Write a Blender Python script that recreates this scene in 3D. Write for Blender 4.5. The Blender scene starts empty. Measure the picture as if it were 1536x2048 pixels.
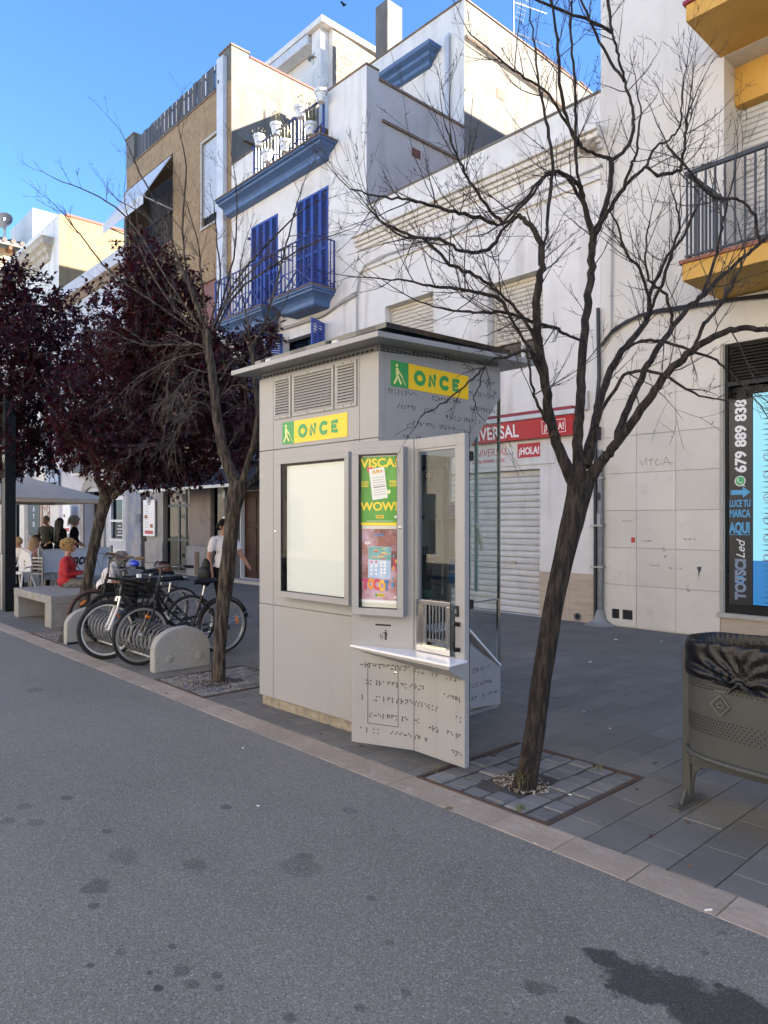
import bpy, bmesh, math, random
import numpy as np
from mathutils import Vector, Matrix
from mathutils import noise as mnoise

R = random.Random(11)
PI = math.pi
C = bpy.context.scene.collection
sc = bpy.context.scene

# ---------------------------------------------------------------- camera, world, sun, exposure
CAM_H = 1.65
CS, SN = .6777, .7353          # view direction is (-SN, CS)
FPX = 1430.0                   # focal length in pixels of the 1536x2048 photograph
cam_d = bpy.data.cameras.new('camera')
cam = bpy.data.objects.new('camera', cam_d)
C.objects.link(cam)
cam.location = (0, 0, CAM_H)
cam.rotation_euler = (PI / 2, 0, math.atan2(SN, CS))
cam_d.sensor_fit = 'VERTICAL'
cam_d.sensor_height = 36
cam_d.lens = FPX / 2048 * 36
cam_d.shift_y = 16 / 2048
cam_d.clip_start = .05
cam_d.clip_end = 900
sc.camera = cam

SUN_EL, SUN_AZ = math.radians(23.5), math.radians(38)      # azimuth counted from +X towards +Y
sdir = Vector((math.cos(SUN_EL) * math.cos(SUN_AZ), math.cos(SUN_EL) * math.sin(SUN_AZ), math.sin(SUN_EL)))
W = bpy.data.worlds.new('World')
sc.world = W
W.use_nodes = True
wn = W.node_tree
sky = wn.nodes.new('ShaderNodeTexSky')
sky.sky_type = 'NISHITA'
sky.sun_disc = False
sky.sun_elevation = SUN_EL
sky.sun_rotation = math.atan2(sdir.x, sdir.y)
sky.air_density = 1.0
sky.dust_density = .15
sky.ozone_density = 8.0
bg = wn.nodes['Background']
bg.inputs['Strength'].default_value = .05
wn.links.new(sky.outputs[0], bg.inputs[0])
sun_d = bpy.data.lights.new('sun', 'SUN')
sun_d.energy = 3.4
sun_d.angle = math.radians(.5)
sun_d.color = (1, .90, .77)
sun = bpy.data.objects.new('sun', sun_d)
C.objects.link(sun)
sun.rotation_euler = sdir.to_track_quat('Z', 'Y').to_euler()
vs = sc.view_settings
vs.view_transform = 'Standard'
vs.look = 'None'
vs.gamma = 1
vs.use_curve_mapping = False
vs.exposure = 3.17
sc.render.engine = 'CYCLES'
sc.cycles.max_bounces = 7
sc.cycles.diffuse_bounces = 4
sc.cycles.transparent_max_bounces = 12
sc.cycles.caustics_reflective = False
sc.cycles.caustics_refractive = False

# ---------------------------------------------------------------- where a pixel of the photograph lies in the place
def at(u, v, d):                                  # a point d metres deep
    r = (u - 768) / FPX * d
    return Vector((CS * r - SN * d, SN * r + CS * d, CAM_H - (v - 1040) * d / FPX))
def on_facade(u, v, Y=10.2):                      # (X, z) on the plane y = Y
    t = (u - 768) / FPX
    d = Y / (SN * t + CS)
    return d * (CS * t - SN), CAM_H - (v - 1040) * d / FPX
def pix(p):
    d = CS * p[1] - SN * p[0]
    r = SN * p[1] + CS * p[0]
    return 768 + FPX * r / d, 1040 - FPX * (p[2] - CAM_H) / d, d

# ---------------------------------------------------------------- mesh helpers
class MB:
    def __init__(s):
        s.v, s.f, s.m = [], [], []
    def add(s, vs, fs, mi=0):
        o = len(s.v)
        s.v += [tuple(p) for p in vs]
        s.f += [tuple(o + i for i in f) for f in fs]
        s.m += [mi] * len(fs)
        return s
    def box(s, x0, x1, y0, y1, z0, z1, mi=0):
        return s.add([(x, y, z) for x in (x0, x1) for y in (y0, y1) for z in (z0, z1)],
                     [(0, 1, 3, 2), (4, 6, 7, 5), (0, 4, 5, 1), (2, 3, 7, 6), (0, 2, 6, 4), (1, 5, 7, 3)], mi)
    def hexa(s, bottom, top, mi=0):               # two quads, matching order
        n = len(bottom)
        return s.add(list(bottom) + list(top), [tuple(range(n))[::-1], tuple(range(n, 2 * n))] +
                     [(i, (i + 1) % n, n + (i + 1) % n, n + i) for i in range(n)], mi)
    def bar(s, p, q, w, h=None, up=(0, 0, 1), mi=0):
        h = h or w
        p, q = Vector(p), Vector(q)
        d = (q - p).normalized()
        up = Vector(up)
        if abs(d.dot(up)) > .98:
            up = Vector((1, 0, 0))
        a = d.cross(up).normalized() * w / 2
        b = a.cross(d).normalized() * h / 2
        return s.hexa([p - a - b, p + a - b, p + a + b, p - a + b], [q - a - b, q + a - b, q + a + b, q - a + b], mi)
    def tube(s, pts, rad, n=6, cap=True, mi=0, closed=False):
        pts = [Vector(p) for p in pts]
        k = len(pts)
        if not hasattr(rad, '__len__'):
            rad = [rad] * k
        vs, fs = [], []
        up = None
        for i, p in enumerate(pts):
            if closed:
                d = (pts[(i + 1) % k] - pts[i - 1])
            else:
                d = pts[min(i + 1, k - 1)] - pts[max(i - 1, 0)]
            if d.length < 1e-9:
                d = Vector((0, 0, 1))
            d.normalize()
            if up is None:
                up = Vector((0, 0, 1)) if abs(d.z) < .9 else Vector((1, 0, 0))
            a = d.cross(up)
            if a.length < 1e-6:
                a = d.orthogonal()
            a.normalize()
            b = a.cross(d)
            up = b
            for j in range(n):
                t = 2 * PI * j / n
                vs.append(p + a * math.cos(t) * rad[i] + b * math.sin(t) * rad[i])
        for i in range(k if closed else k - 1):
            i2 = (i + 1) % k
            for j in range(n):
                fs.append((i * n + j, i * n + (j + 1) % n, i2 * n + (j + 1) % n, i2 * n + j))
        if cap and not closed:
            fs.append(tuple(range(n))[::-1])
            fs.append(tuple((k - 1) * n + j for j in range(n)))
        return s.add(vs, fs, mi)
    def prism(s, poly, o, ax, ay, az, mi=0):      # polygon in the plane of ax, ay pushed along az
        o, ax, ay, az = Vector(o), Vector(ax), Vector(ay), Vector(az)
        b = [o + ax * x + ay * y for x, y in poly]
        return s.hexa(b, [p + az for p in b], mi)
    def flat(s, poly, o, ax, ay, mi=0):
        o, ax, ay = Vector(o), Vector(ax), Vector(ay)
        return s.add([o + ax * x + ay * y for x, y in poly], [tuple(range(len(poly)))], mi)
    def disc(s, c, ax, ay, r, n=10, mi=0, ry=None):
        ry = ry or r
        return s.flat([(r * math.cos(2 * PI * i / n), ry * math.sin(2 * PI * i / n)) for i in range(n)], c, ax, ay, mi)
    def cyl(s, p, q, r, n=12, mi=0, r2=None):
        return s.tube([p, q], [r, r if r2 is None else r2], n, True, mi)
    def lathe(s, prof, o=(0, 0, 0), n=16, mi=0, ax=(1, 0, 0), ay=(0, 1, 0), az=(0, 0, 1)):
        o, ax, ay, az = Vector(o), Vector(ax), Vector(ay), Vector(az)
        vs, fs = [], []
        for r, z in prof:
            for j in range(n):
                t = 2 * PI * j / n
                vs.append(o + ax * r * math.cos(t) + ay * r * math.sin(t) + az * z)
        for i in range(len(prof) - 1):
            for j in range(n):
                fs.append((i * n + j, i * n + (j + 1) % n, (i + 1) * n + (j + 1) % n, (i + 1) * n + j))
        fs.append(tuple(range(n))[::-1])
        fs.append(tuple((len(prof) - 1) * n + j for j in range(n)))
        return s.add(vs, fs, mi)
    def torus(s, c, ax, ay, Rr, r, n=32, m=8, mi=0):
        c, ax, ay = Vector(c), Vector(ax).normalized(), Vector(ay).normalized()
        return s.tube([c + (ax * math.cos(2 * PI * i / n) + ay * math.sin(2 * PI * i / n)) * Rr for i in range(n)], r, m, False, mi, True)
    def ball(s, c, r, n=8, m=6, mi=0):
        if not hasattr(r, '__len__'):
            r = (r, r, r)
        c = Vector(c)
        vs, fs = [c + Vector((0, 0, -r[2]))], []
        for i in range(1, m):
            a = -PI / 2 + PI * i / m
            for j in range(n):
                t = 2 * PI * j / n
                vs.append(c + Vector((r[0] * math.cos(a) * math.cos(t), r[1] * math.cos(a) * math.sin(t), r[2] * math.sin(a))))
        vs.append(c + Vector((0, 0, r[2])))
        for j in range(n):
            fs.append((0, 1 + (j + 1) % n, 1 + j))
            fs.append((len(vs) - 1, 1 + (m - 2) * n + j, 1 + (m - 2) * n + (j + 1) % n))
        for i in range(m - 2):
            for j in range(n):
                fs.append((1 + i * n + j, 1 + i * n + (j + 1) % n, 1 + (i + 1) * n + (j + 1) % n, 1 + (i + 1) * n + j))
        return s.add(vs, fs, mi)
    def wall(s, x0, x1, z0, z1, holes, y, depth=.2, mi=0):     # a front face (towards -y) with openings and their reveals
        xs = sorted({x0, x1} | {min(max(h[i], x0), x1) for h in holes for i in (0, 1)})
        zs = sorted({z0, z1} | {min(max(h[i], z0), z1) for h in holes for i in (2, 3)})
        for a, b in zip(xs, xs[1:]):
            for c, d in zip(zs, zs[1:]):
                mx, mz = (a + b) / 2, (c + d) / 2
                if any(h[0] < mx < h[1] and h[2] < mz < h[3] for h in holes):
                    continue
                s.add([(a, y, c), (b, y, c), (b, y, d), (a, y, d)], [(0, 1, 2, 3)], mi)
        for h in holes:
            a, b, c, d = h[:4]
            e = y + (h[4] if len(h) > 4 else depth)
            s.add([(a, y, c), (b, y, c), (b, y, d), (a, y, d), (a, e, c), (b, e, c), (b, e, d), (a, e, d)],
                  [(0, 4, 5, 1), (1, 5, 6, 2), (2, 6, 7, 3), (3, 7, 4, 0)], mi)
        return s
    def mesh(s, name, mats, smooth=None):
        me = bpy.data.meshes.new(name)
        me.from_pydata(s.v, [], s.f)
        for m in (mats if isinstance(mats, (list, tuple)) else [mats]):
            me.materials.append(m)
        me.polygons.foreach_set('material_index', s.m)
        if smooth is not None:
            me.polygons.foreach_set('use_smooth', [True] * len(s.f))
            me.set_sharp_from_angle(angle=math.radians(smooth))
        me.update()
        return me
    def build(s, name, mats, parent=None, smooth=None, bevel=0, local=False, kind=None, label=None):
        return place(name, s.mesh(name, mats, smooth), parent, bevel, local, kind, label)

def place(name, me, parent=None, bevel=0, local=False, kind=None, label=None):
    o = bpy.data.objects.new(name, me)
    C.objects.link(o)
    if parent is not None:
        o.parent = parent
        if not local:                              # the mesh is written in world coordinates
            o.matrix_parent_inverse = base_of(parent).inverted()
    if bevel:
        b = o.modifiers.new('bevel', 'BEVEL')
        b.width = bevel
        b.segments = 2
        b.limit_method = 'ANGLE'
        b.angle_limit = math.radians(40)
    if kind:
        o['kind'] = kind
    if label:
        o['label'] = label
    return o
def base_of(o):
    m = o.matrix_basis.copy()
    p = o
    while p.parent:
        m = p.matrix_parent_inverse @ m
        p = p.parent
        m = p.matrix_basis @ m
    return m
def tag(o, label, cat=None, group=None, kind=None):
    o['label'] = label
    if cat:
        o['category'] = cat
    if group:
        o['group'] = group
    if kind:
        o['kind'] = kind
    return o
def thing(name, label, cat, loc=(0, 0, 0), rz=0, group=None):
    o = bpy.data.objects.new(name, None)
    C.objects.link(o)
    o.empty_display_size = .2
    o.location = loc
    o.rotation_euler = (0, 0, rz)
    return tag(o, label, cat, group)
def copy_tree(o, parent=None):
    c = o.copy()
    C.objects.link(c)
    if parent is not None:
        c.parent = parent
    for ch in list(o.children):
        copy_tree(ch, c)
    return c
def put(src_mesh, name, parent, M, kind=None):    # a piece sharing its mesh, placed by a matrix
    o = bpy.data.objects.new(name, src_mesh)
    C.objects.link(o)
    o.parent = parent
    o.matrix_basis = M
    if kind:
        o['kind'] = kind
    return o

def text(s, size, o, right, up, m, parent, name='lettering', bold=0, depth=.0015, align='LEFT', width=None, local=False, spacing=1.0, shear=0, valign='BOTTOM_BASELINE'):
    cu = bpy.data.curves.new('lettering', 'FONT')
    cu.body = s
    cu.size = size
    cu.offset = bold * size
    cu.extrude = depth
    cu.align_x = align
    cu.space_character = spacing
    cu.shear = shear
    cu.resolution_u = 4
    t = bpy.data.objects.new('lettering', cu)
    C.objects.link(t)
    dg = bpy.context.evaluated_depsgraph_get()
    me = bpy.data.meshes.new_from_object(t.evaluated_get(dg))
    bpy.data.objects.remove(t)
    me.name = name
    right, up = Vector(right).normalized(), Vector(up).normalized()
    nrm = right.cross(up)
    if width and len(me.vertices):
        xs = [v.co.x for v in me.vertices]
        k = width / max(1e-6, max(xs) - min(xs))
    else:
        k = 1
    M = Matrix((right * k, up, nrm)).transposed().to_4x4()
    M.translation = Vector(o)
    me.transform(M)
    me.materials.clear()
    me.materials.append(m)
    return place(name, me, parent, 0, local)

# ---------------------------------------------------------------- materials
def nd(nt, t, **kw):
    n = nt.nodes.new(t)
    for k, v in kw.items():
        setattr(n, k, v)
    return n
def ramp(nt, src, stops, interp='LINEAR'):
    r = nd(nt, 'ShaderNodeValToRGB')
    r.color_ramp.interpolation = interp
    e = r.color_ramp.elements
    while len(e) < len(stops):
        e.new(.5)
    for i, (p, c) in enumerate(stops):
        e[i].position = p
        e[i].color = (c, c, c, 1) if not hasattr(c, '__len__') else (*c, 1)
    nt.links.new(src, r.inputs[0])
    return r.outputs[0]
def noise_tex(nt, vec, scale, detail=4, rough=.55):
    n = nd(nt, 'ShaderNodeTexNoise')
    n.inputs['Scale'].default_value = scale
    n.inputs['Detail'].default_value = detail
    n.inputs['Roughness'].default_value = rough
    nt.links.new(vec, n.inputs['Vector'])
    return n.outputs['Fac']
def mixc(nt, fac, a, b, mode='MIX'):
    m = nd(nt, 'ShaderNodeMix', data_type='RGBA', blend_type=mode)
    for sock, val in ((m.inputs[0], fac), (m.inputs[6], a), (m.inputs[7], b)):
        if isinstance(val, bpy.types.NodeSocket):
            nt.links.new(val, sock)
        elif hasattr(val, '__len__'):
            sock.default_value = (*val[:3], 1)
        else:
            sock.default_value = val
    return m.outputs[2]
def scaled(nt, vec, sx, sy, sz):
    m = nd(nt, 'ShaderNodeMapping')
    m.inputs['Scale'].default_value = (sx, sy, sz)
    nt.links.new(vec, m.inputs[0])
    return m.outputs[0]
def mat(name, col, rough=.6, metal=0, c2=None, nscale=3, lo=.35, hi=.65, bump=0, bscale=60, streak=None, sscale=(5, 5, .35), slo=.52, shi=.75,
        patch=None, pscale=1.2, plo=.55, phi=.7, spec=.5, coat=0, rnd=0, emit=0, stretch=None):
    m = bpy.data.materials.new(name)
    m.use_nodes = True
    nt = m.node_tree
    b = nt.nodes['Principled BSDF']
    b.inputs['Roughness'].default_value = rough
    b.inputs['Metallic'].default_value = metal
    b.inputs['Specular IOR Level'].default_value = spec
    b.inputs['Coat Weight'].default_value = coat
    out = None
    pos = nd(nt, 'ShaderNodeNewGeometry').outputs['Position']
    if stretch:
        pos = scaled(nt, pos, *stretch)
    if c2 is not None:
        out = mixc(nt, ramp(nt, noise_tex(nt, pos, nscale, 6, .6), [(lo, 0), (hi, 1)]), col, c2)
    if patch is not None:
        f = ramp(nt, noise_tex(nt, pos, pscale, 5, .65), [(plo, 0), (phi, patch[1])])
        out = mixc(nt, f, out if out is not None else col, patch[0])
    if streak is not None:
        f = ramp(nt, noise_tex(nt, scaled(nt, pos, *sscale), 1, 5, .6), [(slo, 0), (shi, streak[1])])
        out = mixc(nt, f, out if out is not None else col, streak[0])
    if rnd:
        oi = nd(nt, 'ShaderNodeObjectInfo').outputs['Random']
        out = mixc(nt, 1.0, out if out is not None else col, ramp(nt, oi, [(0, 1 - rnd), (1, 1 + rnd * .6)]), 'MULTIPLY')
    if out is None:
        b.inputs['Base Color'].default_value = (*col, 1)
    else:
        nt.links.new(out, b.inputs['Base Color'])
    if bump:
        bp = nd(nt, 'ShaderNodeBump')
        bp.inputs['Strength'].default_value = bump
        bp.inputs['Distance'].default_value = .02
        nt.links.new(noise_tex(nt, pos, bscale, 4, .6), bp.inputs['Height'])
        nt.links.new(bp.outputs[0], b.inputs['Normal'])
    if emit:
        b.inputs['Emission Color'].default_value = (*col, 1)
        if out is not None:
            nt.links.new(out, b.inputs['Emission Color'])
        b.inputs['Emission Strength'].default_value = emit
    return m
def glass_mat(name, tint=(.8, .85, .84), refl=.08, rough=.0, dirt=0, k=1.0):
    m = bpy.data.materials.new(name)
    m.use_nodes = True
    nt = m.node_tree
    nt.nodes.remove(nt.nodes['Principled BSDF'])
    tr = nd(nt, 'ShaderNodeBsdfTransparent')
    tr.inputs[0].default_value = (*tint, 1)
    gl = nd(nt, 'ShaderNodeBsdfGlossy')
    gl.inputs['Roughness'].default_value = rough
    lw = nd(nt, 'ShaderNodeFresnel')
    bf = nd(nt, 'ShaderNodeNewGeometry').outputs['Backfacing']
    io = nd(nt, 'ShaderNodeMath', operation='MULTIPLY_ADD')       # the pane's rear face reflects like its front
    nt.links.new(bf, io.inputs[0])
    io.inputs[1].default_value = 1 / 1.5 - 1.5
    io.inputs[2].default_value = 1.5
    nt.links.new(io.outputs[0], lw.inputs[0])
    ad = nd(nt, 'ShaderNodeMath', operation='MULTIPLY_ADD')
    ad.use_clamp = True
    nt.links.new(lw.outputs[0], ad.inputs[0])
    ad.inputs[1].default_value = k
    ad.inputs[2].default_value = refl
    mx = nd(nt, 'ShaderNodeMixShader')
    nt.links.new(ad.outputs[0], mx.inputs[0])
    nt.links.new(tr.outputs[0], mx.inputs[1])
    nt.links.new(gl.outputs[0], mx.inputs[2])
    last = mx.outputs[0]
    if dirt:
        df = nd(nt, 'ShaderNodeBsdfDiffuse')
        df.inputs[0].default_value = (.6, .62, .62, 1)
        pos = nd(nt, 'ShaderNodeNewGeometry').outputs['Position']
        f = ramp(nt, noise_tex(nt, scaled(nt, pos, 1, 1, .5), 5, 5, .7), [(.45, .0), (.8, dirt)])
        m2 = nd(nt, 'ShaderNodeMixShader')
        nt.links.new(f, m2.inputs[0])
        nt.links.new(last, m2.inputs[1])
        nt.links.new(df.outputs[0], m2.inputs[2])
        last = m2.outputs[0]
    nt.links.new(last, nt.nodes['Material Output'].inputs[0])
    return m

WHITE_WALL = mat('white_plaster', (.70, .682, .64), .85, c2=(.64, .622, .582), nscale=2, bump=.25, bscale=40,
                 streak=((.30, .275, .235), .6), sscale=(3.2, 3.2, .22), slo=.53, shi=.8, patch=((.46, .43, .375), .6), pscale=.9, plo=.53, phi=.75)
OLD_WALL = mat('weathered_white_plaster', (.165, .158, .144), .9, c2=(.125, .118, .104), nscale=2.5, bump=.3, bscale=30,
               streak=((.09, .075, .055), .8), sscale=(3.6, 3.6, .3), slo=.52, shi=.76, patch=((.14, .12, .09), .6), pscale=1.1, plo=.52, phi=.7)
PARTY_WALL = mat('grey_party_wall_plaster', (.47, .44, .42), .9, c2=(.39, .365, .35), nscale=1.4, bump=.25, bscale=35,
                 streak=((.25, .23, .22), .5), sscale=(2.6, 2.6, .3))
CREAM_WALL = mat('cream_plaster', (.65, .62, .555), .85, c2=(.59, .56, .505), nscale=1.3, bump=.35, bscale=26,
                 streak=((.36, .33, .27), .5), sscale=(2.2, 2.2, .2), slo=.53, shi=.8, patch=((.52, .49, .43), .6), pscale=.7, plo=.5, phi=.72)
BROWN_WALL = mat('rough_ochre_brown_render', (.32, .225, .125), .95, c2=(.24, .165, .09), nscale=7, bump=.7, bscale=28,
                 streak=((.12, .085, .055), .7), sscale=(3, 3, .25), slo=.53, shi=.78, patch=((.36, .27, .17), .5), pscale=2.2)
YELLOW_OLD = mat('stained_yellow_plaster', (.24, .19, .105), .9, c2=(.19, .15, .082), nscale=4, bump=.35, bscale=30,
                 streak=((.10, .08, .055), .6), sscale=(3.4, 3.4, .4), slo=.53, shi=.75)
YELLOW_WALL = mat('ochre_yellow_paint', (.60, .35, .075), .75, c2=(.53, .30, .06), nscale=2, bump=.15, bscale=30, streak=((.3, .17, .05), .35), slo=.58)
TERRACOTTA = mat('terracotta_tile', (.30, .115, .06), .8, c2=(.20, .08, .05), nscale=6, bump=.2)
COPING = mat('brown_stone_coping', (.22, .155, .11), .9, c2=(.13, .095, .07), nscale=9, bump=.4)
RED_COPING = mat('red_painted_coping', (.42, .08, .06), .8, c2=(.30, .07, .05), nscale=5)
BLUE_CORNICE = mat('steel_blue_painted_cornice', (.072, .145, .30), .55, c2=(.06, .118, .25), nscale=5, streak=((.05, .08, .15), .4), bump=.1)
BLUE_WOOD = mat('ultramarine_painted_wood', (.018, .048, .26), .45, c2=(.022, .06, .31), nscale=6, bump=.08, rnd=.12)
BLUE_IRON = mat('dark_blue_painted_iron', (.016, .028, .17), .4)
PALE_BLUE_WALL = mat('pale_plaster_of_the_ground_floor', (.50, .51, .545), .85, c2=(.43, .44, .47), nscale=1.6, bump=.2, streak=((.33, .33, .34), .4))
PINK_STONE = mat('peeling_pink_plaster', (.30, .235, .20), .9, c2=(.25, .23, .21), nscale=2.5, bump=.3, patch=((.22, .19, .19), .9), pscale=1.7, plo=.57, phi=.6)
STONE = mat('grey_limestone_blocks', (.36, .345, .32), .85, c2=(.27, .26, .25), nscale=3, bump=.4, bscale=18, streak=((.16, .15, .14), .5))
MARBLE = mat('cream_marble_slab', (.61, .575, .50), .45, c2=(.55, .52, .455), nscale=1.5, bump=.04, patch=((.42, .40, .36), .5), pscale=2.6, plo=.58, phi=.72, rnd=.07,
             streak=((.36, .34, .30), .3), sscale=(4, 4, .8), slo=.6, shi=.8)
TRAVERTINE = mat('beige_travertine', (.46, .38, .29), .6, c2=(.38, .31, .235), nscale=1, stretch=(3, 3, 22), bump=.15, bscale=8)
SILL_STONE = mat('pale_limestone_sill', (.44, .41, .36), .7, c2=(.38, .35, .30), nscale=8, bump=.15)
SLAT_WHITE = mat('white_shutter_slats', (.58, .575, .555), .55, c2=(.5, .495, .475), nscale=3, rnd=.06, streak=((.36, .34, .31), .4), sscale=(5, 5, 1.5))
SLAT_CREAM = mat('cream_shutter_slats', (.58, .54, .45), .6, c2=(.52, .48, .40), nscale=3, rnd=.05, streak=((.36, .32, .25), .4))
SLAT_BLUE = mat('pale_blue_grey_shutter_slats', (.45, .50, .57), .5, rnd=.03)
SLAT_RED = mat('reddish_brown_shutter_slats', (.22, .10, .085), .6, rnd=.06)
DARK_GAP = mat('dark_recess', (.012, .012, .013), .8)
BLACK_METAL = mat('black_painted_metal', (.010, .0105, .011), .45, spec=.3)
ANTHRACITE = mat('anthracite_painted_iron', (.035, .04, .046), .45)
PLASTIC_WHITE = mat('white_plastic_pipe', (.60, .61, .62), .45, c2=(.5, .51, .52), nscale=3, streak=((.3, .29, .27), .4))
GREY_PIPE = mat('grey_metal_pipe', (.20, .205, .21), .55, c2=(.14, .14, .145), nscale=9, metal=.3)
CABLE = mat('dark_cable', (.03, .03, .032), .6)
CABLE_GREY = mat('whitewashed_cable', (.40, .39, .37), .7)
WOOD_BROWN = mat('varnished_brown_door_wood', (.055, .017, .007), .5, c2=(.03, .010, .005), nscale=1, stretch=(14, 14, 1.2), bump=.05, spec=.2)
WOOD_GREY = mat('weathered_grey_planks', (.10, .105, .115), .9, c2=(.055, .058, .066), nscale=1, stretch=(10, 10, .8), bump=.2, rnd=.25)
FABRIC_WHITE = mat('white_awning_canvas', (.52, .55, .60), .8, c2=(.46, .49, .54), nscale=2)
FABRIC_BLACK = mat('black_awning_canvas', (.014, .015, .02), .85)
FABRIC_BEIGE = mat('beige_parasol_canvas', (.52, .47, .39), .85, c2=(.47, .425, .35), nscale=2)
WINDOW_GLASS = glass_mat('window_glass', (.35, .38, .39), .0, k=.6)
SHOP_GLASS = glass_mat('dark_shop_glass', (.28, .29, .30), .0, k=.35)
CLEAR_GLASS = glass_mat('clear_pane', (.95, .97, .97), .0, 0, .06, k=1)
POSTER_GLASS = glass_mat('display_case_glass', (.97, .98, .97), .0, k=.3)
DOOR_GLASS = glass_mat('kiosk_window_glass', (.80, .84, .84), .0, k=.7)
GLASS_EDGE = mat('green_glass_edge', (.36, .46, .42), .15, spec=.8)
RED_SIGN = mat('red_sign_panel', (.42, .012, .025), .35)
DARK_RED = mat('dark_red_trim', (.24, .02, .03), .5)
WHITE_PRINT = mat('white_print', (.78, .78, .77), .5)
RED_PRINT = mat('red_print', (.45, .03, .04), .5)
BLACK_PRINT = mat('black_print', (.012, .012, .013), .5)
KIOSK = mat('light_warm_grey_paint', (.310, .311, .311), .42, c2=(.291, .292, .292), nscale=1.5, patch=((.25, .24, .225), .4), pscale=2.2, plo=.52, phi=.78, streak=((.22, .21, .195), .4), sscale=(5, 5, .3), slo=.55, shi=.8, bump=.015, bscale=200)
KIOSK_DARK = mat('grey_aluminium_profile', (.26, .262, .265), .38, metal=.35)
STEEL = mat('polished_steel', (.62, .60, .56), .14, metal=1)
BRUSHED = mat('galvanised_steel', (.34, .345, .35), .42, metal=.75, c2=(.27, .275, .28), nscale=12)
CONCRETE = mat('grey_cast_concrete', (.27, .265, .25), .9, c2=(.21, .205, .19), nscale=5, bump=.35, bscale=70, streak=((.15, .14, .12), .4))
GRANITE = mat('speckled_washed_concrete', (.37, .36, .34), .9, c2=(.25, .245, .23), nscale=90, lo=.42, hi=.58, bump=.35, bscale=90)
BIN_GREEN = mat('olive_grey_painted_sheet', (.066, .069, .066), .45, c2=(.057, .06, .057), nscale=2.5, bump=.02, bscale=120, streak=((.075, .08, .076), .35), spec=.3)
BAG = mat('black_bin_bag', (.006, .006, .007), .30, spec=.32, bump=.25, bscale=40)
GREEN_LOGO = mat('green_sign_print', (.035, .30, .075), .45)
YELLOW_LOGO = mat('yellow_sign_print', (.86, .56, .012), .45)
WHITE_BOARD = mat('white_display_board', (.60, .645, .63), .35)
WHITE_TOP = mat('white_laminate_top', (.78, .78, .79), .22)
PAPER = mat('white_paper', (.74, .74, .72), .7)
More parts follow.
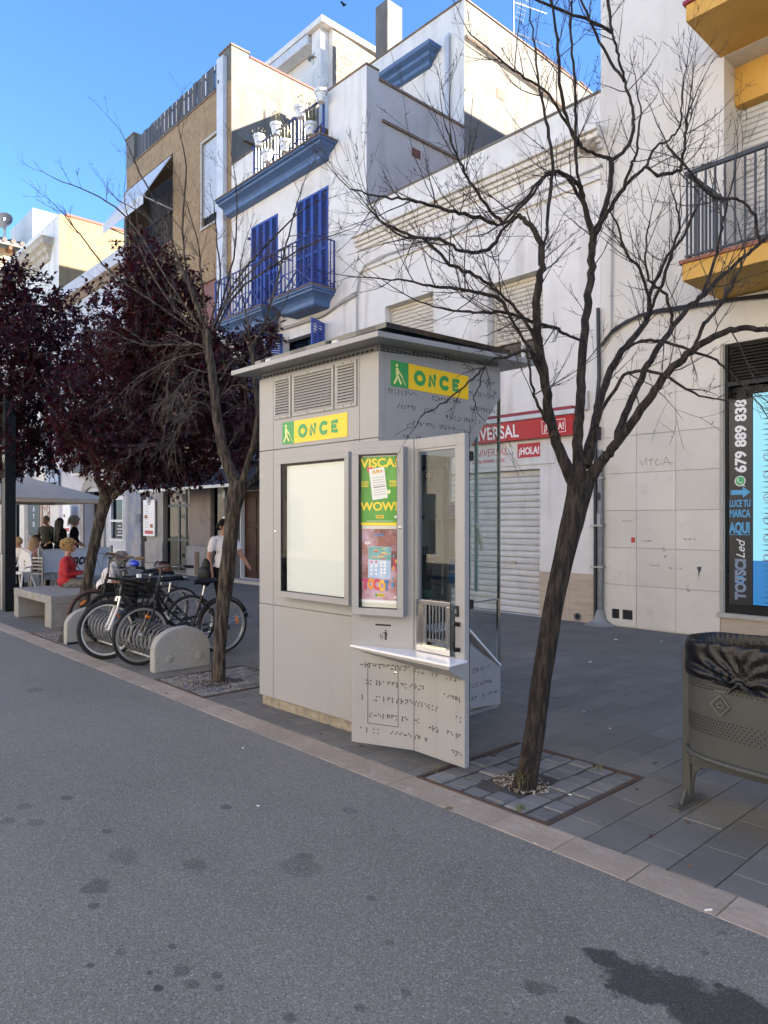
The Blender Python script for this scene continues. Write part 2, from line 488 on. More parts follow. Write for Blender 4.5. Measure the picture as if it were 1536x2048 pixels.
# ---------------------------------------------------------------- ground
UPV_ = Vector((0, 0, 1))
def asphalt():
    m = bpy.data.materials.new('worn_asphalt')
    m.use_nodes = True
    nt = m.node_tree
    b = nt.nodes['Principled BSDF']
    b.inputs['Roughness'].default_value = .9
    b.inputs['Specular IOR Level'].default_value = .25
    pos = nd(nt, 'ShaderNodeNewGeometry').outputs['Position']
    base = mixc(nt, ramp(nt, noise_tex(nt, pos, .55, 5, .6), [(.35, 0), (.65, 1)]), (.180, .164, .134), (.216, .198, .164))
    base = mixc(nt, ramp(nt, noise_tex(nt, scaled(nt, pos, .5, 2.2, 1), 1, 5, .65), [(.5, 0), (.75, .45)]), base, (.130, .120, .101))
    base = mixc(nt, ramp(nt, noise_tex(nt, scaled(nt, pos, .12, 1.3, 1), 1, 3, .5), [(.45, 0), (.7, .5)]), base, (.228, .210, .178))
    grain = noise_tex(nt, pos, 95, 3, .7)
    base = mixc(nt, ramp(nt, grain, [(.3, 1), (.52, 0)]), base, (.085, .082, .079))
    vo = nd(nt, 'ShaderNodeTexVoronoi')
    vo.inputs['Scale'].default_value = 82
    nt.links.new(pos, vo.inputs['Vector'])
    sep = nd(nt, 'ShaderNodeSeparateColor')
    nt.links.new(vo.outputs['Color'], sep.inputs[0])
    pick = ramp(nt, sep.outputs[0], [(.72, 0), (.78, 1)])
    chip = ramp(nt, vo.outputs['Distance'], [(.25, 1), (.38, 0)])
    mu = nd(nt, 'ShaderNodeMath', operation='MULTIPLY')
    nt.links.new(pick, mu.inputs[0])
    nt.links.new(chip, mu.inputs[1])
    tone = mixc(nt, sep.outputs[1], (.22, .21, .185), (.38, .365, .33))
    base = mixc(nt, mu.outputs[0], base, tone)
    vo2 = nd(nt, 'ShaderNodeTexVoronoi')
    vo2.inputs['Scale'].default_value = 170
    nt.links.new(pos, vo2.inputs['Vector'])
    sep2 = nd(nt, 'ShaderNodeSeparateColor')
    nt.links.new(vo2.outputs['Color'], sep2.inputs[0])
    base = mixc(nt, ramp(nt, sep2.outputs[0], [(.84, 0), (.88, .75)]), base, (.29, .275, .245))
    # spilled drops and a damp patch, each with its own place and outline
    wob = noise_tex(nt, pos, 9, 4, .65)
    wo = nd(nt, 'ShaderNodeMath', operation='MULTIPLY_ADD')
    nt.links.new(wob, wo.inputs[0])
    wo.inputs[1].default_value = 1.7
    wo.inputs[2].default_value = -.85
    def spots(lst):
        last = None
        for x, y, rx, ry, k in lst:
            s = nd(nt, 'ShaderNodeVectorMath', operation='SUBTRACT')
            nt.links.new(pos, s.inputs[0])
            s.inputs[1].default_value = (x, y, 0)
            c = nd(nt, 'ShaderNodeVectorMath', operation='MULTIPLY')
            nt.links.new(s.outputs[0], c.inputs[0])
            c.inputs[1].default_value = (1 / rx, 1 / ry, 0)
            l = nd(nt, 'ShaderNodeVectorMath', operation='LENGTH')
            nt.links.new(c.outputs[0], l.inputs[0])
            a = nd(nt, 'ShaderNodeMath', operation='ADD')
            nt.links.new(l.outputs['Value'], a.inputs[0])
            nt.links.new(wo.outputs[0], a.inputs[1])
            mr = nd(nt, 'ShaderNodeMapRange')
            nt.links.new(a.outputs[0], mr.inputs[0])
            mr.inputs[1].default_value = 1.05
            mr.inputs[2].default_value = .82
            mr.inputs[3].default_value = 0
            mr.inputs[4].default_value = k
            if last is None:
                last = mr.outputs[0]
            else:
                mx = nd(nt, 'ShaderNodeMath', operation='MAXIMUM')
                nt.links.new(last, mx.inputs[0])
                nt.links.new(mr.outputs[0], mx.inputs[1])
                last = mx.outputs[0]
        return last
    damp = spots([(-1.40, 2.44, .12, .06, 1), (-1.24, 2.40, .17, .11, 1), (-1.10, 2.44, .20, .13, 1), (-.93, 2.50, .20, .12, 1), (-.76, 2.58, .18, .1, 1), (-.85, 2.72, .06, .04, .9)])
    dots = [(-1.50, 2.10, .045, .035, .6), (-1.30, 2.05, .05, .03, .9)]
    for u, v, rr, k in ((190, 1775, .10, .55), (188, 1810, .045, .6), (318, 1975, .035, .95), (345, 1892, .03, .7), (242, 1903, .035, .4), (180, 1930, .025, .7), (360, 1940, .05, .5),
                        (385, 1968, .045, .5), (432, 1950, .035, .6), (440, 1975, .035, .5), (300, 1945, .02, .7), (580, 2035, .035, .6), (452, 1614, .05, .6), (600, 1735, .14, .35),
                        (610, 1712, .06, .5), (250, 1712, .12, .3), (390, 1728, .09, .35), (75, 1645, .07, .4), (15, 1642, .07, .4), (215, 1662, .04, .6), (48, 1612, .07, .4),
                        (743, 1796, .03, .5), (1098, 1975, .05, .45), (812, 1985, .035, .45), (778, 1885, .03, .4), (720, 2015, .03, .5), (68, 1380, .12, .4), (135, 1596, .06, .6), (960, 1735, .02, .5),
                        (1410, 1905, .02, .6), (1430, 1965, .03, .35), (1445, 1865, .02, .5), (700, 1620, .07, .35), (560, 1470, .12, .3)):
        p = at(u, v, FPX * CAM_H / (v - 1040))
        dots.append((p.x, p.y, rr * .8, rr * .6, k * .95))
    base = mixc(nt, spots(dots), base, mixc(nt, .75, base, (.012, .012, .013)))
    base = mixc(nt, damp, base, mixc(nt, .70, base, (.012, .012, .013)))
    nt.links.new(base, b.inputs['Base Color'])
    bp = nd(nt, 'ShaderNodeBump')
    bp.inputs['Strength'].default_value = .55
    bp.inputs['Distance'].default_value = .006
    nt.links.new(noise_tex(nt, pos, 120, 3, .65), bp.inputs['Height'])
    nt.links.new(bp.outputs[0], b.inputs['Normal'])
    return m
ASPHALT = asphalt()
SLAB = mat('dark_grey_paving_slab', (.184, .170, .146), .72, c2=(.143, .133, .115), nscale=1.7, bump=.18, bscale=90, rnd=.13,
           patch=((.22, .212, .196), .45), pscale=3.2, plo=.56, phi=.74, spec=.4)
JOINT = mat('sandy_joint', (.09, .087, .08), .95, c2=(.36, .35, .32), nscale=1.9, lo=.45, hi=.62)
KERB_M = mat('beige_kerb_stone', (.40, .32, .24), .75, c2=(.33, .26, .19), nscale=5, bump=.3, bscale=24, rnd=.14, patch=((.48, .41, .33), .6), pscale=7)
PAVER = mat('blue_grey_concrete_paver', (.205, .2, .188), .85, c2=(.162, .158, .149), nscale=8, bump=.25, bscale=130, rnd=.22)
EARTH = mat('gritty_earth', (.06, .054, .048), 1, c2=(.2, .18, .15), nscale=110, lo=.55, hi=.66, bump=.6, bscale=120)
RUST = mat('rusty_steel_edge', (.055, .04, .032), .8, c2=(.095, .055, .035), nscale=12, bump=.2)

gm = MB().add([(-400, -400, -.07), (400, -400, -.07), (400, 400, -.07), (-400, 400, -.07)], [(0, 1, 2, 3)])
g = gm.build('ground', mat('distant_ground', (.10, .098, .095), .95, c2=(.13, .125, .12), nscale=.2))
tag(g, 'bare ground stretching out beyond the street', kind='structure')
rm = MB().add([(-70, -8, -.0012), (45, -8, -.0012), (45, 3.029, -.0012), (-70, 3.029, -.0012)], [(0, 1, 2, 3)])
tag(rm.build('road', ASPHALT), 'worn grey asphalt road with dark spots and a damp patch', kind='structure')
tag(MB().box(-70, 45, -11, -7, -.4, .1).build('opposite_pavement', mat('pale_paving', (.22, .21, .2), .9, c2=(.17, .165, .16), nscale=1)), 'pale pavement along the other side of the street', kind='structure')

kerb = tag(MB().add([(-70, 3.03, -.012), (45, 3.03, -.012), (45, 3.265, -.012), (-70, 3.265, -.012)], [(0, 1, 2, 3)]).build('kerb', JOINT), 'line of flush beige kerb stones between road and pavement', kind='structure')
def slab_mesh(name, w, h, t, m, e=.004, z=0.0):
    b = MB()
    a = [(-w / 2 + e, -h / 2 + e, z), (w / 2 - e, -h / 2 + e, z), (w / 2 - e, h / 2 - e, z), (-w / 2 + e, h / 2 - e, z)]
    c = [(-w / 2, -h / 2, z - e), (w / 2, -h / 2, z - e), (w / 2, h / 2, z - e), (-w / 2, h / 2, z - e)]
    d = [(x, y, z - t) for x, y, _ in c]
    b.add(a + c + d, [(0, 1, 2, 3)] + [(4 + i, 4 + (i + 1) % 4, (i + 1) % 4, i) for i in range(4)] + [(8 + i, 8 + (i + 1) % 4, 4 + (i + 1) % 4, 4 + i) for i in range(4)])
    return b.mesh(name, m)
ks = slab_mesh('kerb_stone', .399, .231, .02, KERB_M, .004)
x = -1.658 - .403 * 75
while x < 3:
    ws = R.uniform(-.0015, .0015)
    put(ks, 'kerb_stone', kerb, Matrix.Translation((x + .2015, 3.1475 + R.uniform(-.002, .002), -.0005 + ws)) @ Matrix.Rotation(R.uniform(-.004, .004), 4, 'Z') @ Matrix.Rotation(R.uniform(-.004, .004), 4, 'X'))
    x += .403

PITS = [(-3.24, -2.24, 3.268, 4.33, -2.70, 3.66), (-7.06, -6.02, 3.268, 4.32, -6.54, 3.71), (-11.15, -10.05, 3.268, 4.34, -10.58, 3.78), (-16.1, -15.5, 3.9, 4.5, -15.8, 4.2)]
pave = tag(MB().add([(-70, 3.265, -.013), (45, 3.265, -.013), (45, 10.3, -.013), (-70, 10.3, -.013)], [(0, 1, 2, 3)]).build('pavement', JOINT), 'dark grey pavement of long rectangular slabs in front of the shops', kind='structure')
SW, SL = .2215, .442
def cut(r, p):
    if r[1] <= p[0] or r[0] >= p[1] or r[3] <= p[2] or r[2] >= p[3]:
        return [r]
    o = []
    if r[0] < p[0]: o.append((r[0], p[0], r[2], r[3]))
    if r[1] > p[1]: o.append((p[1], r[1], r[2], r[3]))
    a, b = max(r[0], p[0]), min(r[1], p[1])
    if r[2] < p[2]: o.append((a, b, r[2], p[2]))
    if r[3] > p[3]: o.append((a, b, p[3], r[3]))
    return [q for q in o if q[1] - q[0] > .02 and q[3] - q[2] > .02]
slabs = []
k0 = int((-36 + 2.02) / SW)
for k in range(k0, 14):
    xa = -2.02 + k * SW
    y = 3.265 - (SL * .55 if k % 2 else SL * .05) - R.choice((0, 0, .03))
    while y < 10.2:
        r = (xa, xa + SW, max(y, 3.265), min(y + SL, 10.2))
        if r[3] - r[2] > .03:
            u, v, d = pix(((r[0] + r[1]) / 2, (r[2] + r[3]) / 2, 0))
            if d > .5 and -90 < u < 1700:
                q = [r]
                for p in PITS[:3]:
                    q = [z for w in q for z in cut(w, p[:4])]
                slabs += [(d, z) for z in q]
        y += SL
slabs.sort()
G_ = .005
shared = {}
far = MB()
for i, (d, r) in enumerate(slabs):
    w, h = r[1] - r[0] - G_, r[3] - r[2] - G_
    cx, cy = (r[0] + r[1]) / 2, (r[2] + r[3]) / 2
    if i < 290:
        key = (round(w, 3), round(h, 3))
        if key not in shared:
            shared[key] = slab_mesh('paving_slab', w, h, .02, SLAB, .003)
        put(shared[key], 'paving_slab', pave, Matrix.Translation((cx, cy, R.uniform(-.0015, .001))) @ Matrix.Rotation(R.uniform(-.004, .004), 4, 'X') @ Matrix.Rotation(R.uniform(-.005, .005), 4, 'Y'))
    else:
        z = R.uniform(-.0015, .001)
        far.add([(cx - w / 2, cy - h / 2, z), (cx + w / 2, cy - h / 2, z), (cx + w / 2, cy + h / 2, z), (cx - w / 2, cy + h / 2, z)] +
                [(cx - w / 2, cy - h / 2, z - .012), (cx + w / 2, cy - h / 2, z - .012), (cx + w / 2, cy + h / 2, z - .012), (cx - w / 2, cy + h / 2, z - .012)],
                [(0, 1, 2, 3), (4, 5, 1, 0), (5, 6, 2, 1), (6, 7, 3, 2), (7, 4, 0, 3)])
far.build('distant_paving_slabs', SLAB, pave, kind='stuff')

# tree pits: a steel edge, rows of pavers and grit round the trunk
pv = slab_mesh('paver', .139, .139, .05, PAVER, .010, .003)
for n, (x0, x1, y0, y1, tx, ty) in enumerate(PITS[:3]):
    pit = tag(MB().add([(x0, y0, -.009), (x1, y0, -.009), (x1, y1, -.009), (x0, y1, -.009)], [(0, 1, 2, 3)]).build('tree_pit', EARTH),
              ('square tree pit of loose blue grey pavers under the leaning tree beside the kiosk', 'square tree pit with gravelly pavers under the bare tree left of the kiosk', 'gravelly tree pit under the purple leaved tree beyond the bicycles')[n], kind='structure')
    e = MB()
    for a, b, c, d in ((x0, x1, y0, y0 + .02), (x0, x1, y1 - .025, y1), (x0, x0 + .025, y0 + .02, y1 - .025), (x1 - .03, x1, y0 + .02, y1 - .025)):
        e.box(a, b, c, d, -.03, .004)
    e.build('steel_edge', RUST, pit)
    nx, ny = int((x1 - x0 - .06) / .146), int((y1 - y0 - .05) / .146)
    for i in range(nx):
        off = R.uniform(-.03, .03) + (.05 if i % 2 else 0)
        for j in range(-1, ny + 1):
            cx, cy = x0 + .035 + (i + .5) * (x1 - x0 - .065) / nx, y0 + .03 + (j + .5) * .146 + off
            if abs(cx - tx) < .16 and abs(cy - ty) < .2:
                continue
            ya, yb = max(cy - .068, y0 + .022), min(cy + .068, y1 - .028)
            if yb - ya < .02:
                continue
            sy = (yb - ya) / .136
            put(pv, 'paver', pit, Matrix.Translation((cx, (ya + yb) / 2, R.uniform(-.012, .002))) @ Matrix.Rotation(R.uniform(-.03, .03), 4, 'Z') @ Matrix.Rotation(R.uniform(-.03, .03), 4, 'X') @ Matrix.Diagonal((1, sy, 1, 1)))
    gr = MB()
    for _ in range(300 if n == 0 else 600):
        if n == 0:
            a, rr = R.uniform(0, 2 * PI), R.uniform(.06, .19)
            px, py = tx + rr * math.cos(a), ty + rr * math.sin(a) * .8
        else:
            px, py = R.uniform(x0 + .03, x0 + (x1 - x0) * R.choice((.5, .8, 1)) - .03), y0 + .03 + abs(R.gauss(0, .3))
            if py > y1 - .04: continue
        r_ = R.uniform(.004, .009)
        gr.ball((px, py, .002 + r_ * .4), (r_, r_ * R.uniform(.6, 1), r_ * .7), 5, 3, R.randint(0, 1))
    gr.build('gravel', [mat('pale_grit', (.34, .32, .28), .9), mat('tan_grit', (.20, .16, .12), .9)], pit, kind='stuff')

gum = MB()
for _ in range(150):
    y_ = R.uniform(3.3, 9.8)
    x_ = R.uniform(-9, -.9)
    if any(p_[0] - .03 < x_ < p_[1] + .03 and p_[2] - .03 < y_ < p_[3] + .03 for p_ in PITS):
        continue
    r_ = R.uniform(.006, .019)
    gum.flat([(r_ * R.uniform(.75, 1.2) * math.cos(2 * PI * i / 9), r_ * R.uniform(.75, 1.2) * math.sin(2 * PI * i / 9)) for i in range(9)], (x_, y_, .0045 + R.uniform(0, .0004)), (1, 0, 0), (0, 1, 0), R.randint(0, 2) // 2)
gum.build('gum_spots', [mat('trodden_gum', (.045, .043, .042), .8), mat('pale_trodden_gum', (.24, .235, .22), .85)], pave, kind='stuff')
ll = MB()
for _ in range(170):
    c_ = R.choice(((-10.6, 4.2), (-10.6, 4.2), (-12.5, 4.6), (-6.4, 3.9), (-2.6, 3.8), (-8.6, 3.6)))
    p_ = Vector((c_[0] + R.gauss(0, .8), c_[1] + R.gauss(0, .5), .006 + R.uniform(0, .003)))
    if -5.6 < p_.x < -3.8 and 3.5 < p_.y < 5.1:
        continue
    a_ = R.uniform(0, 2 * PI)
    d_, e_ = Vector((math.cos(a_), math.sin(a_), 0)) * R.uniform(.012, .03), Vector((-math.sin(a_), math.cos(a_), .3)) * R.uniform(.006, .013)
    ll.add([p_ - d_, p_ + e_ + UPV_ * .004, p_ + d_, p_ - e_], [(0, 1, 2, 3)], R.randint(0, 1))
tag(ll.build('leaf_litter', [mat('dark_dry_leaf_bit', (.06, .02, .018), .85), mat('tan_leaf_bit', (.16, .10, .05), .85)]), 'scattered dry leaf bits on the pavement and kerb', kind='stuff')
GRASS = mat('dry_green_grass_blade', (.085, .115, .035), .7, c2=(.17, .16, .07), nscale=20)
def tuft(x, y, n, h, label, z=0):
    b = MB()
    for _ in range(n):
        a = R.uniform(0, 2 * PI)
        p = Vector((x + R.gauss(0, .018), y + R.gauss(0, .018), z))
        hh = h * R.uniform(.45, 1)
        l = hh * R.uniform(.15, .7)
        dr = Vector((math.cos(a), math.sin(a), 0))
        sd = Vector((-dr.y, dr.x, 0)) * .0028
        pts = [p + dr * l * t * t + Vector((0, 0, hh * (t - .28 * t * t * t))) for t in (0, .35, .7, 1)]
        vs_ = []
        for i, q in enumerate(pts):
            w = (1, .9, .6, .05)[i]
            vs_ += [q - sd * w, q + sd * w]
        b.add(vs_, [(0, 1, 3, 2), (2, 3, 5, 4), (4, 5, 7, 6)])
    o = b.build('grass_tuft', GRASS)
    tag(o, label, 'grass tuft')
p = at(1046, 1576, 4.40)
tuft(p.x + .02, p.y - .02, 34, .22, 'tall tuft of grass blades at the foot of the leaning bare tree')
p = at(1040, 1620, 4.07)
tuft(p.x, p.y, 26, .05, 'low green tuft between pavers at the kerb edge of the tree pit')
p = at(1199, 1538, 4.73)
tuft(p.x, p.y, 12, .06, 'small dry tuft at the rusty back edge of the tree pit')
p = at(868, 1545, 4.67)
tuft(p.x, p.y, 8, .07, 'thin dry weed at the pit corner under the kiosk door')
p = at(205, 1318, 8.49)
tuft(p.x, p.y, 14, .03, 'tiny green weed at the kerb under the bicycle wheels')

def scrap(u, v, s, label, name='paper_scrap', m=None, cat='litter'):
    p = at(u, v, FPX * CAM_H / (v - 1040))
    b = MB()
    n = 7
    rim = [(p.x + s * R.uniform(.6, 1.2) * math.cos(2 * PI * i / n), p.y + s * .7 * R.uniform(.5, 1.2) * math.sin(2 * PI * i / n), .003 + R.uniform(0, .25) * s) for i in range(n)]
    b.add(rim + [(p.x, p.y, .006 + .3 * s)], [(i, (i + 1) % n, n) for i in range(n)])
    tag(b.build(name, m or PAPER), label, cat)
for a in ((1232, 1280, .035, 'white paper scrap on the pavement near the shop wall'), (1180, 1325, .03, 'white paper scrap on the slabs right of the leaning trunk'),
          (516, 1613, .014, 'tiny white scrap on the open asphalt left of centre'), (1140, 1591, .02, 'white wrapper scrap lying on the pavers of the tree pit'),
          (1220, 1458, .012, 'small white scrap on the slabs between trunk and bin'), (1168, 1424, .012, 'tiny paper bit on the slabs behind the leaning trunk'),
          (486, 1497, .012, 'tiny pale crumb on the asphalt below the bare tree'), (1323, 1283, .02, 'pale scrap on the slabs close to the marble wall')):
    scrap(*a)
scrap(1071, 1689, .014, 'small cream pebble at the asphalt edge of the kerb', 'pebble', mat('cream_pebble', (.5, .42, .3), .9), 'pebble')
p = at(1410, 1822, 3.02)
tag(MB().cyl(p + Vector((0, 0, .004)), p + Vector((.018, .026, .004)), .0042, 7).build('cigarette_butt', PAPER), 'white cigarette butt lying on the kerb stone edge', 'cigarette butt')
for u, v, lab in ((1375, 1647, 'dry brown leaf on the slabs left of the bin foot'), (1095, 1621, 'reddish dry leaf on the pavers of the tree pit'), (640, 1469, 'dry brown leaf on the slabs below the kiosk front')):
    scrap(u, v, .018, lab, 'fallen_leaf', mat('dry_leaf', (.10, .05, .03), .8), 'leaf')

# ---------------------------------------------------------------- the ticket kiosk (local frame: x along its front, y inwards, z up)
KO, KR = (-3.92, 3.56, 0), math.radians(1.27)
kiosk = thing('kiosk', 'grey metal ticket kiosk with green and yellow signs and an open door bay', 'kiosk', KO, KR)
def kp(mb, name, mats=KIOSK, bevel=0, smooth=None, parent=None, kind=None, label=None):
    return mb.build(name, mats, parent or kiosk, smooth, bevel, True, kind, label)
PL = mat('bare_concrete_plinth', (.32, .285, .22), .95, c2=(.20, .18, .145), nscale=22, bump=.6, bscale=50)
kp(MB().box(-1.545, -.03, .03, 1.46, -.005, .095), 'plinth', PL)
kp(MB().box(-.03, .0, .03, 1.46, -.005, .03), 'threshold', KIOSK_DARK)
kp(MB().box(-1.54, -.02, .05, 1.46, .095, .12), 'floor', KIOSK_DARK)
XS, ZS = (-1.557, -1.342, -.213, 0), (.09, .906, 2.263, 2.905)
g2 = .002
kp(MB().box(-1.55, -.012, .018, .05, .095, 2.9), 'front_core', DARK_GAP)
for i in range(3):
    for j in range(3):
        if i == 2 and j == 0:
            continue
        xa, xb = XS[i], XS[i + 1]
        if i == 1 and j == 0:
            xb = 0
        kp(MB().box(xa + g2, xb - g2, 0, .02, ZS[j] + g2, ZS[j + 1] - g2), 'wall_panel', bevel=.003)
kp(MB().box(-.02, 0, .02, .065, 2.16, 2.905), 'corner_profile', KIOSK, .003)
kp(MB().box(-1.557, -1.537, .022, 1.485, .09, 2.905), 'side_wall', bevel=.003)
kp(MB().box(-1.535, -.60, 1.465, 1.485, .09, 2.905), 'back_wall', bevel=.003)
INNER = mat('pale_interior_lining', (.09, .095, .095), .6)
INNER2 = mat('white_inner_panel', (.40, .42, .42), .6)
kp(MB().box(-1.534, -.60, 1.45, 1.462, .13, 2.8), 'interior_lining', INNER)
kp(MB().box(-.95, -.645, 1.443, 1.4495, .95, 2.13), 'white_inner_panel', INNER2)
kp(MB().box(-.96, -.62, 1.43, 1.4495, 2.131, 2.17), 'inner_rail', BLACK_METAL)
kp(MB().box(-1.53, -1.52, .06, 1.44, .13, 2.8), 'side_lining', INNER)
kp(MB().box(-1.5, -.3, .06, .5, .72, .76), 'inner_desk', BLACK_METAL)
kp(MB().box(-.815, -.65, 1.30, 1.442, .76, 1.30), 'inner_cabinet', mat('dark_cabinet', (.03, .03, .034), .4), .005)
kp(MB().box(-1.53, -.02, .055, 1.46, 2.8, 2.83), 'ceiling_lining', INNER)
for px_ in (-.886, -.711):
    kp(MB().lathe([(.018, 0), (.018, -.012), (.006, -.03)], (px_, 1.442, 1.68), 8, 0, (1, 0, 0), (0, 0, 1), (0, 1, 0)), 'coat_hook', BLACK_METAL)
num = kp(MB().box(-.865, -.77, 1.436, 1.4425, 2.015, 2.115), 'number_plate', BLACK_PRINT)
text('9', .11, (-.817, 1.434, 2.027), (1, 0, 0), (0, 0, 1), WHITE_PRINT, num, align='CENTER', local=True)
kp(MB().box(-.79, -.66, 1.436, 1.4425, 1.31, 1.65), 'notice_sheet', mat('grey_notice_sheet', (.30, .31, .31), .8))
gb = MB()
for i in range(6):
    gb.bar((-.945 + i * .026, 1.42, 1.07), (-.945 + i * .026, 1.42, 1.39), .006)
gb.bar((-.955, 1.415, 1.30), (-.81, 1.415, 1.30), .02, .025)
gb.bar((-.955, 1.42, 1.39), (-.81, 1.42, 1.39), .008)
kp(MB().box(-.96, -.65, 1.2, 1.43, .93, 1.0), 'green_tray', mat('dark_green_tray', (.01, .06, .03), .5, c2=(.25, .2, .02), nscale=9, lo=.56, hi=.6))
kp(gb, 'inner_rack', BLACK_METAL)

# upper side plate, cut at an angle, with braille; lower side plate with a sloping white top
kp(MB().prism([(.066, 2.905), (1.485, 3.0), (1.485, 2.734), (.985, 2.17), (.066, 2.16)], (-.02, 0, 0), (0, 1, 0), (0, 0, 1), (.02, 0, 0)), 'upper_side_plate', KIOSK, .002)
kp(MB().prism([(.62, .10), (1.485, .02), (1.485, .345), (1.47, .362), (.90, .69), (.62, .69)], (-.02, 0, 0), (0, 1, 0), (0, 0, 1), (.02, 0, 0)), 'lower_side_plate', KIOSK, .002)
kp(MB().prism([(.78, .71), (.995, .71), (1.45, .36), (.90, .67), (.78, .67)], (-.19, 0, 0), (0, 1, 0), (0, 0, 1), (.15, 0, 0)), 'shelf_side', KIOSK_DARK)
kp(MB().prism([(.60, .775), (1.0, .775), (1.482, .372), (1.482, .352), (.995, .755), (.60, .755)], (-.22, 0, 0), (0, 1, 0), (0, 0, 1), (.235, 0, 0)), 'sloping_white_top', WHITE_TOP, .003)
kp(MB().box(-.026, 0, 1.47, 1.485, .36, 2.734), 'steel_corner_bar', STEEL)
kp(MB().box(-.012, -.004, 1.02, 1.468, .975, 2.72), 'upper_side_pane', CLEAR_GLASS)
kp(MB().box(-.012, -.004, 1.02, 1.45, .38, .945), 'lower_side_pane', CLEAR_GLASS)
kp(MB().box(-.016, 0, 1.0, 1.468, .945, .957), 'glazing_bead', KIOSK_DARK)
kp(MB().box(-.02, .0, 1.452, 1.4695, .36, .944), 'lower_pane_edge', STEEL)
kp(MB().box(-.57, -.03, 1.470, 1.478, .38, 2.72), 'back_pane', CLEAR_GLASS)
kp(MB().box(-.27, -.235, 1.455, 1.469, 1.0, 2.60), 'pane_edge', GLASS_EDGE)
kp(MB().box(-.60, -.57, 1.45, 1.486, .1, 2.905), 'back_post', KIOSK_DARK)
kp(MB().box(-.57, -.03, 1.455, 1.483, .12, .378), 'back_kick_panel', KIOSK)
lf = MB()
lf.box(-.56, -.30, 1.435, 1.44, 1.02, 1.82)
kp(lf, 'leaflet_board', mat('pale_board', (.42, .45, .48), .6))
cols = [(.10, .16, .32), (.16, .10, .05), (.35, .36, .40), (.42, .36, .30), (.05, .14, .35), (.08, .25, .48)]
for i in range(6):
    for j in range(2):
        kp(MB().box(-.55 + j * .12, -.45 + j * .12, 1.425, 1.433, 1.68 - i * .125, 1.785 - i * .125), 'leaflet', mat('leaflet_print', cols[(i + j * 3) % 6], .6))
tw = MB().tube([(-.25, 1.44, 1.62), (-.22, 1.435, 1.6), (-.20, 1.44, 1.55), (-.19, 1.445, 1.46), (-.17, 1.44, 1.37)], [.012, .018, .010, .016, .006], 6)
kp(tw, 'cloth_tie', mat('ivory_rag', (.55, .52, .38), .9), smooth=60)

# roof
zf, sl_ = 2.988, .047
def rz(y): return zf + sl_ * (y + .18)
X0, X1, Y0, Y1 = -1.737, .18, -.18, 1.80
rf = MB()
top = [(X0, Y0, rz(Y0)), (X1, Y0, rz(Y0)), (X1, Y1, rz(Y1)), (X0, Y1, rz(Y1))]
rf.hexa([(x, y, z - .042) for x, y, z in top], top)
roof = kp(rf, 'roof', KIOSK, .004)
PERF = mat('perforated_vent_band', (.15, .15, .147), .6)
kp(MB().prism([(.02, 2.905), (1.46, 2.905), (1.46, rz(1.46) - .044), (.02, rz(.02) - .044)], (-.03, 0, 0), (0, 1, 0), (0, 0, 1), (.02, 0, 0)), 'vent_band', PERF)
kp(MB().box(-1.53, -.03, .012, .03, 2.905, rz(0.02) - .0435), 'vent_band', PERF)
sl = MB()
for row in range(1):
    x = -1.51
    while x < -.06:
        sl.box(x, x + .036, .0105, .0125, 2.915, 2.933)
        x += .052
for row in range(6):
    z = 2.912 + row * .019
    y = .04
    while y < 1.43:
        if z + .016 < rz(y) - .046:
            sl.box(-.0105, -.0085, y, y + .034, z, z + .011)
        y += .047
kp(sl, 'vent_slots', DARK_GAP, kind='stuff')
SOLAR = mat('dark_solar_panel', (.012, .014, .018), .2, coat=.5)
pa = MB()
ptop = [(-1.60, -.02, 3.035), (.10, -.02, 3.055), (.10, 1.50, 3.10), (-1.60, 1.50, 3.10)]
pa.hexa([(x, y, z) for x, y, z in ptop], [(x, y, z + .04) for x, y, z in ptop])
kp(pa, 'solar_panel', SOLAR, .002)
for x in (-1.45, -.55):
    kp(MB().box(x, x + .05, -.06, .02, rz(-.06) - .002, 3.06), 'panel_bracket', BLACK_METAL)
    kp(MB().box(x + .09, x + .16, -.07, -.045, rz(-.06) - .002, 3.045), 'clamp', PLASTIC_WHITE)

# louvred vents
for xa, xb in ((-1.323, -1.076), (-1.054, -.511), (-.49, -.238)):
    za, zb = 2.523, 2.882
    f = .028
    b = MB()
    for q in ((xa, xb, za, za + f), (xa, xb, zb - f, zb), (xa, xa + f, za + f, zb - f), (xb - f, xb, za + f, zb - f)):
        b.box(q[0], q[1], -.012, 0, q[2], q[3])
    vp = kp(b, 'vent_panel', KIOSK, .002)
    kp(MB().box(xa + f, xb - f, -.003, -.001, za + f, zb - f), 'vent_back', DARK_GAP, parent=vp)
    n = 13
    st = (zb - za - 2 * f) / n
    sm = MB().prism([(-.004, 0), (-.016, -.003), (-.016, .004), (-.004, st * .72)], (0, 0, 0), (0, 1, 0), (0, 0, 1), (xb - xa - 2 * f - .004, 0, 0)).mesh('slat', [KIOSK])
    for i in range(n):
        put(sm, 'slat', vp, Matrix.Translation((xa + f + .002, 0, za + f + i * st + .003)))
    for sx in (xa + (xb - xa) * .4, xa + (xb - xa) * .8):
        for sz in (za + f / 2, zb - f / 2):
            kp(MB().cyl((sx, -.015, sz), (sx, -.012, sz), .005, 8), 'screw', BLACK_METAL, parent=vp)

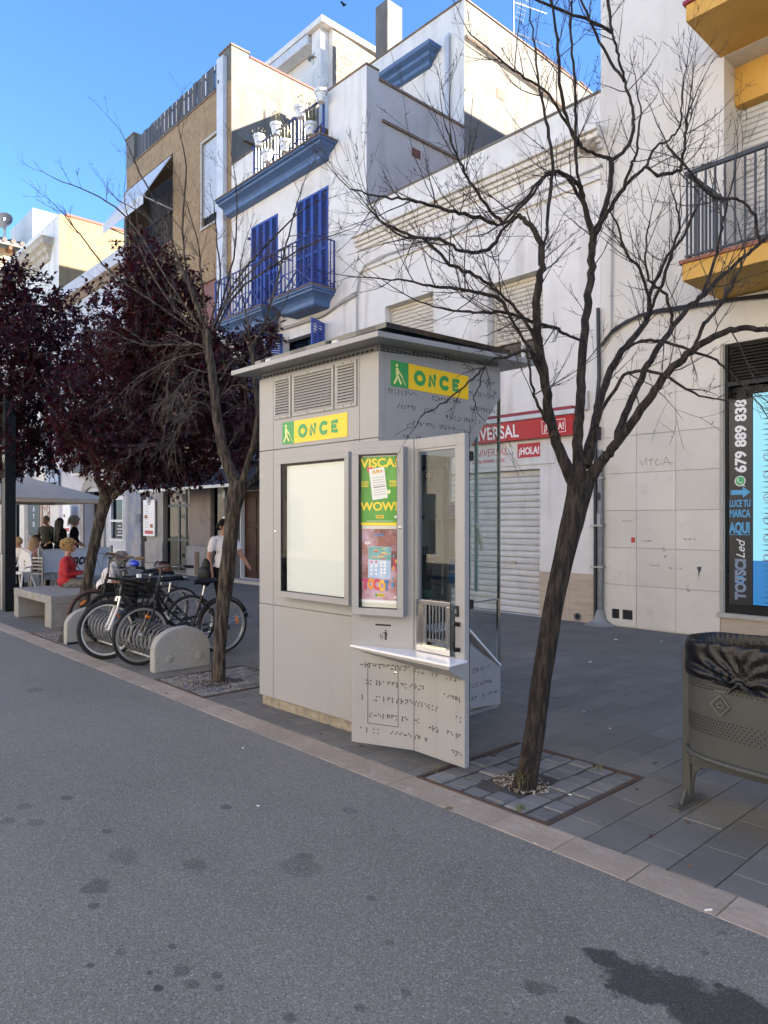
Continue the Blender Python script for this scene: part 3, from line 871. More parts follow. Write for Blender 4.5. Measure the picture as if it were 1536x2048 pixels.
# the green and yellow sign, built of plates, letters and the white-cane walker
def walker(parent, o, rt, s, nrm):
    o, rt, nrm = Vector(o), Vector(rt), Vector(nrm)
    up = Vector((0, 0, 1))
    def P_(x, z): return o + rt * x * s + up * z * s + nrm * .003
    b = MB()
    def stroke(pts, w):
        for i, (p, q) in enumerate(zip(pts, pts[1:])):
            b.bar(P_(*p) + nrm * .0004 * i, P_(*q) + nrm * .0004 * i, w * s, .002, nrm)
    b.disc(P_(.30, .82), rt, up, .072 * s, 14)
    stroke([(.31, .72), (.33, .44)], .15)
    stroke([(.34, .68), (.50, .50), (.60, .40)], .06)
    stroke([(.31, .42), (.28, .30), (.15, .10)], .09)
    stroke([(.36, .42), (.42, .30), (.54, .12)], .09)
    stroke([(.58, .42), (.78, .10)], .028)
    b.build('cane_walker_emblem', mat('pale_yellow_emblem', (.74, .76, .30), .5), parent, local=True)
def once_sign(o, rt, w, h, gw, nrm):
    o, rt, nrm = Vector(o), Vector(rt), Vector(nrm)
    up = Vector((0, 0, 1))
    sg = MB().hexa([o, o + rt * gw, o + rt * gw + up * h, o + up * h], [q + nrm * .004 for q in (o, o + rt * gw, o + rt * gw + up * h, o + up * h)], 0)
    a, e = o + rt * (gw + .0005), o + rt * w
    sg.hexa([a, e, e + up * h, a + up * h], [q + nrm * .004 for q in (a, e, e + up * h, a + up * h)], 1)
    s_ = kp(sg, 'sign', [GREEN_LOGO, YELLOW_LOGO])
    walker(s_, o + nrm * .003, rt, h, nrm)
    b = MB()
    lw = (w - gw)
    k = .0
    cell = lw * .80 / 4
    H_ = h * .58
    z0 = h * .21
    T = h * .185
    def S(pts, closed=False, lift=0):
        Q = [o + rt * (gw + lw * .11 + x) + up * (z0 + y) + nrm * (.0052 + lift) for x, y in pts]
        b.tube(Q, T / 2, 8, True, 0, closed)
        if not closed:
            for q in (Q[0], Q[-1]):
                b.ball(q, T / 2, 8, 6)
    def arc(cx, cy, rx, ry, a0, a1, n=14):
        return [(cx + rx * math.cos(math.radians(a0 + (a1 - a0) * i / n)), cy + ry * math.sin(math.radians(a0 + (a1 - a0) * i / n))) for i in range(n + 1)]
    w0 = cell * .66
    t2 = T / 2
    S(arc(w0 * .5, H_ / 2, w0 / 2 + .002, H_ / 2 - t2 + .004, 0, 360, 22)[:-1], True)
    x = cell
    S([(x + t2, t2), (x + t2, H_ - t2), (x + w0 - t2, t2), (x + w0 - t2, H_ - t2)])
    x = cell * 2
    S(arc(x + w0 * .56, H_ / 2, w0 * .5, H_ / 2 - t2 + .004, 52, 308, 16))
    x = cell * 3
    S([(x + w0 - t2, H_ - t2), (x + t2, H_ - t2), (x + t2, t2), (x + w0 - t2, t2)])
    S([(x + t2, H_ / 2), (x + w0 * .8 - t2, H_ / 2)])
    # the strokes are pressed flat against the plate
    vv = np.array(b.v)
    nn = np.array(nrm)
    dist = (vv - np.array(o + nrm * .0045)) @ nn
    vv -= np.outer(dist * (1 - .06), nn)
    b.v = [tuple(q) for q in vv]
    b.build('lettering', GREEN_LOGO, s_, local=True)
once_sign((-1.203, -.0005, 2.298), (1, 0, 0), .853, .188, .168, (0, -1, 0))
once_sign((.0005, .125, 2.661), (0, 1, 0), .91, .196, .187, (1, 0, 0))

# display case with an empty white board
def case(x0, x1, z0, z1, f, dep, O, rt, nrm, bottom=None):
    O, rt, nrm = Vector(O), Vector(rt), Vector(nrm)
    up = Vector((0, 0, 1))
    def q(x, z, e): return O + rt * x + up * z + nrm * e
    b = MB()
    fb = bottom or f
    for a, c, e, g in ((x0, x1, z0, z0 + fb), (x0, x1, z1 - f, z1), (x0, x0 + f, z0 + fb, z1 - f), (x1 - f, x1, z0 + fb, z1 - f)):
        b.hexa([q(a, e, .001), q(c, e, .001), q(c, g, .001), q(a, g, .001)], [q(a, e, dep), q(c, e, dep), q(c, g, dep), q(a, g, dep)])
    fr = kp(b, 'display_case', KIOSK, .003)
    i0, i1, j0, j1 = x0 + f, x1 - f, z0 + fb, z1 - f
    t = .004
    b = MB()
    for a, c, e, g in ((i0, i1, j0, j0 + t), (i0, i1, j1 - t, j1), (i0, i0 + t, j0 + t, j1 - t), (i1 - t, i1, j0 + t, j1 - t)):
        b.hexa([q(a, e, .002), q(c, e, .002), q(c, g, .002), q(a, g, .002)], [q(a, e, dep - .006), q(c, e, dep - .006), q(c, g, dep - .006), q(a, g, dep - .006)])
    b.build('rubber_seal', BLACK_METAL, fr, local=True)
    MB().hexa([q(i0 + t, j0 + t, .003), q(i1 - t, j0 + t, .003), q(i1 - t, j1 - t, .003), q(i0 + t, j1 - t, .003)],
              [q(i0 + t, j0 + t, .006), q(i1 - t, j0 + t, .006), q(i1 - t, j1 - t, .006), q(i0 + t, j1 - t, .006)]).build('case_back', BLACK_METAL, fr, local=True)
    MB().add([q(i0 + t, j0 + t, dep - .012), q(i1 - t, j0 + t, dep - .012), q(i1 - t, j1 - t, dep - .012), q(i0 + t, j1 - t, dep - .012)], [(0, 1, 2, 3)]).build('case_glass', POSTER_GLASS, fr, local=True)
    return fr, q
fr, q = case(-1.16, -.239, 1.001, 2.17, .05, .09, (0, 0, 0), (1, 0, 0), (0, -1, 0))
kp(MB().hexa([q(-1.075, 1.055, .04), q(-.30, 1.055, .04), q(-.30, 2.105, .04), q(-1.075, 2.105, .04)], [q(-1.075, 1.055, .047), q(-.30, 1.055, .047), q(-.30, 2.105, .047), q(-1.075, 2.105, .047)]), 'white_board', WHITE_BOARD, parent=fr)
lk = MB().lathe([(.011, 0), (.011, .003), (.007, .004)], (-1.31, 0, 1.55), 10, 0, (1, 0, 0), (0, 0, 1), (0, -1, 0))
kp(lk, 'cam_lock', STEEL)

# the door bay: two leaves folded along a vertical line, set in front of the corner
A0, A1, A2 = Vector((.007, -.274, 0)), Vector((.454, -.098, 0)), Vector((.922, -.123, 0))
ra, rb = (A1 - A0).normalized(), (A2 - A1).normalized()
LA, LB = (A1 - A0).length, (A2 - A1).length
na, nb = Vector((ra.y, -ra.x, 0)), Vector((rb.y, -rb.x, 0))
UPV = Vector((0, 0, 1))
def qa(s, z, e=0): return A0 + ra * s + UPV * z + na * e
def qb(s, z, e=0): return A1 + rb * s + UPV * z + nb * e
def slab_on(q_, s0, s1, z0, z1, e0, e1, b=None):
    b = b or MB()
    return b.hexa([q_(s0, z0, e0), q_(s1, z0, e0), q_(s1, z1, e0), q_(s0, z1, e0)], [q_(s0, z0, e1), q_(s1, z0, e1), q_(s1, z1, e1), q_(s0, z1, e1)])
TH = .045
kp(slab_on(qa, 0, LA - .002, .07, 2.205, -TH, 0), 'door_leaf', KIOSK, .003)
b = MB()
slab_on(qb, .03, .395, .07, .755, -TH, 0, b)
slab_on(qb, .03, .395, 2.131, 2.205, -TH, 0, b)
slab_on(qb, .395, LB, .07, 2.205, -TH, 0, b)
slab_on(qb, .002, .03, .07, 2.205, -TH, 0, b)
kp(b, 'window_leaf', KIOSK, .003)
kp(slab_on(qb, LB - .006, LB, .072, 2.203, -TH - .004, -TH), 'edge_seal', BLACK_METAL)
kp(slab_on(qb, .0301, .3949, .756, 2.13, -.03, -.022), 'window_pane', DOOR_GLASS)
b = MB()
for e in ((.03, .04, .756, 2.13), (.38, .395, .756, 2.13), (.04, .38, 2.115, 2.13), (.04, .38, .756, .765)):
    slab_on(qb, *e, -.021, -.006, b)
kp(b, 'window_gasket', KIOSK_DARK)
# service hatch: a steel frame with upright bars
b = MB()
s0, s1, z0, z1 = .034, .350, .765, 1.113
for e in ((s0, s1, z1 - .03, z1), (s0, s1, z0, z0 + .035), (s0, s0 + .02, z0 + .035, z1 - .03), (s1 - .035, s1, z0 + .035, z1 - .03)):
    slab_on(qb, *e, -.018, .012, b)
hatch = kp(b, 'service_hatch', STEEL, .002)
kp(slab_on(qb, s0 + .02, s0 + .075, z0 + .035, z1 - .03, -.017, -.012), 'hatch_cheek', STEEL, parent=hatch)
for i in range(7):
    s = s0 + .105 + i * .031
    put(slab_on(qb, s, s + .009, z0 + .09, z1 - .03, -.015, -.006).mesh('bar', [STEEL]), 'bar', hatch, Matrix.Identity(4))
kp(slab_on(qb, s0 + .09, s1 - .036, z0 + .068, z0 + .09, -.016, -.004), 'bar_rail', STEEL, parent=hatch)
kp(slab_on(qb, s0 + .02, s1 - .036, z0 + .036, z0 + .042, -.16, -.016), 'pay_tray', STEEL, parent=hatch)
kp(slab_on(qb, .12, .24, z0 + .043, z0 + .046, -.14, -.05), 'slip', WHITE_PRINT, parent=hatch)
# case with two posters
fr2, q2 = case(.045, .432, .988, 2.153, .047, .075, A0, ra, na, .05)
kp(MB().hexa([q2(.10, 1.043, .03), q2(.383, 1.043, .03), q2(.383, 2.10, .03), q2(.10, 2.10, .03)], [q2(.10, 1.043, .034), q2(.383, 1.043, .034), q2(.383, 2.10, .034), q2(.10, 2.10, .034)]), 'poster_board', mat('cream_board', (.62, .62, .56), .5), parent=fr2)
lk = MB().lathe([(.011, 0), (.011, .003), (.006, .005)], q2(.408, 1.60, .075), 10, 0, tuple(ra), (0, 0, 1), tuple(na))
kp(lk, 'cam_lock', STEEL, parent=fr2)
# slot, litter pictogram, hatch door, lock, handle
kp(slab_on(qa, .188, .308, .91, .922, 0, .0015), 'paper_slot', DARK_GAP)
b = MB()
def pa_(s, z, e=.002): return qa(.222 + s, .812 + z, e)
b.disc(pa_(.046, .068), ra, UPV, .0062, 10)
for k, (p_, r_, w) in enumerate((((.046, .058), (.046, .034), .015), ((.042, .036), (.042, .002), .006), ((.050, .036), (.050, .002), .006), ((.04, .055), (.022, .047), .005), ((.052, .056), (.055, .034), .004),
                        ((.004, .040), (.009, .010), .003), ((.024, .036), (.020, .010), .003), ((.009, .010), (.020, .010), .003), ((.004, .040), (.012, .042), .003))):
    b.bar(pa_(*p_, .002 + .0003 * k), pa_(*r_, .002 + .0003 * k), w, .0012, na)
kp(b, 'litter_pictogram', BLACK_PRINT)
b = MB()
t = .004
for e in ((.127, .364, .215, .215 + t), (.127, .364, .64 - t, .64), (.127, .127 + t, .215 + t, .64 - t), (.364 - t, .364, .215 + t, .64 - t)):
    slab_on(qa, *e, 0, .001, b)
kp(b, 'hatch_outline', BLACK_PRINT)
kp(MB().lathe([(.010, 0), (.010, .003), (.006, .005)], qa(.342, .59), 10, 0, tuple(ra), (0, 0, 1), tuple(na)), 'cam_lock', STEEL)
lo = kp(slab_on(qb, .392, .422, 1.028, 1.10, 0, .012), 'lock_plate', BLACK_METAL, .006)
kp(slab_on(qb, .40, .414, 1.05, 1.08, .012, .018), 'lock_barrel', STEEL, parent=lo)
hb = MB().tube([qb(.412, .985, .0), qb(.412, .985, .03), qb(.412, .97, .042), qb(.412, .83, .042), qb(.412, .815, .03), qb(.412, .815, 0)], .011, 8)
kp(hb, 'pull_handle', BLACK_METAL, smooth=50)
kp(slab_on(qb, .39, .435, .968, .995, 0, .012).hexa(*[[qb(s_, z_, e_) for s_, z_ in ((.39, .805), (.435, .805), (.435, .832), (.39, .832))] for e_ in (0, .012)]), 'handle_mount', BLACK_METAL, .004)
for z in (2.03, 1.08):
    kp(slab_on(qb, LB - .03, LB + .012, z, z + .06, -TH - .03, -TH - .005), 'hinge', BLACK_METAL, .004)
# counter: a white wedge shaped top on a folded bracket
zc = .762
ctop = [A0 + na * .002 + UPV * 0, Vector((.964, -.315, 0)), Vector((.948, -.126, 0)), A1 + (na + nb) * .001]
ctop[0] = Vector((-.004, -.281, 0))
kp(MB().hexa([p_ + UPV * (zc - .016) for p_ in ctop], [p_ + UPV * zc for p_ in ctop]), 'counter_top', WHITE_TOP, .003)
zz = zc - .018
br = MB()
o_ = [Vector((.09, -.272, zz)), Vector((.945, -.303, zz)), Vector((.935, -.125, zz)), A1 + UPV * zz + nb * .001]
lw = [qa(.10, zz - .045, .001), qb(LB - .004, zz - .125, .001), qb(LB - .004, zz - .125, .0005), qa(LA - .01, zz - .11, .001)]
br.add([o_[0], o_[1], o_[2], o_[3], qa(.10, zz - .03, .001), qa(LA, zz - .10, .0012), qb(LB + .012, zz - .115, .0012), o_[1] - UPV * .02, o_[0] - UPV * .012],
       [(0, 1, 2, 3), (0, 8, 7, 1), (8, 4, 5, 7), (7, 5, 6), (1, 7, 6, 2), (3, 5, 4, 0), (2, 6, 5, 3)])
kp(br, 'counter_bracket', KIOSK)

# braille rows punched in the plates
BR = [(1, 2, 4), (1, 3, 4, 5), (2, 4), (1, 5), (1, 2, 3, 5), (4, 5, 6), (1, 3), (2, 3, 4), (1, 4, 5), (1, 3, 5, 6), (2, 5), (3, 4, 6), (1,), (1, 2, 3), (1, 2, 4, 5)]
def braille(b, q_, rt, s0, s1, z, pitch=.0335, dd=.013, r=.0056, e=.0012, gaps=.12):
    s = s0
    while s < s1:
        if R.random() > gaps:
            for d in R.choice(BR):
                cx, cz = s + (dd if d > 3 else 0), z - dd * ((d - 1) % 3)
                b.disc(q_(cx, cz, e), rt, UPV, r, 8)
            s += pitch
        else:
            s += pitch * R.choice((1, 2))
b = MB()
for z, x0, sp in ((.640, .075, .13), (.520, .085, .16), (.410, .085, .10), (.290, .08, .12), (.180, .075, .1)):
    braille(b, qa, ra, x0, LA - .015, z, gaps=sp * .6)
for z, x0, x1 in ((.640, .012, .43), (.525, .012, .10), (.51, .29, .43), (.412, .012, .22), (.385, .40, .45), (.295, .012, .06), (.275, .15, .44), (.180, .012, .13), (.16, .36, .45)):
    braille(b, qb, rb, x0, x1, z, gaps=.05)
kp(b, 'braille_dots', BLACK_PRINT, kind='stuff')
b = MB()
def qs(s, z, e=0): return Vector((e, s, z))
for z, x0, x1 in ((2.852, 1.09, 1.40), (2.735, 1.06, 1.42), (2.635, .10, .42), (2.635, .52, .95), (2.61, 1.07, 1.45), (2.53, .13, .40), (2.53, .50, .62), (2.50, .76, 1.22), (2.415, .38, .85), (2.40, .88, 1.07), (2.30, .26, .58)):
    braille(b, qs, Vector((0, 1, 0)), x0, x1, z, pitch=.036, r=.006, gaps=.06)
for z, x0, x1 in ((.385, .80, 1.32), (.26, .80, 1.36), (.15, .80, 1.42)):
    braille(b, qs, Vector((0, 1, 0)), x0, x1, z, pitch=.036, r=.006, gaps=.08)
kp(b, 'braille_dots', BLACK_PRINT, kind='stuff')
kp(MB().cyl((0, .33, 2.30), (.008, .33, 2.30), .012, 10), 'cam_lock', STEEL)

# two posters behind the glass
def world_q(q_):
    M = Matrix.Translation(KO) @ Matrix.Rotation(KR, 4, 'Z')
    return lambda s, z, e=0: M @ q_(s, z, e)
wq = world_q(q2)
wr = (Matrix.Rotation(KR, 3, 'Z') @ ra)
wnrm = (Matrix.Rotation(KR, 3, 'Z') @ na)
def sheet(s0, s1, z0, z1, e, name, m, label, cat='poster'):
    o = thing(name, label, cat, tuple(wq((s0 + s1) / 2, z0, e)))
    MB().hexa([wq(s0, z0, e), wq(s1, z0, e), wq(s1, z1, e), wq(s0, z1, e)], [wq(s0, z0, e + .0012), wq(s1, z0, e + .0012), wq(s1, z1, e + .0012), wq(s0, z1, e + .0012)]).build('sheet', m, o)
    return o
def patch(par, s0, s1, z0, z1, e, m, name='print_block', rot=0):
    c = ((s0 + s1) / 2, (z0 + z1) / 2)
    pts = []
    for s, z in ((s0, z0), (s1, z0), (s1, z1), (s0, z1)):
        ds, dz = s - c[0], z - c[1]
        pts.append(wq(c[0] + ds * math.cos(rot) - dz * math.sin(rot), c[1] + ds * math.sin(rot) + dz * math.cos(rot), e))
    return MB().add(pts, [(0, 1, 2, 3)]).build(name, m, par)
def dot(par, s, z, r, e, m, name='print_dot', rz_=None):
    return MB().disc(wq(s, z, e), wr, UPV, r, 16, 0, rz_).build(name, m, par)
def ptext(par, s_, size, s, z, e, m, width=None, bold=.02, rot=0, align='LEFT'):
    rt = wr * math.cos(rot) + UPV * math.sin(rot)
    up = -wr * math.sin(rot) + UPV * math.cos(rot)
    return text(s_, size, wq(s, z, e), rt, up, m, par, bold=bold, depth=.0002, align=align, width=width)
PG = mat('green_poster_print', (.09, .34, .035), .5, c2=(.06, .27, .03), nscale=3)
PY = mat('yellow_poster_print', (.85, .62, .03), .5)
p1 = sheet(.092, .381, 1.612, 2.09, .036, 'green_poster', PG, 'upper green lottery poster with yellow capitals behind the case glass')
ptext(p1, 'VISCA!', .085, .094, 2.018, .0395, PY, .283, .03)
ptext(p1, 'WOW!', .080, .094, 1.718, .0395, PY, .283, .03)
patch(p1, .092, .381, 1.612, 1.632, .0392, PY)
patch(p1, .170, .288, 1.795, 2.012, .0396, PAPER, 'ticket_print', .13)
dot(p1, .165, 2.003, .025, .0394, mat('pink_red_print', (.62, .04, .09), .5))
dot(p1, .308, 1.845, .015, .0394, mat('pale_green_print', (.70, .74, .42), .5))
ptext(p1, 'DUPLA', .03, .183, 1.972, .0402, mat('orange_print', (.62, .30, .03), .5), .082, .06, .13)
for i in range(8):
    z = 1.945 - i * .017
    patch(p1, .184 + .002 * i, .274 + .002 * i, z, z + (.003 if i != 4 else .008), .0401, mat('grey_print', (.22, .22, .22), .6), 'print_line', .13)
ptext(p1, 'DOS', .024, .098, 1.905, .0395, PY, .055, .02)
ptext(p1, 'PER', .024, .314, 1.905, .0395, PY, .055, .02)
for s in (.098, .314):
    patch(p1, s, s + .055, 1.893, 1.898, .0395, PY, 'print_line')
    patch(p1, s, s + .055, 1.882, 1.887, .0395, PY, 'print_line')
patch(p1, .192, .270, 1.662, 1.684, .0394, PY)
patch(p1, .192, .210, 1.662, 1.684, .0396, GREEN_LOGO)
ptext(p1, 'ONCE', .020, .214, 1.666, .0397, BLACK_PRINT, .05, .03)
dot(p1, .36, 1.672, .010, .0394, PAPER)
patch(p1, .14, .34, 1.641, 1.644, .0394, WHITE_PRINT, 'print_line')
P2M = mat('pink_cloud_poster_print', (.34, .12, .085), .5, c2=(.52, .36, .46), nscale=5, lo=.38, hi=.62, patch=((.13, .035, .025), .9), pscale=3.5, plo=.5, phi=.62)
p2 = sheet(.100, .378, 1.072, 1.588, .036, 'pink_poster', P2M, 'lower pink scratch card poster with balloon letters behind the case glass')
patch(p2, .100, .378, 1.072, 1.094, .0392, WHITE_PRINT)
CARD = mat('pale_blue_card_print', (.30, .44, .66), .5, c2=(.55, .62, .76), nscale=9)
patch(p2, .152, .325, 1.245, 1.465, .0394, CARD, 'card_print', -.02)
patch(p2, .154, .324, 1.372, 1.463, .0397, mat('tropical_print', (.20, .42, .50), .5, c2=(.10, .30, .22), nscale=40), 'card_header', -.02)
OR, RE = mat('orange_poster_print', (.80, .30, .03), .5), mat('red_poster_print', (.60, .03, .05), .5)
for i in range(9):
    x_ = R.uniform(.165, .27)
    patch(p2, x_, x_ + R.uniform(.02, .05), 1.378 + i * .0085, 1.384 + i * .0085, .0401 + .0001 * i, (RE, OR, PY)[i % 3], 'print_line', R.uniform(-.1, .1))
for i in range(4):
    for j in range(2):
        dot(p2, .252 + j * .026, 1.355 - (i % 2) * .022 - (i // 2) * .048, .009, .0399, WHITE_PRINT)
        patch(p2, .170 + j * .035, .184 + j * .035, 1.352 - i * .029, 1.366 - i * .029, .0399, RE if i == 0 else WHITE_PRINT)
BL = [mat('magenta_balloon', (.55, .03, .16), .3), OR, mat('red_balloon', (.62, .05, .08), .3), mat('amber_balloon', (.80, .45, .03), .3), mat('blue_balloon', (.04, .17, .42), .3), mat('teal_balloon', (.05, .28, .50), .3)]
for i, ch in enumerate('TOCOTÓ'):
    ptext(p2, ch, .095, .106 + i * .043, 1.168 + .006 * math.sin(i * 1.4), .041 + .0004 * i, BL[i], .050 if i < 4 else .036, .05)
ptext(p2, 'RASCAS', .022, .20, 1.535, .0396, mat('blue_print', (.05, .2, .5), .5), .07, .04, .08)
ptext(p2, 'NOU', .026, .128, 1.478, .0396, WHITE_PRINT, .04, .05, .15)
for i in range(7):
    s = .335 + R.uniform(0, .03)
    patch(p2, s, s + .012, 1.29 + i * .016, 1.315 + i * .016, .0394, R.choice(BL), 'candy_print', R.uniform(-.6, .6))
patch(p2, .205, .275, 1.118, 1.138, .0394, PY)
patch(p2, .205, .222, 1.118, 1.138, .0396, GREEN_LOGO)
ptext(p2, 'ONCE', .018, .226, 1.122, .0397, BLACK_PRINT, .045, .03)
dot(p2, .355, 1.118, .008, .0394, WHITE_PRINT)
# ---------------------------------------------------------------- buildings along the pavement (facades on y = 10.2)
FY = 10.2
def ring_slab(b, x0, x1, yw, prof, mi=0, left=True, right=True):   # mitred moulding: prof = (projection, z) from the bottom up
    om = max(o for o, z in prof)
    rings = []
    for o, z in prof:
        a = x0 + (om - o if left else 0)
        c = x1 - (om - o if right else 0)
        rings.append([(a, yw, z), (a, yw - o, z), (c, yw - o, z), (c, yw, z)])
    vs_ = [p for r in rings for p in r]
    fs = [(3, 2, 1, 0)]
    for i in range(len(rings) - 1):
        for j in range(4):
            fs.append((i * 4 + j, i * 4 + (j + 1) % 4, i * 4 + 4 + (j + 1) % 4, i * 4 + 4 + j))
    n = 4 * (len(rings) - 1)
    fs.append((n, n + 1, n + 2, n + 3))
    return b.add(vs_, fs, mi)
def shell(T, x0, x1, z1, holes, m, yb, side_m=None, name='wall', depth=.2, y=FY, roof_m=None, zr=None):
    b = MB().wall(x0, x1, -.05, z1, holes, y, depth)
    b.build(name, m, T)
    s = MB()
    s.add([(x1, y, -.05), (x1, yb, -.05), (x1, yb, z1), (x1, y, z1)], [(0, 1, 2, 3)])
    s.add([(x0, y, -.05), (x0, yb, -.05), (x0, yb, z1), (x0, y, z1)], [(3, 2, 1, 0)])
    s.add([(x0, yb, -.05), (x1, yb, -.05), (x1, yb, z1), (x0, yb, z1)], [(3, 2, 1, 0)])
    s.build('side_wall', side_m or m, T)
    zz = zr if zr else z1 - .3
    MB().add([(x0, y, zz), (x1, y, zz), (x1, yb, zz), (x0, yb, zz)], [(0, 1, 2, 3)]).build('roof', roof_m or TERRACOTTA, T)
def roller(T, x0, x1, z0, z1, y, pitch, m, name='roller_shutter', guides=None):
    g = MB()
    gm_ = guides or m
    g.box(x0, x0 + .035, y - .02, y + .03, z0, z1)
    g.box(x1 - .035, x1, y - .02, y + .03, z0, z1)
    g.add([(x0, y + .035, z0), (x1, y + .035, z0), (x1, y + .035, z1), (x0, y + .035, z1)], [(0, 1, 2, 3)])
    o = g.build(name, gm_, T)
    n = max(1, int((z1 - z0) / pitch))
    p = (z1 - z0) / n
    w = x1 - x0 - .074
    sm = MB().prism([(.012, 0), (-.002, p * .12), (-.008, p * .5), (-.002, p * .86), (.012, p * .93)], (0, 0, 0), (0, 1, 0), (0, 0, 1), (w, 0, 0)).mesh('slat', [m])
    inv = base_of(o).inverted()
    for i in range(n):
        put(sm, 'slat', o, inv @ Matrix.Translation((x0 + .037, y, z0 + i * p)))
    return o

# --- cream apartment building on the right
B = thing('apartment_building', 'tall cream apartment building with ochre balconies and a marble clad ground floor', 'building', (-6.0, FY, 0))
LX0, LX1 = -4.10, 3.0
shell(B, -6.0, 24, 14.85, [(LX0, LX1, 4.97, 8.08, .58), (LX0, 1.6, .36, 4.085, .25), (LX0, LX1, 8.34, 11.4, .58), (6, 10, 4.97, 8.08), (14, 18, 4.97, 8.08)], CREAM_WALL, 21)
for za, zb, yf in ((4.71, 4.925, 9.02), (8.085, 8.30, 9.13)):
    s = MB().box(-4.15, 3.2, yf, FY - .002, za, zb)
    bal = s.build('balcony', YELLOW_WALL, B, bevel=.006)
    MB().box(-4.18, 3.23, yf - .03, FY - .002, zb, zb + .045).build('tile_edge', TERRACOTTA if za < 6 else DARK_RED, bal)
    if za < 6:
        z0, z1 = zb + .09, 6.06
        MB().box(-4.13, 3.15, yf + .02, yf + .07, z1, z1 + .05).box(-4.13, -4.08, yf + .07, FY, z1, z1 + .05).build('handrail', ANTHRACITE, bal, bevel=.004)
        MB().box(-4.13, 3.15, yf + .03, yf + .06, z0, z0 + .025).box(-4.12, -4.09, yf + .06, FY, z0, z0 + .025).build('bottom_rail', ANTHRACITE, bal)
        bm_ = MB().box(-.011, .011, -.011, .011, zb + .05, z1).mesh('railing_bar', [ANTHRACITE])
        inv = base_of(bal).inverted()
        for i in range(40):
            put(bm_, 'railing_bar', bal, inv @ Matrix.Translation((-4.105 + i * .118, yf + .045, 0)))
        for i in range(1, 10):
            put(bm_, 'railing_bar', bal, inv @ Matrix.Translation((-4.105, yf + .045 + i * .115, 0)))
MB().box(LX0, LX1, 10.57, 10.78, 7.54, 8.079).build('lintel', YELLOW_WALL, B)
MB().box(LX0, LX1, 10.24, 10.78, 4.90, 4.972).build('loggia_floor', TERRACOTTA, B)
roller(B, LX0, -1.2, 4.975, 7.54, 10.74, .082, SLAT_WHITE)
MB().box(-1.2, LX1, 10.765, 10.78, 4.975, 7.54).build('loggia_wall', CREAM_WALL, B)
MB().box(LX0, LX1, 10.765, 10.78, 8.34, 11.4).build('loggia_wall', CREAM_WALL, B)
for xa, xb in ((6, 10), (14, 18)):
    MB().box(xa, xb, 10.38, 10.4, 4.97, 8.08).build('window_pane', SLAT_WHITE, B)
# marble slabs
cx_ = (-5.94, -5.39, -4.778, -4.146)
for i in range(3):
    for j in range(7):
        z0 = .08 + j * .573
        lo_ = .02 if j == 0 else z0
        w, h = cx_[i + 1] - cx_[i] - .005, z0 + .573 - lo_ - .005
        e = R.uniform(.018, .0225)
        holes_ = [(-5.82, -5.70, .13, .25, .018), (-5.60, -5.48, .13, .25, .018)] if (i == 0 and j == 0) else []
        if holes_:
            b = MB().wall(cx_[i] + .0025, cx_[i + 1] - .0025, lo_, lo_ + h, [(-5.80, -5.67, .12, .27, .019), (-5.62, -5.45, .12, .27, .019)], FY - e)
            b.build('marble_slab', MARBLE, B)
            MB().box(-5.81, -5.44, FY - .003, FY - .001, .11, .28).build('vent_hole', DARK_GAP, B)
        else:
            MB().box(cx_[i] + .0025, cx_[i + 1] - .0025, FY - e, FY - .001, lo_, lo_ + h).build('marble_slab', MARBLE, B, bevel=.002)
MB().box(-5.94, -4.14, FY - .0008, FY + .0005, .02, 4.08).build('marble_joint', mat('brownish_joint', (.22, .15, .09), .9), B)
MB().box(-4.138, -4.102, FY - .035, FY + .2, .36, 4.10).build('window_jamb', SILL_STONE, B, bevel=.003)
MB().box(-4.14, 1.7, FY - .02, FY + .1, .02, .30).build('stone_base', TRAVERTINE, B)
MB().box(-4.18, 1.7, FY - .06, FY + .2, .30, .362).build('window_sill', SILL_STONE, B, bevel=.004)
# stuck-on marks on the marble
STK = mat('old_glue_mark', (.30, .285, .26), .9)
for x, z, w, h in ((-4.98, 1.02, .04, .22), (-5.2, .96, .18, .02), (-4.9, .93, .3, .02), (-4.72, 1.36, .22, .015), (-5.33, 1.32, .16, .02), (-5.62, 1.62, .2, .012), (-4.62, .62, .02, .08)):
    for _ in range(7):
        a, c = x + R.uniform(0, w), z + R.uniform(0, h)
        MB().add([(a, FY - .0235, c), (a + R.uniform(.01, .05), FY - .0235, c + R.uniform(-.004, .004)), (a + R.uniform(.01, .05), FY - .0235, c + .012), (a, FY - .0235, c + .009)], [(0, 1, 2, 3)]).build('glue_mark', STK, B, kind='stuff')
tg = MB()
for pts in ([(0, 0), (.04, -.09), (.09, .03), (.10, -.10)], [(.10, -.02), (.2, .0)], [(.16, .02), (.16, -.10)], [(.26, .0), (.22, -.05), (.24, -.1), (.3, -.08), (.3, -.05)], [(.33, -.10), (.37, .02), (.43, -.1)], [(.35, -.06), (.47, -.07)]):
    tg.tube([(-5.33 + x * 1.1, FY - .024, 2.56 + z) for x, z in pts], .004, 4)
tg.build('pencil_scribble', mat('grey_scribble', (.36, .35, .33), .8), B)
MB().box(-5.47, -5.41, FY - .0245, FY - .0225, 1.305, 1.385).build('small_red_notice', RED_PRINT, B)
MB().add([(-4.47, FY - .0245, .98), (-4.40, FY - .0245, .99), (-4.41, FY - .0245, .93), (-4.43, FY - .0245, .90), (-4.44, FY - .0245, .80), (-4.45, FY - .0245, .93)], [(0, 1, 2, 3, 4, 5)]).build('torn_sticker', mat('torn_dark_sticker', (.03, .05, .06), .6), B)
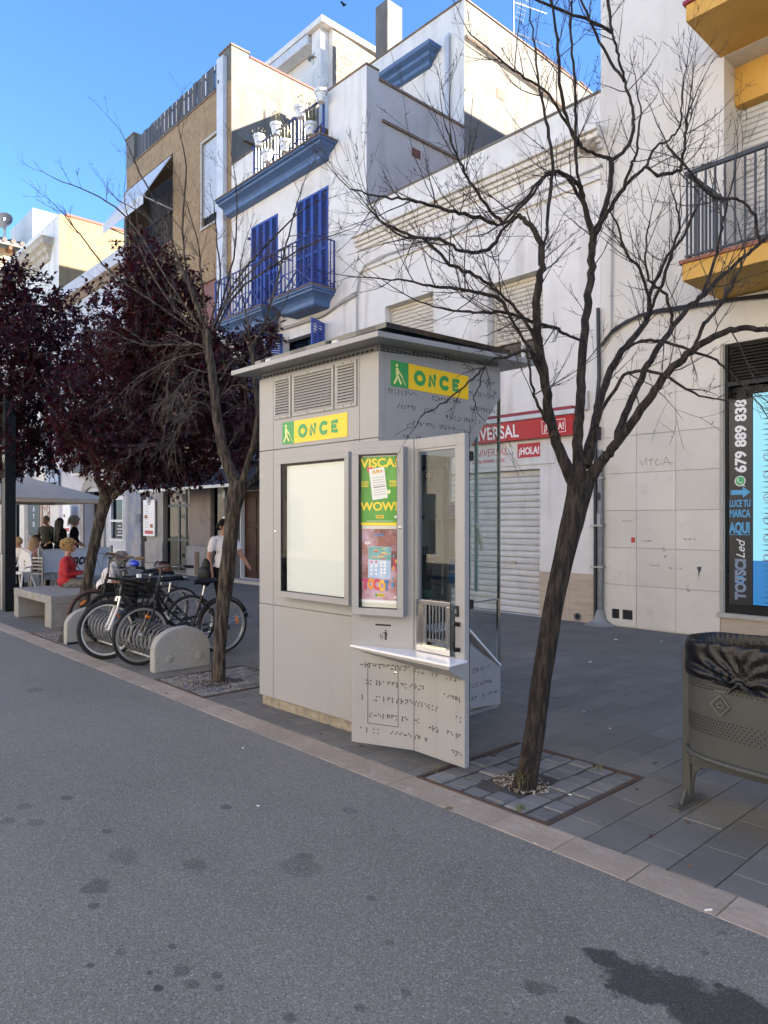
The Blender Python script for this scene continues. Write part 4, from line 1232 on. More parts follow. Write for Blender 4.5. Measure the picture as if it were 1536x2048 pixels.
# LED shop window
SW_ = MB()
for e in ((LX0, LX0 + .04, .362, 4.08), (LX0 + .04, 1.6, 3.50, 3.56), (LX0 + .04, 1.6, .362, .49)):
    SW_.box(e[0], e[1], FY + .03, FY + .10, e[2], e[3])
shopw = SW_.build('shop_window', BLACK_METAL, B)
MB().box(LX0 + .04, 1.6, FY + .16, FY + .17, 3.56, 4.08).build('grille_back', DARK_GAP, shopw)
lm = MB().prism([(0, 0), (.055, .025), (.06, .018), (.006, -.006)], (0, 0, 0), (0, 1, 0), (0, 0, 1), (5.6, 0, 0)).mesh('louvre', [mat('dark_bronze_louvre', (.075, .065, .055), .5)])
inv = base_of(shopw).inverted()
for i in range(11):
    put(lm, 'louvre', shopw, inv @ Matrix.Translation((LX0 + .05, FY + .05, 3.59 + i * .045)))
MB().box(LX0 + .04, 1.6, FY + .12, FY + .125, .49, 3.50).build('pane', SHOP_GLASS, shopw)
strip = MB().box(LX0 + .042, -3.745, FY + .05, FY + .06, .49, 3.32).build('black_sign_strip', mat('black_vinyl', (.022, .023, .026), .35), shopw)
LBLUE = mat('light_blue_print', (.09, .36, .62), .5)
yf = FY + .048
text('679 889 838', .20, (-3.83, yf, 2.30), (0, 0, 1), (-1, 0, 0), WHITE_PRINT, B, 'phone_lettering', bold=.035, width=1.0)
text('LUCE TU', .13, (-4.045, yf, 1.835), (1, 0, 0), (0, 0, 1), LBLUE, B, 'slogan_lettering', bold=.03, width=.27)
text('MARCA', .145, (-4.045, yf, 1.69), (1, 0, 0), (0, 0, 1), LBLUE, B, 'slogan_lettering', bold=.03, width=.27)
text('AQUI', .20, (-4.045, yf, 1.475), (1, 0, 0), (0, 0, 1), LBLUE, B, 'slogan_lettering', bold=.04, width=.27)
MB().box(-4.05, -3.77, yf - .001, yf, 1.445, 1.452).build('slogan_underline', LBLUE, B)
text('TOTSCI', .19, (-3.835, yf, .56), (0, 0, 1), (-1, 0, 0), mat('grey_blue_print', (.22, .27, .36), .5), B, 'logo_lettering', bold=.05, width=.56)
text('Led', .16, (-3.845, yf, 1.12), (0, 0, 1), (-1, 0, 0), WHITE_PRINT, B, 'logo_lettering', bold=.0, width=.26, shear=.35)
MB().disc((-3.90, yf, .83), (1, 0, 0), (0, 0, 1), .055, 16).build('logo_disc', LBLUE, B)
MB().disc((-3.90, yf - .0006, .83), (1, 0, 0), (0, 0, 1), .028, 14).build('logo_disc', BLACK_PRINT, B)
b = MB().disc((-3.905, yf, 2.185), (1, 0, 0), (0, 0, 1), .072, 18)
b.add([(-3.86, yf, 2.14), (-3.835, yf, 2.105), (-3.89, yf, 2.12)], [(0, 1, 2)])
b.build('message_bubble_icon', WHITE_PRINT, B)
MB().disc((-3.905, yf - .0006, 2.187), (1, 0, 0), (0, 0, 1), .060, 18).build('message_bubble_icon', mat('green_bubble_print', (.06, .42, .14), .5), B)
MB().tube([(-3.93, yf - .002, 2.215), (-3.935, yf - .002, 2.185), (-3.905, yf - .002, 2.16), (-3.875, yf - .002, 2.165)], [.012, .007, .007, .012], 6).build('handset_icon', WHITE_PRINT, B)
MB().flat([(0, -.032), (.16, -.032), (.16, -.075), (.26, 0), (.16, .075), (.16, .032), (0, .032)], (-4.03, yf, 2.03), (1, 0, 0), (0, 0, 1)).build('arrow_icon', LBLUE, B)
def led_mat():
    m = bpy.data.materials.new('led_screen')
    m.use_nodes = True
    nt = m.node_tree
    bs = nt.nodes['Principled BSDF']
    bs.inputs['Base Color'].default_value = (.02, .02, .02, 1)
    bs.inputs['Roughness'].default_value = .4
    pos = nd(nt, 'ShaderNodeNewGeometry').outputs['Position']
    sx = nd(nt, 'ShaderNodeSeparateXYZ')
    nt.links.new(pos, sx.inputs[0])
    c = mixc(nt, ramp(nt, sx.outputs[2], [(0, 0), (.999, 1)]), (.01, .16, .46), (.28, .72, .88))
    mr = nd(nt, 'ShaderNodeMath', operation='GREATER_THAN')
    nt.links.new(sx.outputs[2], mr.inputs[0])
    mr.inputs[1].default_value = 1.10
    c = mixc(nt, mr.outputs[0], (.015, .19, .50), (.30, .74, .90))
    ch = nd(nt, 'ShaderNodeTexChecker')
    ch.inputs['Scale'].default_value = 90
    nt.links.new(pos, ch.inputs[0])
    c = mixc(nt, 1, c, ramp(nt, ch.outputs['Fac'], [(0, .8), (1, 1)]), 'MULTIPLY')
    nt.links.new(c, bs.inputs['Emission Color'])
    bs.inputs['Emission Strength'].default_value = .13
    return m
led = MB().box(-3.735, 1.5, FY + .045, FY + .06, .50, 3.36).build('led_screen', led_mat(), shopw)
b = MB()
for i in range(40):
    z = .52 + i * .0705
    l = R.uniform(.30, .42)
    b.add([(-3.645 + .04 * R.random(), FY + .0435, z + .02), (-3.55 + l, FY + .0435, z - .02), (-3.55 + l, FY + .0435, z + .06)], [(0, 1, 2)])
b.build('dark_screen_spikes', mat('dark_screen_pixels', (.02, .07, .08), .5), B)
MB().box(-3.10, 1.5, FY + .0430, FY + .0440, .52, 3.34).build('dark_screen_field', mat('dark_screen_field', (.05, .17, .21), .4), B)
for i, z in enumerate((1.15, 1.4, 1.65, 1.95, 2.25, 2.5)):
    b = MB().torus((-3.555, FY + .042, z), (1, 0, 0), (0, 0, 1), .045, .004, 16, 4)
    b.build('red_ring_print', RED_PRINT, B)

# --- low white shop building between
S = thing('shop_building', 'low white building with a moulded cornice above a shuttered newsagent shop', 'building', (-8.8, FY, 0))
SX0, SX1 = -11.62, -6.004
wins = [(-11.04, -9.64, 4.40, 6.13, .24), (-8.29, -7.09, 4.40, 5.92, .24)]
shell(S, SX0, SX1, 8.42, wins + [(-10.3, -7.155, .0, 2.525, .14)], WHITE_WALL, 21, zr=7.9)
cb = MB()
for o, za, zb in ((.05, 7.52, 7.60), (.10, 7.60, 7.67), (.16, 7.67, 7.76), (.23, 7.76, 7.86)):
    cb.box(SX0 - .28, SX1 + .05, FY - o, FY - .002, za, zb)
cb.build('cornice', mat('cornice_plaster', (.67, .655, .61), .9, c2=(.60, .58, .53), nscale=4, bump=.3, streak=((.36, .33, .28), .5)), S, bevel=.012)
MB().box(SX0 - .25, SX1 + .02, FY - .05, FY - .002, 7.04, 7.13).build('string_course', WHITE_WALL, S, bevel=.015)
MB().box(SX0, SX1, FY - .02, FY + .22, 8.42, 8.47).build('parapet_coping', OLD_WALL, S, bevel=.01)
b = MB()
for i in range(9):
    b.ball((-6.15 + R.uniform(-.12, .12), FY - .1 + R.uniform(-.08, .04), 7.66 + R.uniform(-.16, .2)), R.uniform(.04, .10), 6, 5)
b.build('broken_cornice_end', mat('crumbled_brick', (.42, .34, .25), .95, c2=(.25, .2, .15), nscale=14, bump=.8), S)
for w in wins:
    roller(S, w[0] + .03, w[1] - .002, w[2] + (.42 if w[0] > -9 else .55), w[3], FY + .18, .074, SLAT_CREAM)
    fr_ = MB()
    zt = w[2] + (.42 if w[0] > -9 else .55)
    for e in ((w[0] + .03, w[0] + .09, w[2], zt), (w[1] - .06, w[1], w[2], zt), (w[0] + .6, w[0] + .68, w[2], zt), (w[0] + .09, w[1] - .06, w[2], w[2] + .05)):
        fr_.box(e[0], e[1], FY + .2, FY + .235, e[2], e[3])
    wf = fr_.build('window', SLAT_WHITE, S)
    MB().box(w[0] + .03, w[1], FY + .236, FY + .239, w[2], zt).build('pane', WINDOW_GLASS, wf)
    MB().box(w[0] - .03, w[1] + .03, FY - .03, FY + .2, w[2] - .05, w[2] + .001).build('window_sill', mat('red_sill_tile', (.26, .09, .06), .6), S)
roller(S, -10.3, -7.16, .012, 2.52, FY + .10, .105, SLAT_WHITE, guides=PLASTIC_WHITE)
MB().box(-7.9, -7.72, FY + .075, FY + .088, .87, .92).build('lock_bar', BRUSHED, S)
MB().box(-9.0, -8.82, FY + .075, FY + .088, .87, .92).build('lock_bar', BRUSHED, S)
dh = [(-6.47, -6.34, .03, .13, .03)]
MB().wall(-7.15, -6.60, .0, .78, [], FY - .022).wall(-6.595, -6.05, .0, .78, dh, FY - .022, .02).box(-7.15, -6.05, FY - .021, FY - .001, .76, .781).build('travertine_panel', TRAVERTINE, S)
MB().torus((-6.405, FY - .024, .08), (1, 0, 0), (0, 0, 1), .055, .012, 18, 6).build('drain_ring', GREY_PIPE, S)
MB().disc((-6.405, FY - .0235, .08), (1, 0, 0), (0, 0, 1), .052, 16).build('drain_hole', DARK_GAP, S)
sgn = thing('shop_sign', 'long red shop sign box with white capitals over the rolled down shutter', 'sign', (-8, FY - .15, 3.2))
MB().prism([(FY - .002, 3.035), (FY - .12, 3.035), (FY - .15, 3.36), (FY - .002, 3.36)], (-9.75, 0, 0), (0, 1, 0), (0, 0, 1), (3.32, 0, 0)).build('sign_box', RED_SIGN, sgn, bevel=.004)
MB().box(-9.8, -6.36, FY - .20, FY - .002, 3.362, 3.44).build('awning_cassette', PLASTIC_WHITE, sgn, bevel=.01)
MB().box(-9.8, -6.42, FY - .17, FY - .002, 3.442, 3.50).build('awning_roll', DARK_RED, sgn, bevel=.01)
up_ = Vector((0, -.03, .325)).normalized()
text('UNIVERSAL', .31, (-8.80, FY - .1265, 3.09), (1, 0, 0), up_, WHITE_PRINT, sgn, bold=.015, width=1.29)
bx = MB()
for e in ((-7.02, -6.56, 3.09, 3.10), (-7.02, -6.56, 3.295, 3.305), (-7.02, -7.01, 3.10, 3.295), (-6.57, -6.56, 3.10, 3.295)):
    k_ = lambda z: FY - .1215 - (z - 3.035) * .0923
    bx.add([(e[0], k_(e[2]), e[2]), (e[1], k_(e[2]), e[2]), (e[1], k_(e[3]), e[3]), (e[0], k_(e[3]), e[3])], [(0, 1, 2, 3)])
bx.build('white_outline', WHITE_PRINT, sgn)
text('¡HOLA!', .16, (-6.98, FY - .130, 3.14), (1, 0, 0), up_, WHITE_PRINT, sgn, bold=.02, width=.38)
pn = thing('sign_panel', 'flat white sign panel with red script lettering under the red sign box', 'sign', (-8, FY, 2.8))
MB().box(-9.75, -6.85, FY - .022, FY - .002, 2.60, 3.02).build('panel', WHITE_WALL, pn, bevel=.003)
text('UNIVERSAL', .20, (-8.68, FY - .0235, 2.80), (1, 0, 0), (0, 0, 1), RED_PRINT, pn, bold=-.008, width=.84, shear=.2)
text('LLIBRERIA, PAPERERIA, QUIOSC', .085, (-8.64, FY - .0235, 2.685), (1, 0, 0), (0, 0, 1), RED_PRINT, pn, bold=.01, width=.76)
MB().box(-7.60, -7.13, FY - .026, FY - .0225, 2.73, 2.975).build('red_block', RED_PRINT, pn)
text('¡HOLA!', .17, (-7.575, FY - .0272, 2.785), (1, 0, 0), (0, 0, 1), WHITE_PRINT, pn, bold=.03, width=.42)
# pipes at the party line
pp = thing('drain_pipe', 'grey metal drain pipe in a cement footing between the two shop fronts', 'pipe', (-5.97, FY - .07, 0))
MB().tube([(-5.965, FY - .075, .05), (-5.965, FY - .075, 2.75)], .045, 10).build('pipe', GREY_PIPE, pp, smooth=40)
MB().lathe([(.27, -.005), (.20, .02), (.10, .08), (.065, .2), (.05, .24)], (-5.97, FY - .07, 0), 14).build('cement_footing', CONCRETE, pp, smooth=60)
for z in (.9, 1.55, 2.3):
    MB().box(-6.12, -5.90, FY - .125, FY - .03, z, z + .025).build('pipe_clamp', BRUSHED, pp)
MB().box(-5.999, -5.935, FY - .1235, FY - .1205, 1.96, 2.08).build('sticker', BLACK_PRINT, pp)
MB().box(-5.995, -5.94, FY - .1235, FY - .1205, 1.55, 1.75).build('sticker', mat('torn_pale_sticker', (.35, .35, .36), .8), pp)
cp = thing('cable_duct', 'black cable duct running up beside the grey drain pipe', 'duct', (-6.06, FY - .05, 0))
MB().tube([(-6.065, FY - .05, .05), (-6.065, FY - .05, 3.3), (-6.0, FY - .05, 3.9), (-6.02, FY - .05, 5.0)], .03, 8).build('duct', CABLE, cp)
MB().box(-6.04, -5.985, FY - .10, FY - .02, 2.92, 3.12).build('junction_cap', CABLE, cp)
# small junction box and pencil marks near the sign
MB().box(-6.33, -6.20, FY - .06, FY - .002, 3.42, 3.72).build('junction_box', mat('grey_box', (.46, .46, .45), .6), S, bevel=.006)

# --- white and blue house
Hh = thing('blue_and_white_house', 'white house with ultramarine shutters, blue cornices and a roof terrace', 'house', (-14.4, FY, 0))
HX0, HX1 = -17.228, -11.625
hw = [(-16.22, -14.99, 6.88, 9.34, .09), (-14.18, -12.95, 6.88, 9.34, .09), (-16.9, -15.7, 3.5, 6.0, .2), (-14.75, -13.15, 3.5, 6.08, .2), (-16.75, -15.45, .10, 2.42, .2)]
shell(Hh, HX0, HX1, 10.25, hw, WHITE_WALL, 13.4, PARTY_WALL, zr=10.2)
b = MB().wall(-12.95, HX1, 10.25, 11.5, [], FY).add([(-12.95, FY, 10.25), (-12.95, FY + .35, 10.25), (-12.95, FY + .35, 11.5), (-12.95, FY, 11.5)], [(3, 2, 1, 0)])
b.build('parapet_pier', WHITE_WALL, Hh)
MB().add([(HX1, FY, 10.25), (HX1, 13.4, 10.25), (HX1, 13.4, 11.3), (HX1, 10.56, 11.3), (HX1, 10.56, 11.5), (HX1, FY, 11.5)], [(0, 1, 2, 3, 4, 5)]).add(
    [(-11.85, FY + .36, 10.25), (-11.85, 13.4, 10.25), (-11.85, 13.4, 11.3), (-11.85, FY + .36, 11.3)], [(3, 2, 1, 0)]).build('side_parapet', PARTY_WALL, Hh)
MB().box(-12.97, HX1 + .02, FY - .02, FY + .36, 11.5, 11.54).build('pier_coping', COPING, Hh)
MB().box(-11.87, HX1 + .035, FY + .362, 13.4, 11.3, 11.36).build('parapet_coping', COPING, Hh)
MB().box(HX1 - .01, HX1 + .05, FY + .45, 13.2, 10.42, 10.48).build('brown_ledge', COPING, Hh)
vt = MB().box(HX1 - .01, HX1 + .012, 11.58, 11.86, 10.00, 10.20).build('terracotta_vent', TERRACOTTA, Hh)
for i in range(6):
    for j in range(4):
        put(MB().box(HX1 + .0121, HX1 + .0135, 11.595 + i * .044, 11.622 + i * .044, 10.015 + j * .046, 10.045 + j * .046).mesh('vent_hole', [DARK_GAP]), 'vent_hole', vt, base_of(vt).inverted())
MB().box(HX0, -16.0, FY, FY + .25, 10.25, 11.35).build('terrace_pier', WHITE_WALL, Hh)
MB().box(HX0, -15.97, FY - .02, FY + .27, 11.35, 11.39).build('pier_coping', COPING, Hh)
b = MB()
ring_slab(b, HX0, -12.63, FY, [(.14, 9.90), (.20, 9.925), (.21, 10.0), (.25, 10.05), (.33, 10.09), (.42, 10.12), (.43, 10.165), (.5, 10.175), (.5, 10.215)], left=False)
b.build('blue_cornice', BLUE_CORNICE, Hh)
MB().box(HX0, -12.60, FY - .53, FY + .02, 10.217, 10.25).build('cornice_tiles', COPING, Hh)
SHUTTER_BACK = mat('painted_shade_behind_slats', (.004, .006, .03), .8)  # shade between the slats, painted as a near-black blue backing panel
def shutter(x0, x1, z0, z1, y, n, parent, rot=None):
    w = (x1 - x0) / n
    for i in range(n):
        a, c = x0 + i * w + .004, x0 + (i + 1) * w - .004
        b = MB()
        s_ = .045
        rails = (z0, z0 + (z1 - z0) * .42, z1 - .06)
        for e in ((a, a + s_, z0, z1), (c - s_, c, z0, z1)):
            b.box(e[0], e[1], y - .035, y, e[2], e[3])
        for z in rails:
            b.box(a + s_, c - s_, y - .034, y - .001, z, z + .06)
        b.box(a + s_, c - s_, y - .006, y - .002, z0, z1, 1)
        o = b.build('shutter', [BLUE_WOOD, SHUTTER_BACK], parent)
        sl_ = MB()
        for za, zb in zip(rails, rails[1:]):
            k = int((zb - za - .06) / .058)
            for j in range(k):
                z = za + .065 + j * .058 + .012
                sl_.add([(a + s_, y - .034, z), (c - s_, y - .034, z), (c - s_, y - .018, z + .028), (a + s_, y - .018, z + .028)], [(0, 1, 2, 3)])
                sl_.add([(a + s_, y - .034, z), (c - s_, y - .034, z), (c - s_, y - .034, z + .008), (a + s_, y - .034, z + .008)], [(0, 1, 2, 3)])
        sl_.build('shutter_slats', BLUE_WOOD, o, kind='stuff')
for h in hw[:2]:
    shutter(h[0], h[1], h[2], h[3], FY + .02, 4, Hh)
    MB().box(h[0] - .10, h[0] - .04, FY - .06, FY, h[3] - .30, h[3] - .24).build('shutter_catch', BLUE_IRON, Hh)
for h in hw[2:4]:
    MB().box(h[0], h[1], FY + .18, FY + .19, h[2], h[3]).build('window_pane', SHOP_GLASS, Hh)
def leaf(x, ang, z0, z1, w):
    b = MB()
    d = Vector((math.cos(ang), -math.sin(ang), 0))
    p = Vector((x, FY - .01, 0))
    for a, c, e, g in ((0, .06, z0, z1), (w - .06, w, z0, z1), (.06, w - .06, z0, z0 + .1), (.06, w - .06, z1 - .1, z1), (.06, w - .06, (z0 + z1) / 2, (z0 + z1) / 2 + .08), (w * .46, w * .54, z0 + .1, z1 - .1)):
        m_ = (p + d * (a + c) / 2)
        b.bar(m_ + UPV * e, m_ + UPV * g, .035, c - a, d)
    o = b.build('shutter', BLUE_WOOD, Hh)
    s_ = MB()
    z = z0 + .12
    while z < z1 - .12:
        a, c = p + d * .06, p + d * (w - .06)
        s_.bar(a + UPV * z, c + UPV * z, .012, .035, (0, 0, 1))
        z += .06
    s_.build('shutter_slats', BLUE_WOOD, o, kind='stuff')
leaf(-14.78, 1.95, 3.6, 6.28, .62)
leaf(-13.10, 1.2, 3.6, 6.2, .55)
leaf(-16.95, 1.9, 3.6, 6.0, .55)
leaf(-15.65, 1.25, 3.6, 6.0, .55)
def iron_balcony(x0, x1, z, out, zr, cornice=True):
    b = MB()
    ring_slab(b, x0, x1, FY, [(out * .60, z - .36), (out * .66, z - .33), (out * .68, z - .24), (out * .74, z - .18), (out * .84, z - .13), (out * .93, z - .10), (out * .94, z - .055), (out, z - .045), (out, z)])
    bal = b.build('balcony', BLUE_CORNICE, Hh)
    MB().box(x0 - .02, x1 + .02, FY - out - .02, FY - .002, z + .001, z + .03).build('tile_edge', COPING, bal)
    r = MB()
    yo = FY - out + .04
    a, c = x0 + .04, x1 - .04
    z0 = z + .08
    for p, q, w in (((a, yo, zr), (c, yo, zr), .035), ((a, yo, zr), (a, FY, zr), .035), ((c, yo, zr), (c, FY, zr), .035), ((a, yo, z0), (c, yo, z0), .02), ((a, yo, z0), (a, FY, z0), .02), ((c, yo, z0), (c, FY, z0), .02)):
        r.bar(p, q, w, .022)
    for p in ((a, yo), (c, yo)):
        r.bar((*p, z + .03), (*p, zr), .045)
    r.bar((c, FY - .02, z + .03), (c, FY - .02, zr), .03)
    r.build('railing', BLUE_IRON, bal)
    bb = MB().box(-.011, .011, -.011, .011, z + .03, zr).mesh('railing_bar', [BLUE_IRON])
    inv = base_of(bal).inverted()
    n = int((c - a) / .14)
    for i in range(1, n):
        put(bb, 'railing_bar', bal, inv @ Matrix.Translation((a + (c - a) * i / n, yo, 0)))
    for i in range(1, 5):
        put(bb, 'railing_bar', bal, inv @ Matrix.Translation((c, yo + (FY - yo) * i / 5, 0)))
    zl = z0 + (zr - z0) * .38
    k = max(2, int((c - a) / .42))
    l = MB().bar((a, yo - .012, zl), (c, yo - .012, zl), .016)
    for i in range(k):
        xa, xb = a + (c - a) * i / k, a + (c - a) * (i + 1) / k
        l.bar((xa, yo - .014, z0), (xb, yo - .014, zl), .026)
        l.bar((xa, yo - .018, zl), (xb, yo - .018, z0), .026)
        l.torus(((xa + xb) / 2, yo - .016, (z0 + zl) / 2), (1, 0, 0), (0, 0, 1), .06, .008, 10, 4)
    l.bar((c + .012, yo, z0), (c + .012, FY, zl), .018)
    l.bar((c + .016, yo, zl), (c + .016, FY, z0), .018)
    l.build('lattice', BLUE_IRON, bal)
iron_balcony(-14.42, -12.68, 6.86, .67, 7.99)
iron_balcony(-17.1, -14.80, 6.86, .62, 7.99)
iron_balcony(-17.1, -12.7, 3.50, .60, 4.55)
# terrace railing and its pots
tr_ = MB()
ry = FY - .12
for p, q, w in (((-16.0, ry, 11.30), (-12.95, ry, 11.30), .05), ((-16.0, ry, 10.36), (-12.95, ry, 10.36), .03)):
    tr_.bar(p, q, w, .03)
for x in (-15.9, -14.95, -13.95, -12.98):
    tr_.bar((x, ry, 10.25), (x, ry, 11.3), .04)
for i in range(3):
    xa, xb = -15.9 + i * .97, -14.95 + i * .97
    tr_.bar((xa, ry - .01, 10.36), (xb, ry - .01, 10.75), .022)
    tr_.bar((xa, ry - .014, 10.75), (xb, ry - .014, 10.36), .022)
rail_ = tr_.build('terrace_railing', BLUE_IRON, Hh)
bb = MB().box(-.009, .009, -.009, .009, 10.36, 11.3).mesh('railing_bar', [PLASTIC_WHITE])
for i in range(21):
    put(bb, 'railing_bar', rail_, base_of(rail_).inverted() @ Matrix.Translation((-15.85 + i * .142, ry + .02, 0)))
POT = mat('white_glazed_pot', (.62, .62, .60), .35, c2=(.12, .2, .42), nscale=11, lo=.58, hi=.62)
SOIL = mat('dark_soil', (.03, .022, .015), 1)
DRYPLANT = mat('dry_pot_plant', (.10, .11, .05), .8, c2=(.20, .17, .09), nscale=15)
pots = [(518, 281, 'left end hanging over the railing top', 0), (535, 313, 'standing low beside the terrace pier', 1), (552, 258, 'second along the railing top', 1), (570, 292, 'with a tall pale plant on the ledge', 2),
        (601, 224, 'third along the railing top', 0), (621, 258, 'with a dry bushy plant on the ledge', 2), (642, 192, 'highest, beside the parapet pier', 0)]
for u, v, lab, pl in pots:
    Y = FY - .22 if pl == 0 or v < 262 else FY - .34
    X, z = on_facade(u, v, Y)
    s = .15
    T = thing('flower_pot', 'white decorated flower pot ' + lab, 'flower pot', (X, Y, z - .15), 0, 'pots on the blue terrace railing')
    MB().lathe([(.085, 0), (.09, .01), (.125, .2), (.15, .205), (.155, .27), (.135, .275), (.12, .24)], (X, Y, z - .15), 14).build('pot', POT, T, smooth=45)
    MB().disc((X, Y, z + .10), (1, 0, 0), (0, 1, 0), .125, 12).build('soil', SOIL, T)
    b = MB()
    for _ in range((10, 26, 70)[pl]):
        a = R.uniform(0, 2 * PI)
        h = R.uniform(.08, .2 + .14 * pl)
        sp = R.uniform(.02, .14)
        p0 = Vector((X + .06 * math.cos(a), Y + .06 * math.sin(a), z + .1))
        p1 = p0 + Vector((sp * math.cos(a), sp * math.sin(a), h))
        b.tube([p0, (p0 + p1) / 2 + Vector((0, 0, .02)), p1], [.005, .004, .002], 4)
        sd = Vector((-math.sin(a), math.cos(a), .3)) * .018
        b.add([p1, p1 + sd + Vector((0, 0, .02)), p1 + Vector((0, 0, .06)), p1 - sd + Vector((0, 0, .02))], [(0, 1, 2, 3)])
    b.build('plant', DRYPLANT, T, kind='stuff')
# ground floor of the blue house: door and plinth
MB().box(-17.2, -16.8, FY - .03, FY - .001, 0, 2.7).box(-15.4, -14.9, FY - .03, FY - .001, 0, 2.7).box(-16.8, -15.4, FY - .03, FY - .001, 2.43, 2.7).build('door_surround', mat('dark_stone_surround', (.07, .072, .075), .7, c2=(.05, .05, .055), nscale=4), Hh)
dr = MB().box(-16.75, -15.45, FY + .12, FY + .16, .10, 2.42).build('door', WOOD_BROWN, Hh)
for xx in (-16.66, -16.05):
    for za, zb in ((.25, .75), (.85, 1.45), (1.55, 2.25)):
        MB().box(xx, xx + .5, FY + .105, FY + .12, za, zb).build('door_panel', WOOD_BROWN, dr, bevel=.012)
MB().box(-16.9, -15.2, FY - .35, FY + .12, 0, .09).build('doorstep', SILL_STONE, Hh, bevel=.008)
MB().box(-14.85, HX1, FY - .025, FY - .001, 0, .9).build('plinth_band', STONE, Hh)
# rear storeys of the house
RX1 = HX1
rear = MB().wall(-15.2, RX1, 10, 14.50, [(-14.6, -13.7, 10.3, 12.35, .12)], 13.4)
rear.build('rear_wall', WHITE_WALL, Hh)
MB().add([(RX1 + .001, 13.4, 10), (RX1 + .001, 24, 10), (RX1 + .001, 24, 14.5), (RX1 + .001, 13.4, 14.5)], [(0, 1, 2, 3)]).build('rear_side_wall', OLD_WALL, Hh)
MB().box(-15.2, RX1 - .02, 13.42, 24, 14.40, 14.48).build('rear_roof', TERRACOTTA, Hh)
MB().box(-15.2, RX1 + .03, 13.37, 13.6, 14.5, 14.54).box(RX1 - .22, RX1 + .03, 13.602, 24, 14.5, 14.54).build('rear_coping', COPING, Hh)
b = MB()
ring_slab(b, -15.2, -12.38, 13.4, [(.06, 13.32), (.12, 13.35), (.14, 13.43), (.26, 13.49), (.28, 13.56), (.42, 13.62), (.45, 13.70)], left=False)
b.build('blue_cornice', BLUE_CORNICE, Hh)
shutter(-14.6, -13.7, 10.3, 12.35, 13.44, 2, Hh)
MB().tube([(-12.12, 13.32, 10.2), (-12.12, 13.32, 13.75), (-12.12, 13.40, 13.85)], .065, 10).build('rain_pipe', PLASTIC_WHITE, Hh, smooth=40)
for k in range(4):
    MB().tube([(RX1 + .03 + .014 * k, 13.45, 13.63 - .03 * k), (RX1 + .03 + .014 * k, 18, 13.63 - .03 * k - .1), (RX1 + .03 + .014 * k, 23, 13.62 - .03 * k)], .013, 5).build('wall_cable', COPING, Hh)
for y, z in ((14.85, 12.72), (18.1, 12.55)):
    v_ = MB().box(RX1 + .002, RX1 + .014, y - .16, y + .16, z - .12, z + .12).build('terracotta_vent', mat('orange_vent', (.38, .17, .09), .8, c2=(.12, .05, .03), nscale=40), Hh)
# rooftop storey of the brown building, set back from its front
PX0, PX1, PY = -21.6, -17.82, 14.2
ph = thing('rooftop_storey', 'white set back rooftop storey with a whitewashed brick flank and corner post', 'building', (-20, PY, 13.6))
MB().wall(PX0, PX1, 13.5, 17.27, [(-21.2, -18.5, 13.7, 15.35, .3)], PY).build('wall', WHITE_WALL, ph)
BRICKW = mat('whitewashed_brick', (.19, .175, .15), .9, c2=(.15, .122, .098), nscale=5, bump=.4, bscale=16, patch=((.17, .095, .06), .7), pscale=2.0, plo=.6, phi=.68)
pside = MB().add([(PX1, PY, 13.5), (PX1, 20.5, 13.5), (PX1, 20.5, 16.2), (PX1, 18.6, 17.0), (PX1, PY, 17.27)], [(0, 1, 2, 3, 4)]).build('flank', BRICKW, ph)
bk = MB().box(0, .006, 0, .335, 0, .158).mesh('brick', [BRICKW])
inv = base_of(pside).inverted()
for j in range(21):
    for i in range(13):
        y = PY + .01 + i * .35 + (.175 if j % 2 else 0)
        z = 13.6 + j * .173
        if y + .335 < 18.6 and z < 16.95:
            put(bk, 'brick', pside, inv @ Matrix.Translation((PX1 + R.uniform(-.004, .003), y, z)))
MB().box(PX0, PX1 + .07, PY - .49, 20, 17.27, 17.46).build('roof', WHITE_WALL, ph, bevel=.01)
MB().box(PX0, PX1 - .73, PY - .47, PY - .02, 16.95, 17.25).build('awning_cassette', PLASTIC_WHITE, ph, bevel=.03)
MB().box(-18.48, -18.02, PY - .33, PY - .002, 13.6, 17.26).build('corner_post', WHITE_WALL, ph, bevel=.01)
MB().box(-21.3, -18.5, PY + .25, PY + .28, 13.7, 15.35).build('terrace_door', SLAT_WHITE, ph)
MB().prism([(0, 0), (.19, .12), (.19, .16), (0, .05)], (PX1 - .02, 16.2, 16.85), (0, 1, 0), (0, 0, 1), (.06, 0, 0)).build('broken_brick_cap', TERRACOTTA, ph)
lx, lz = on_facade(625, 118, PY - .35)
lampo = thing('wall_lamp', 'old bell shaped terrace wall lamp on the white post', 'lamp', (lx, PY - .35, lz))
MB().tube([(lx + .18, PY - .28, lz + .12), (lx + .1, PY - .33, lz + .18), (lx, PY - .35, lz + .12)], .016, 6).build('arm', BRUSHED, lampo)
MB().lathe([(.03, .12), (.05, .06), (.17, 0), (.165, -.01), (.04, .03)], (lx, PY - .35, lz), 14).build('shade', BRUSHED, lampo, smooth=40)
MB().ball((lx, PY - .35, lz - .09), (.05, .05, .10), 10, 8).build('glass', mat('frosted_bulb', (.6, .62, .6), .2), lampo, smooth=60)
ch = thing('chimney', 'tall plastered square chimney rising behind the roof terrace', 'chimney', (-16.0, 15.0, 14))
MB().box(-16.45, -15.9, 14.8, 15.42, 13.5, 17.5).build('shaft', OLD_WALL, ch, bevel=.01)
ch2 = thing('vent_pipe', 'short pair of white vent pipes beside the tall chimney', 'pipe', (-14.9, 15.5, 14.4))
for k in range(2):
    MB().cyl((-14.95 + k * .12, 15.6 + k * .1, 14.3), (-14.95 + k * .12, 15.6 + k * .1, 15.9 - .25 * k), .045, 10).build('pipe', PLASTIC_WHITE, ch2)
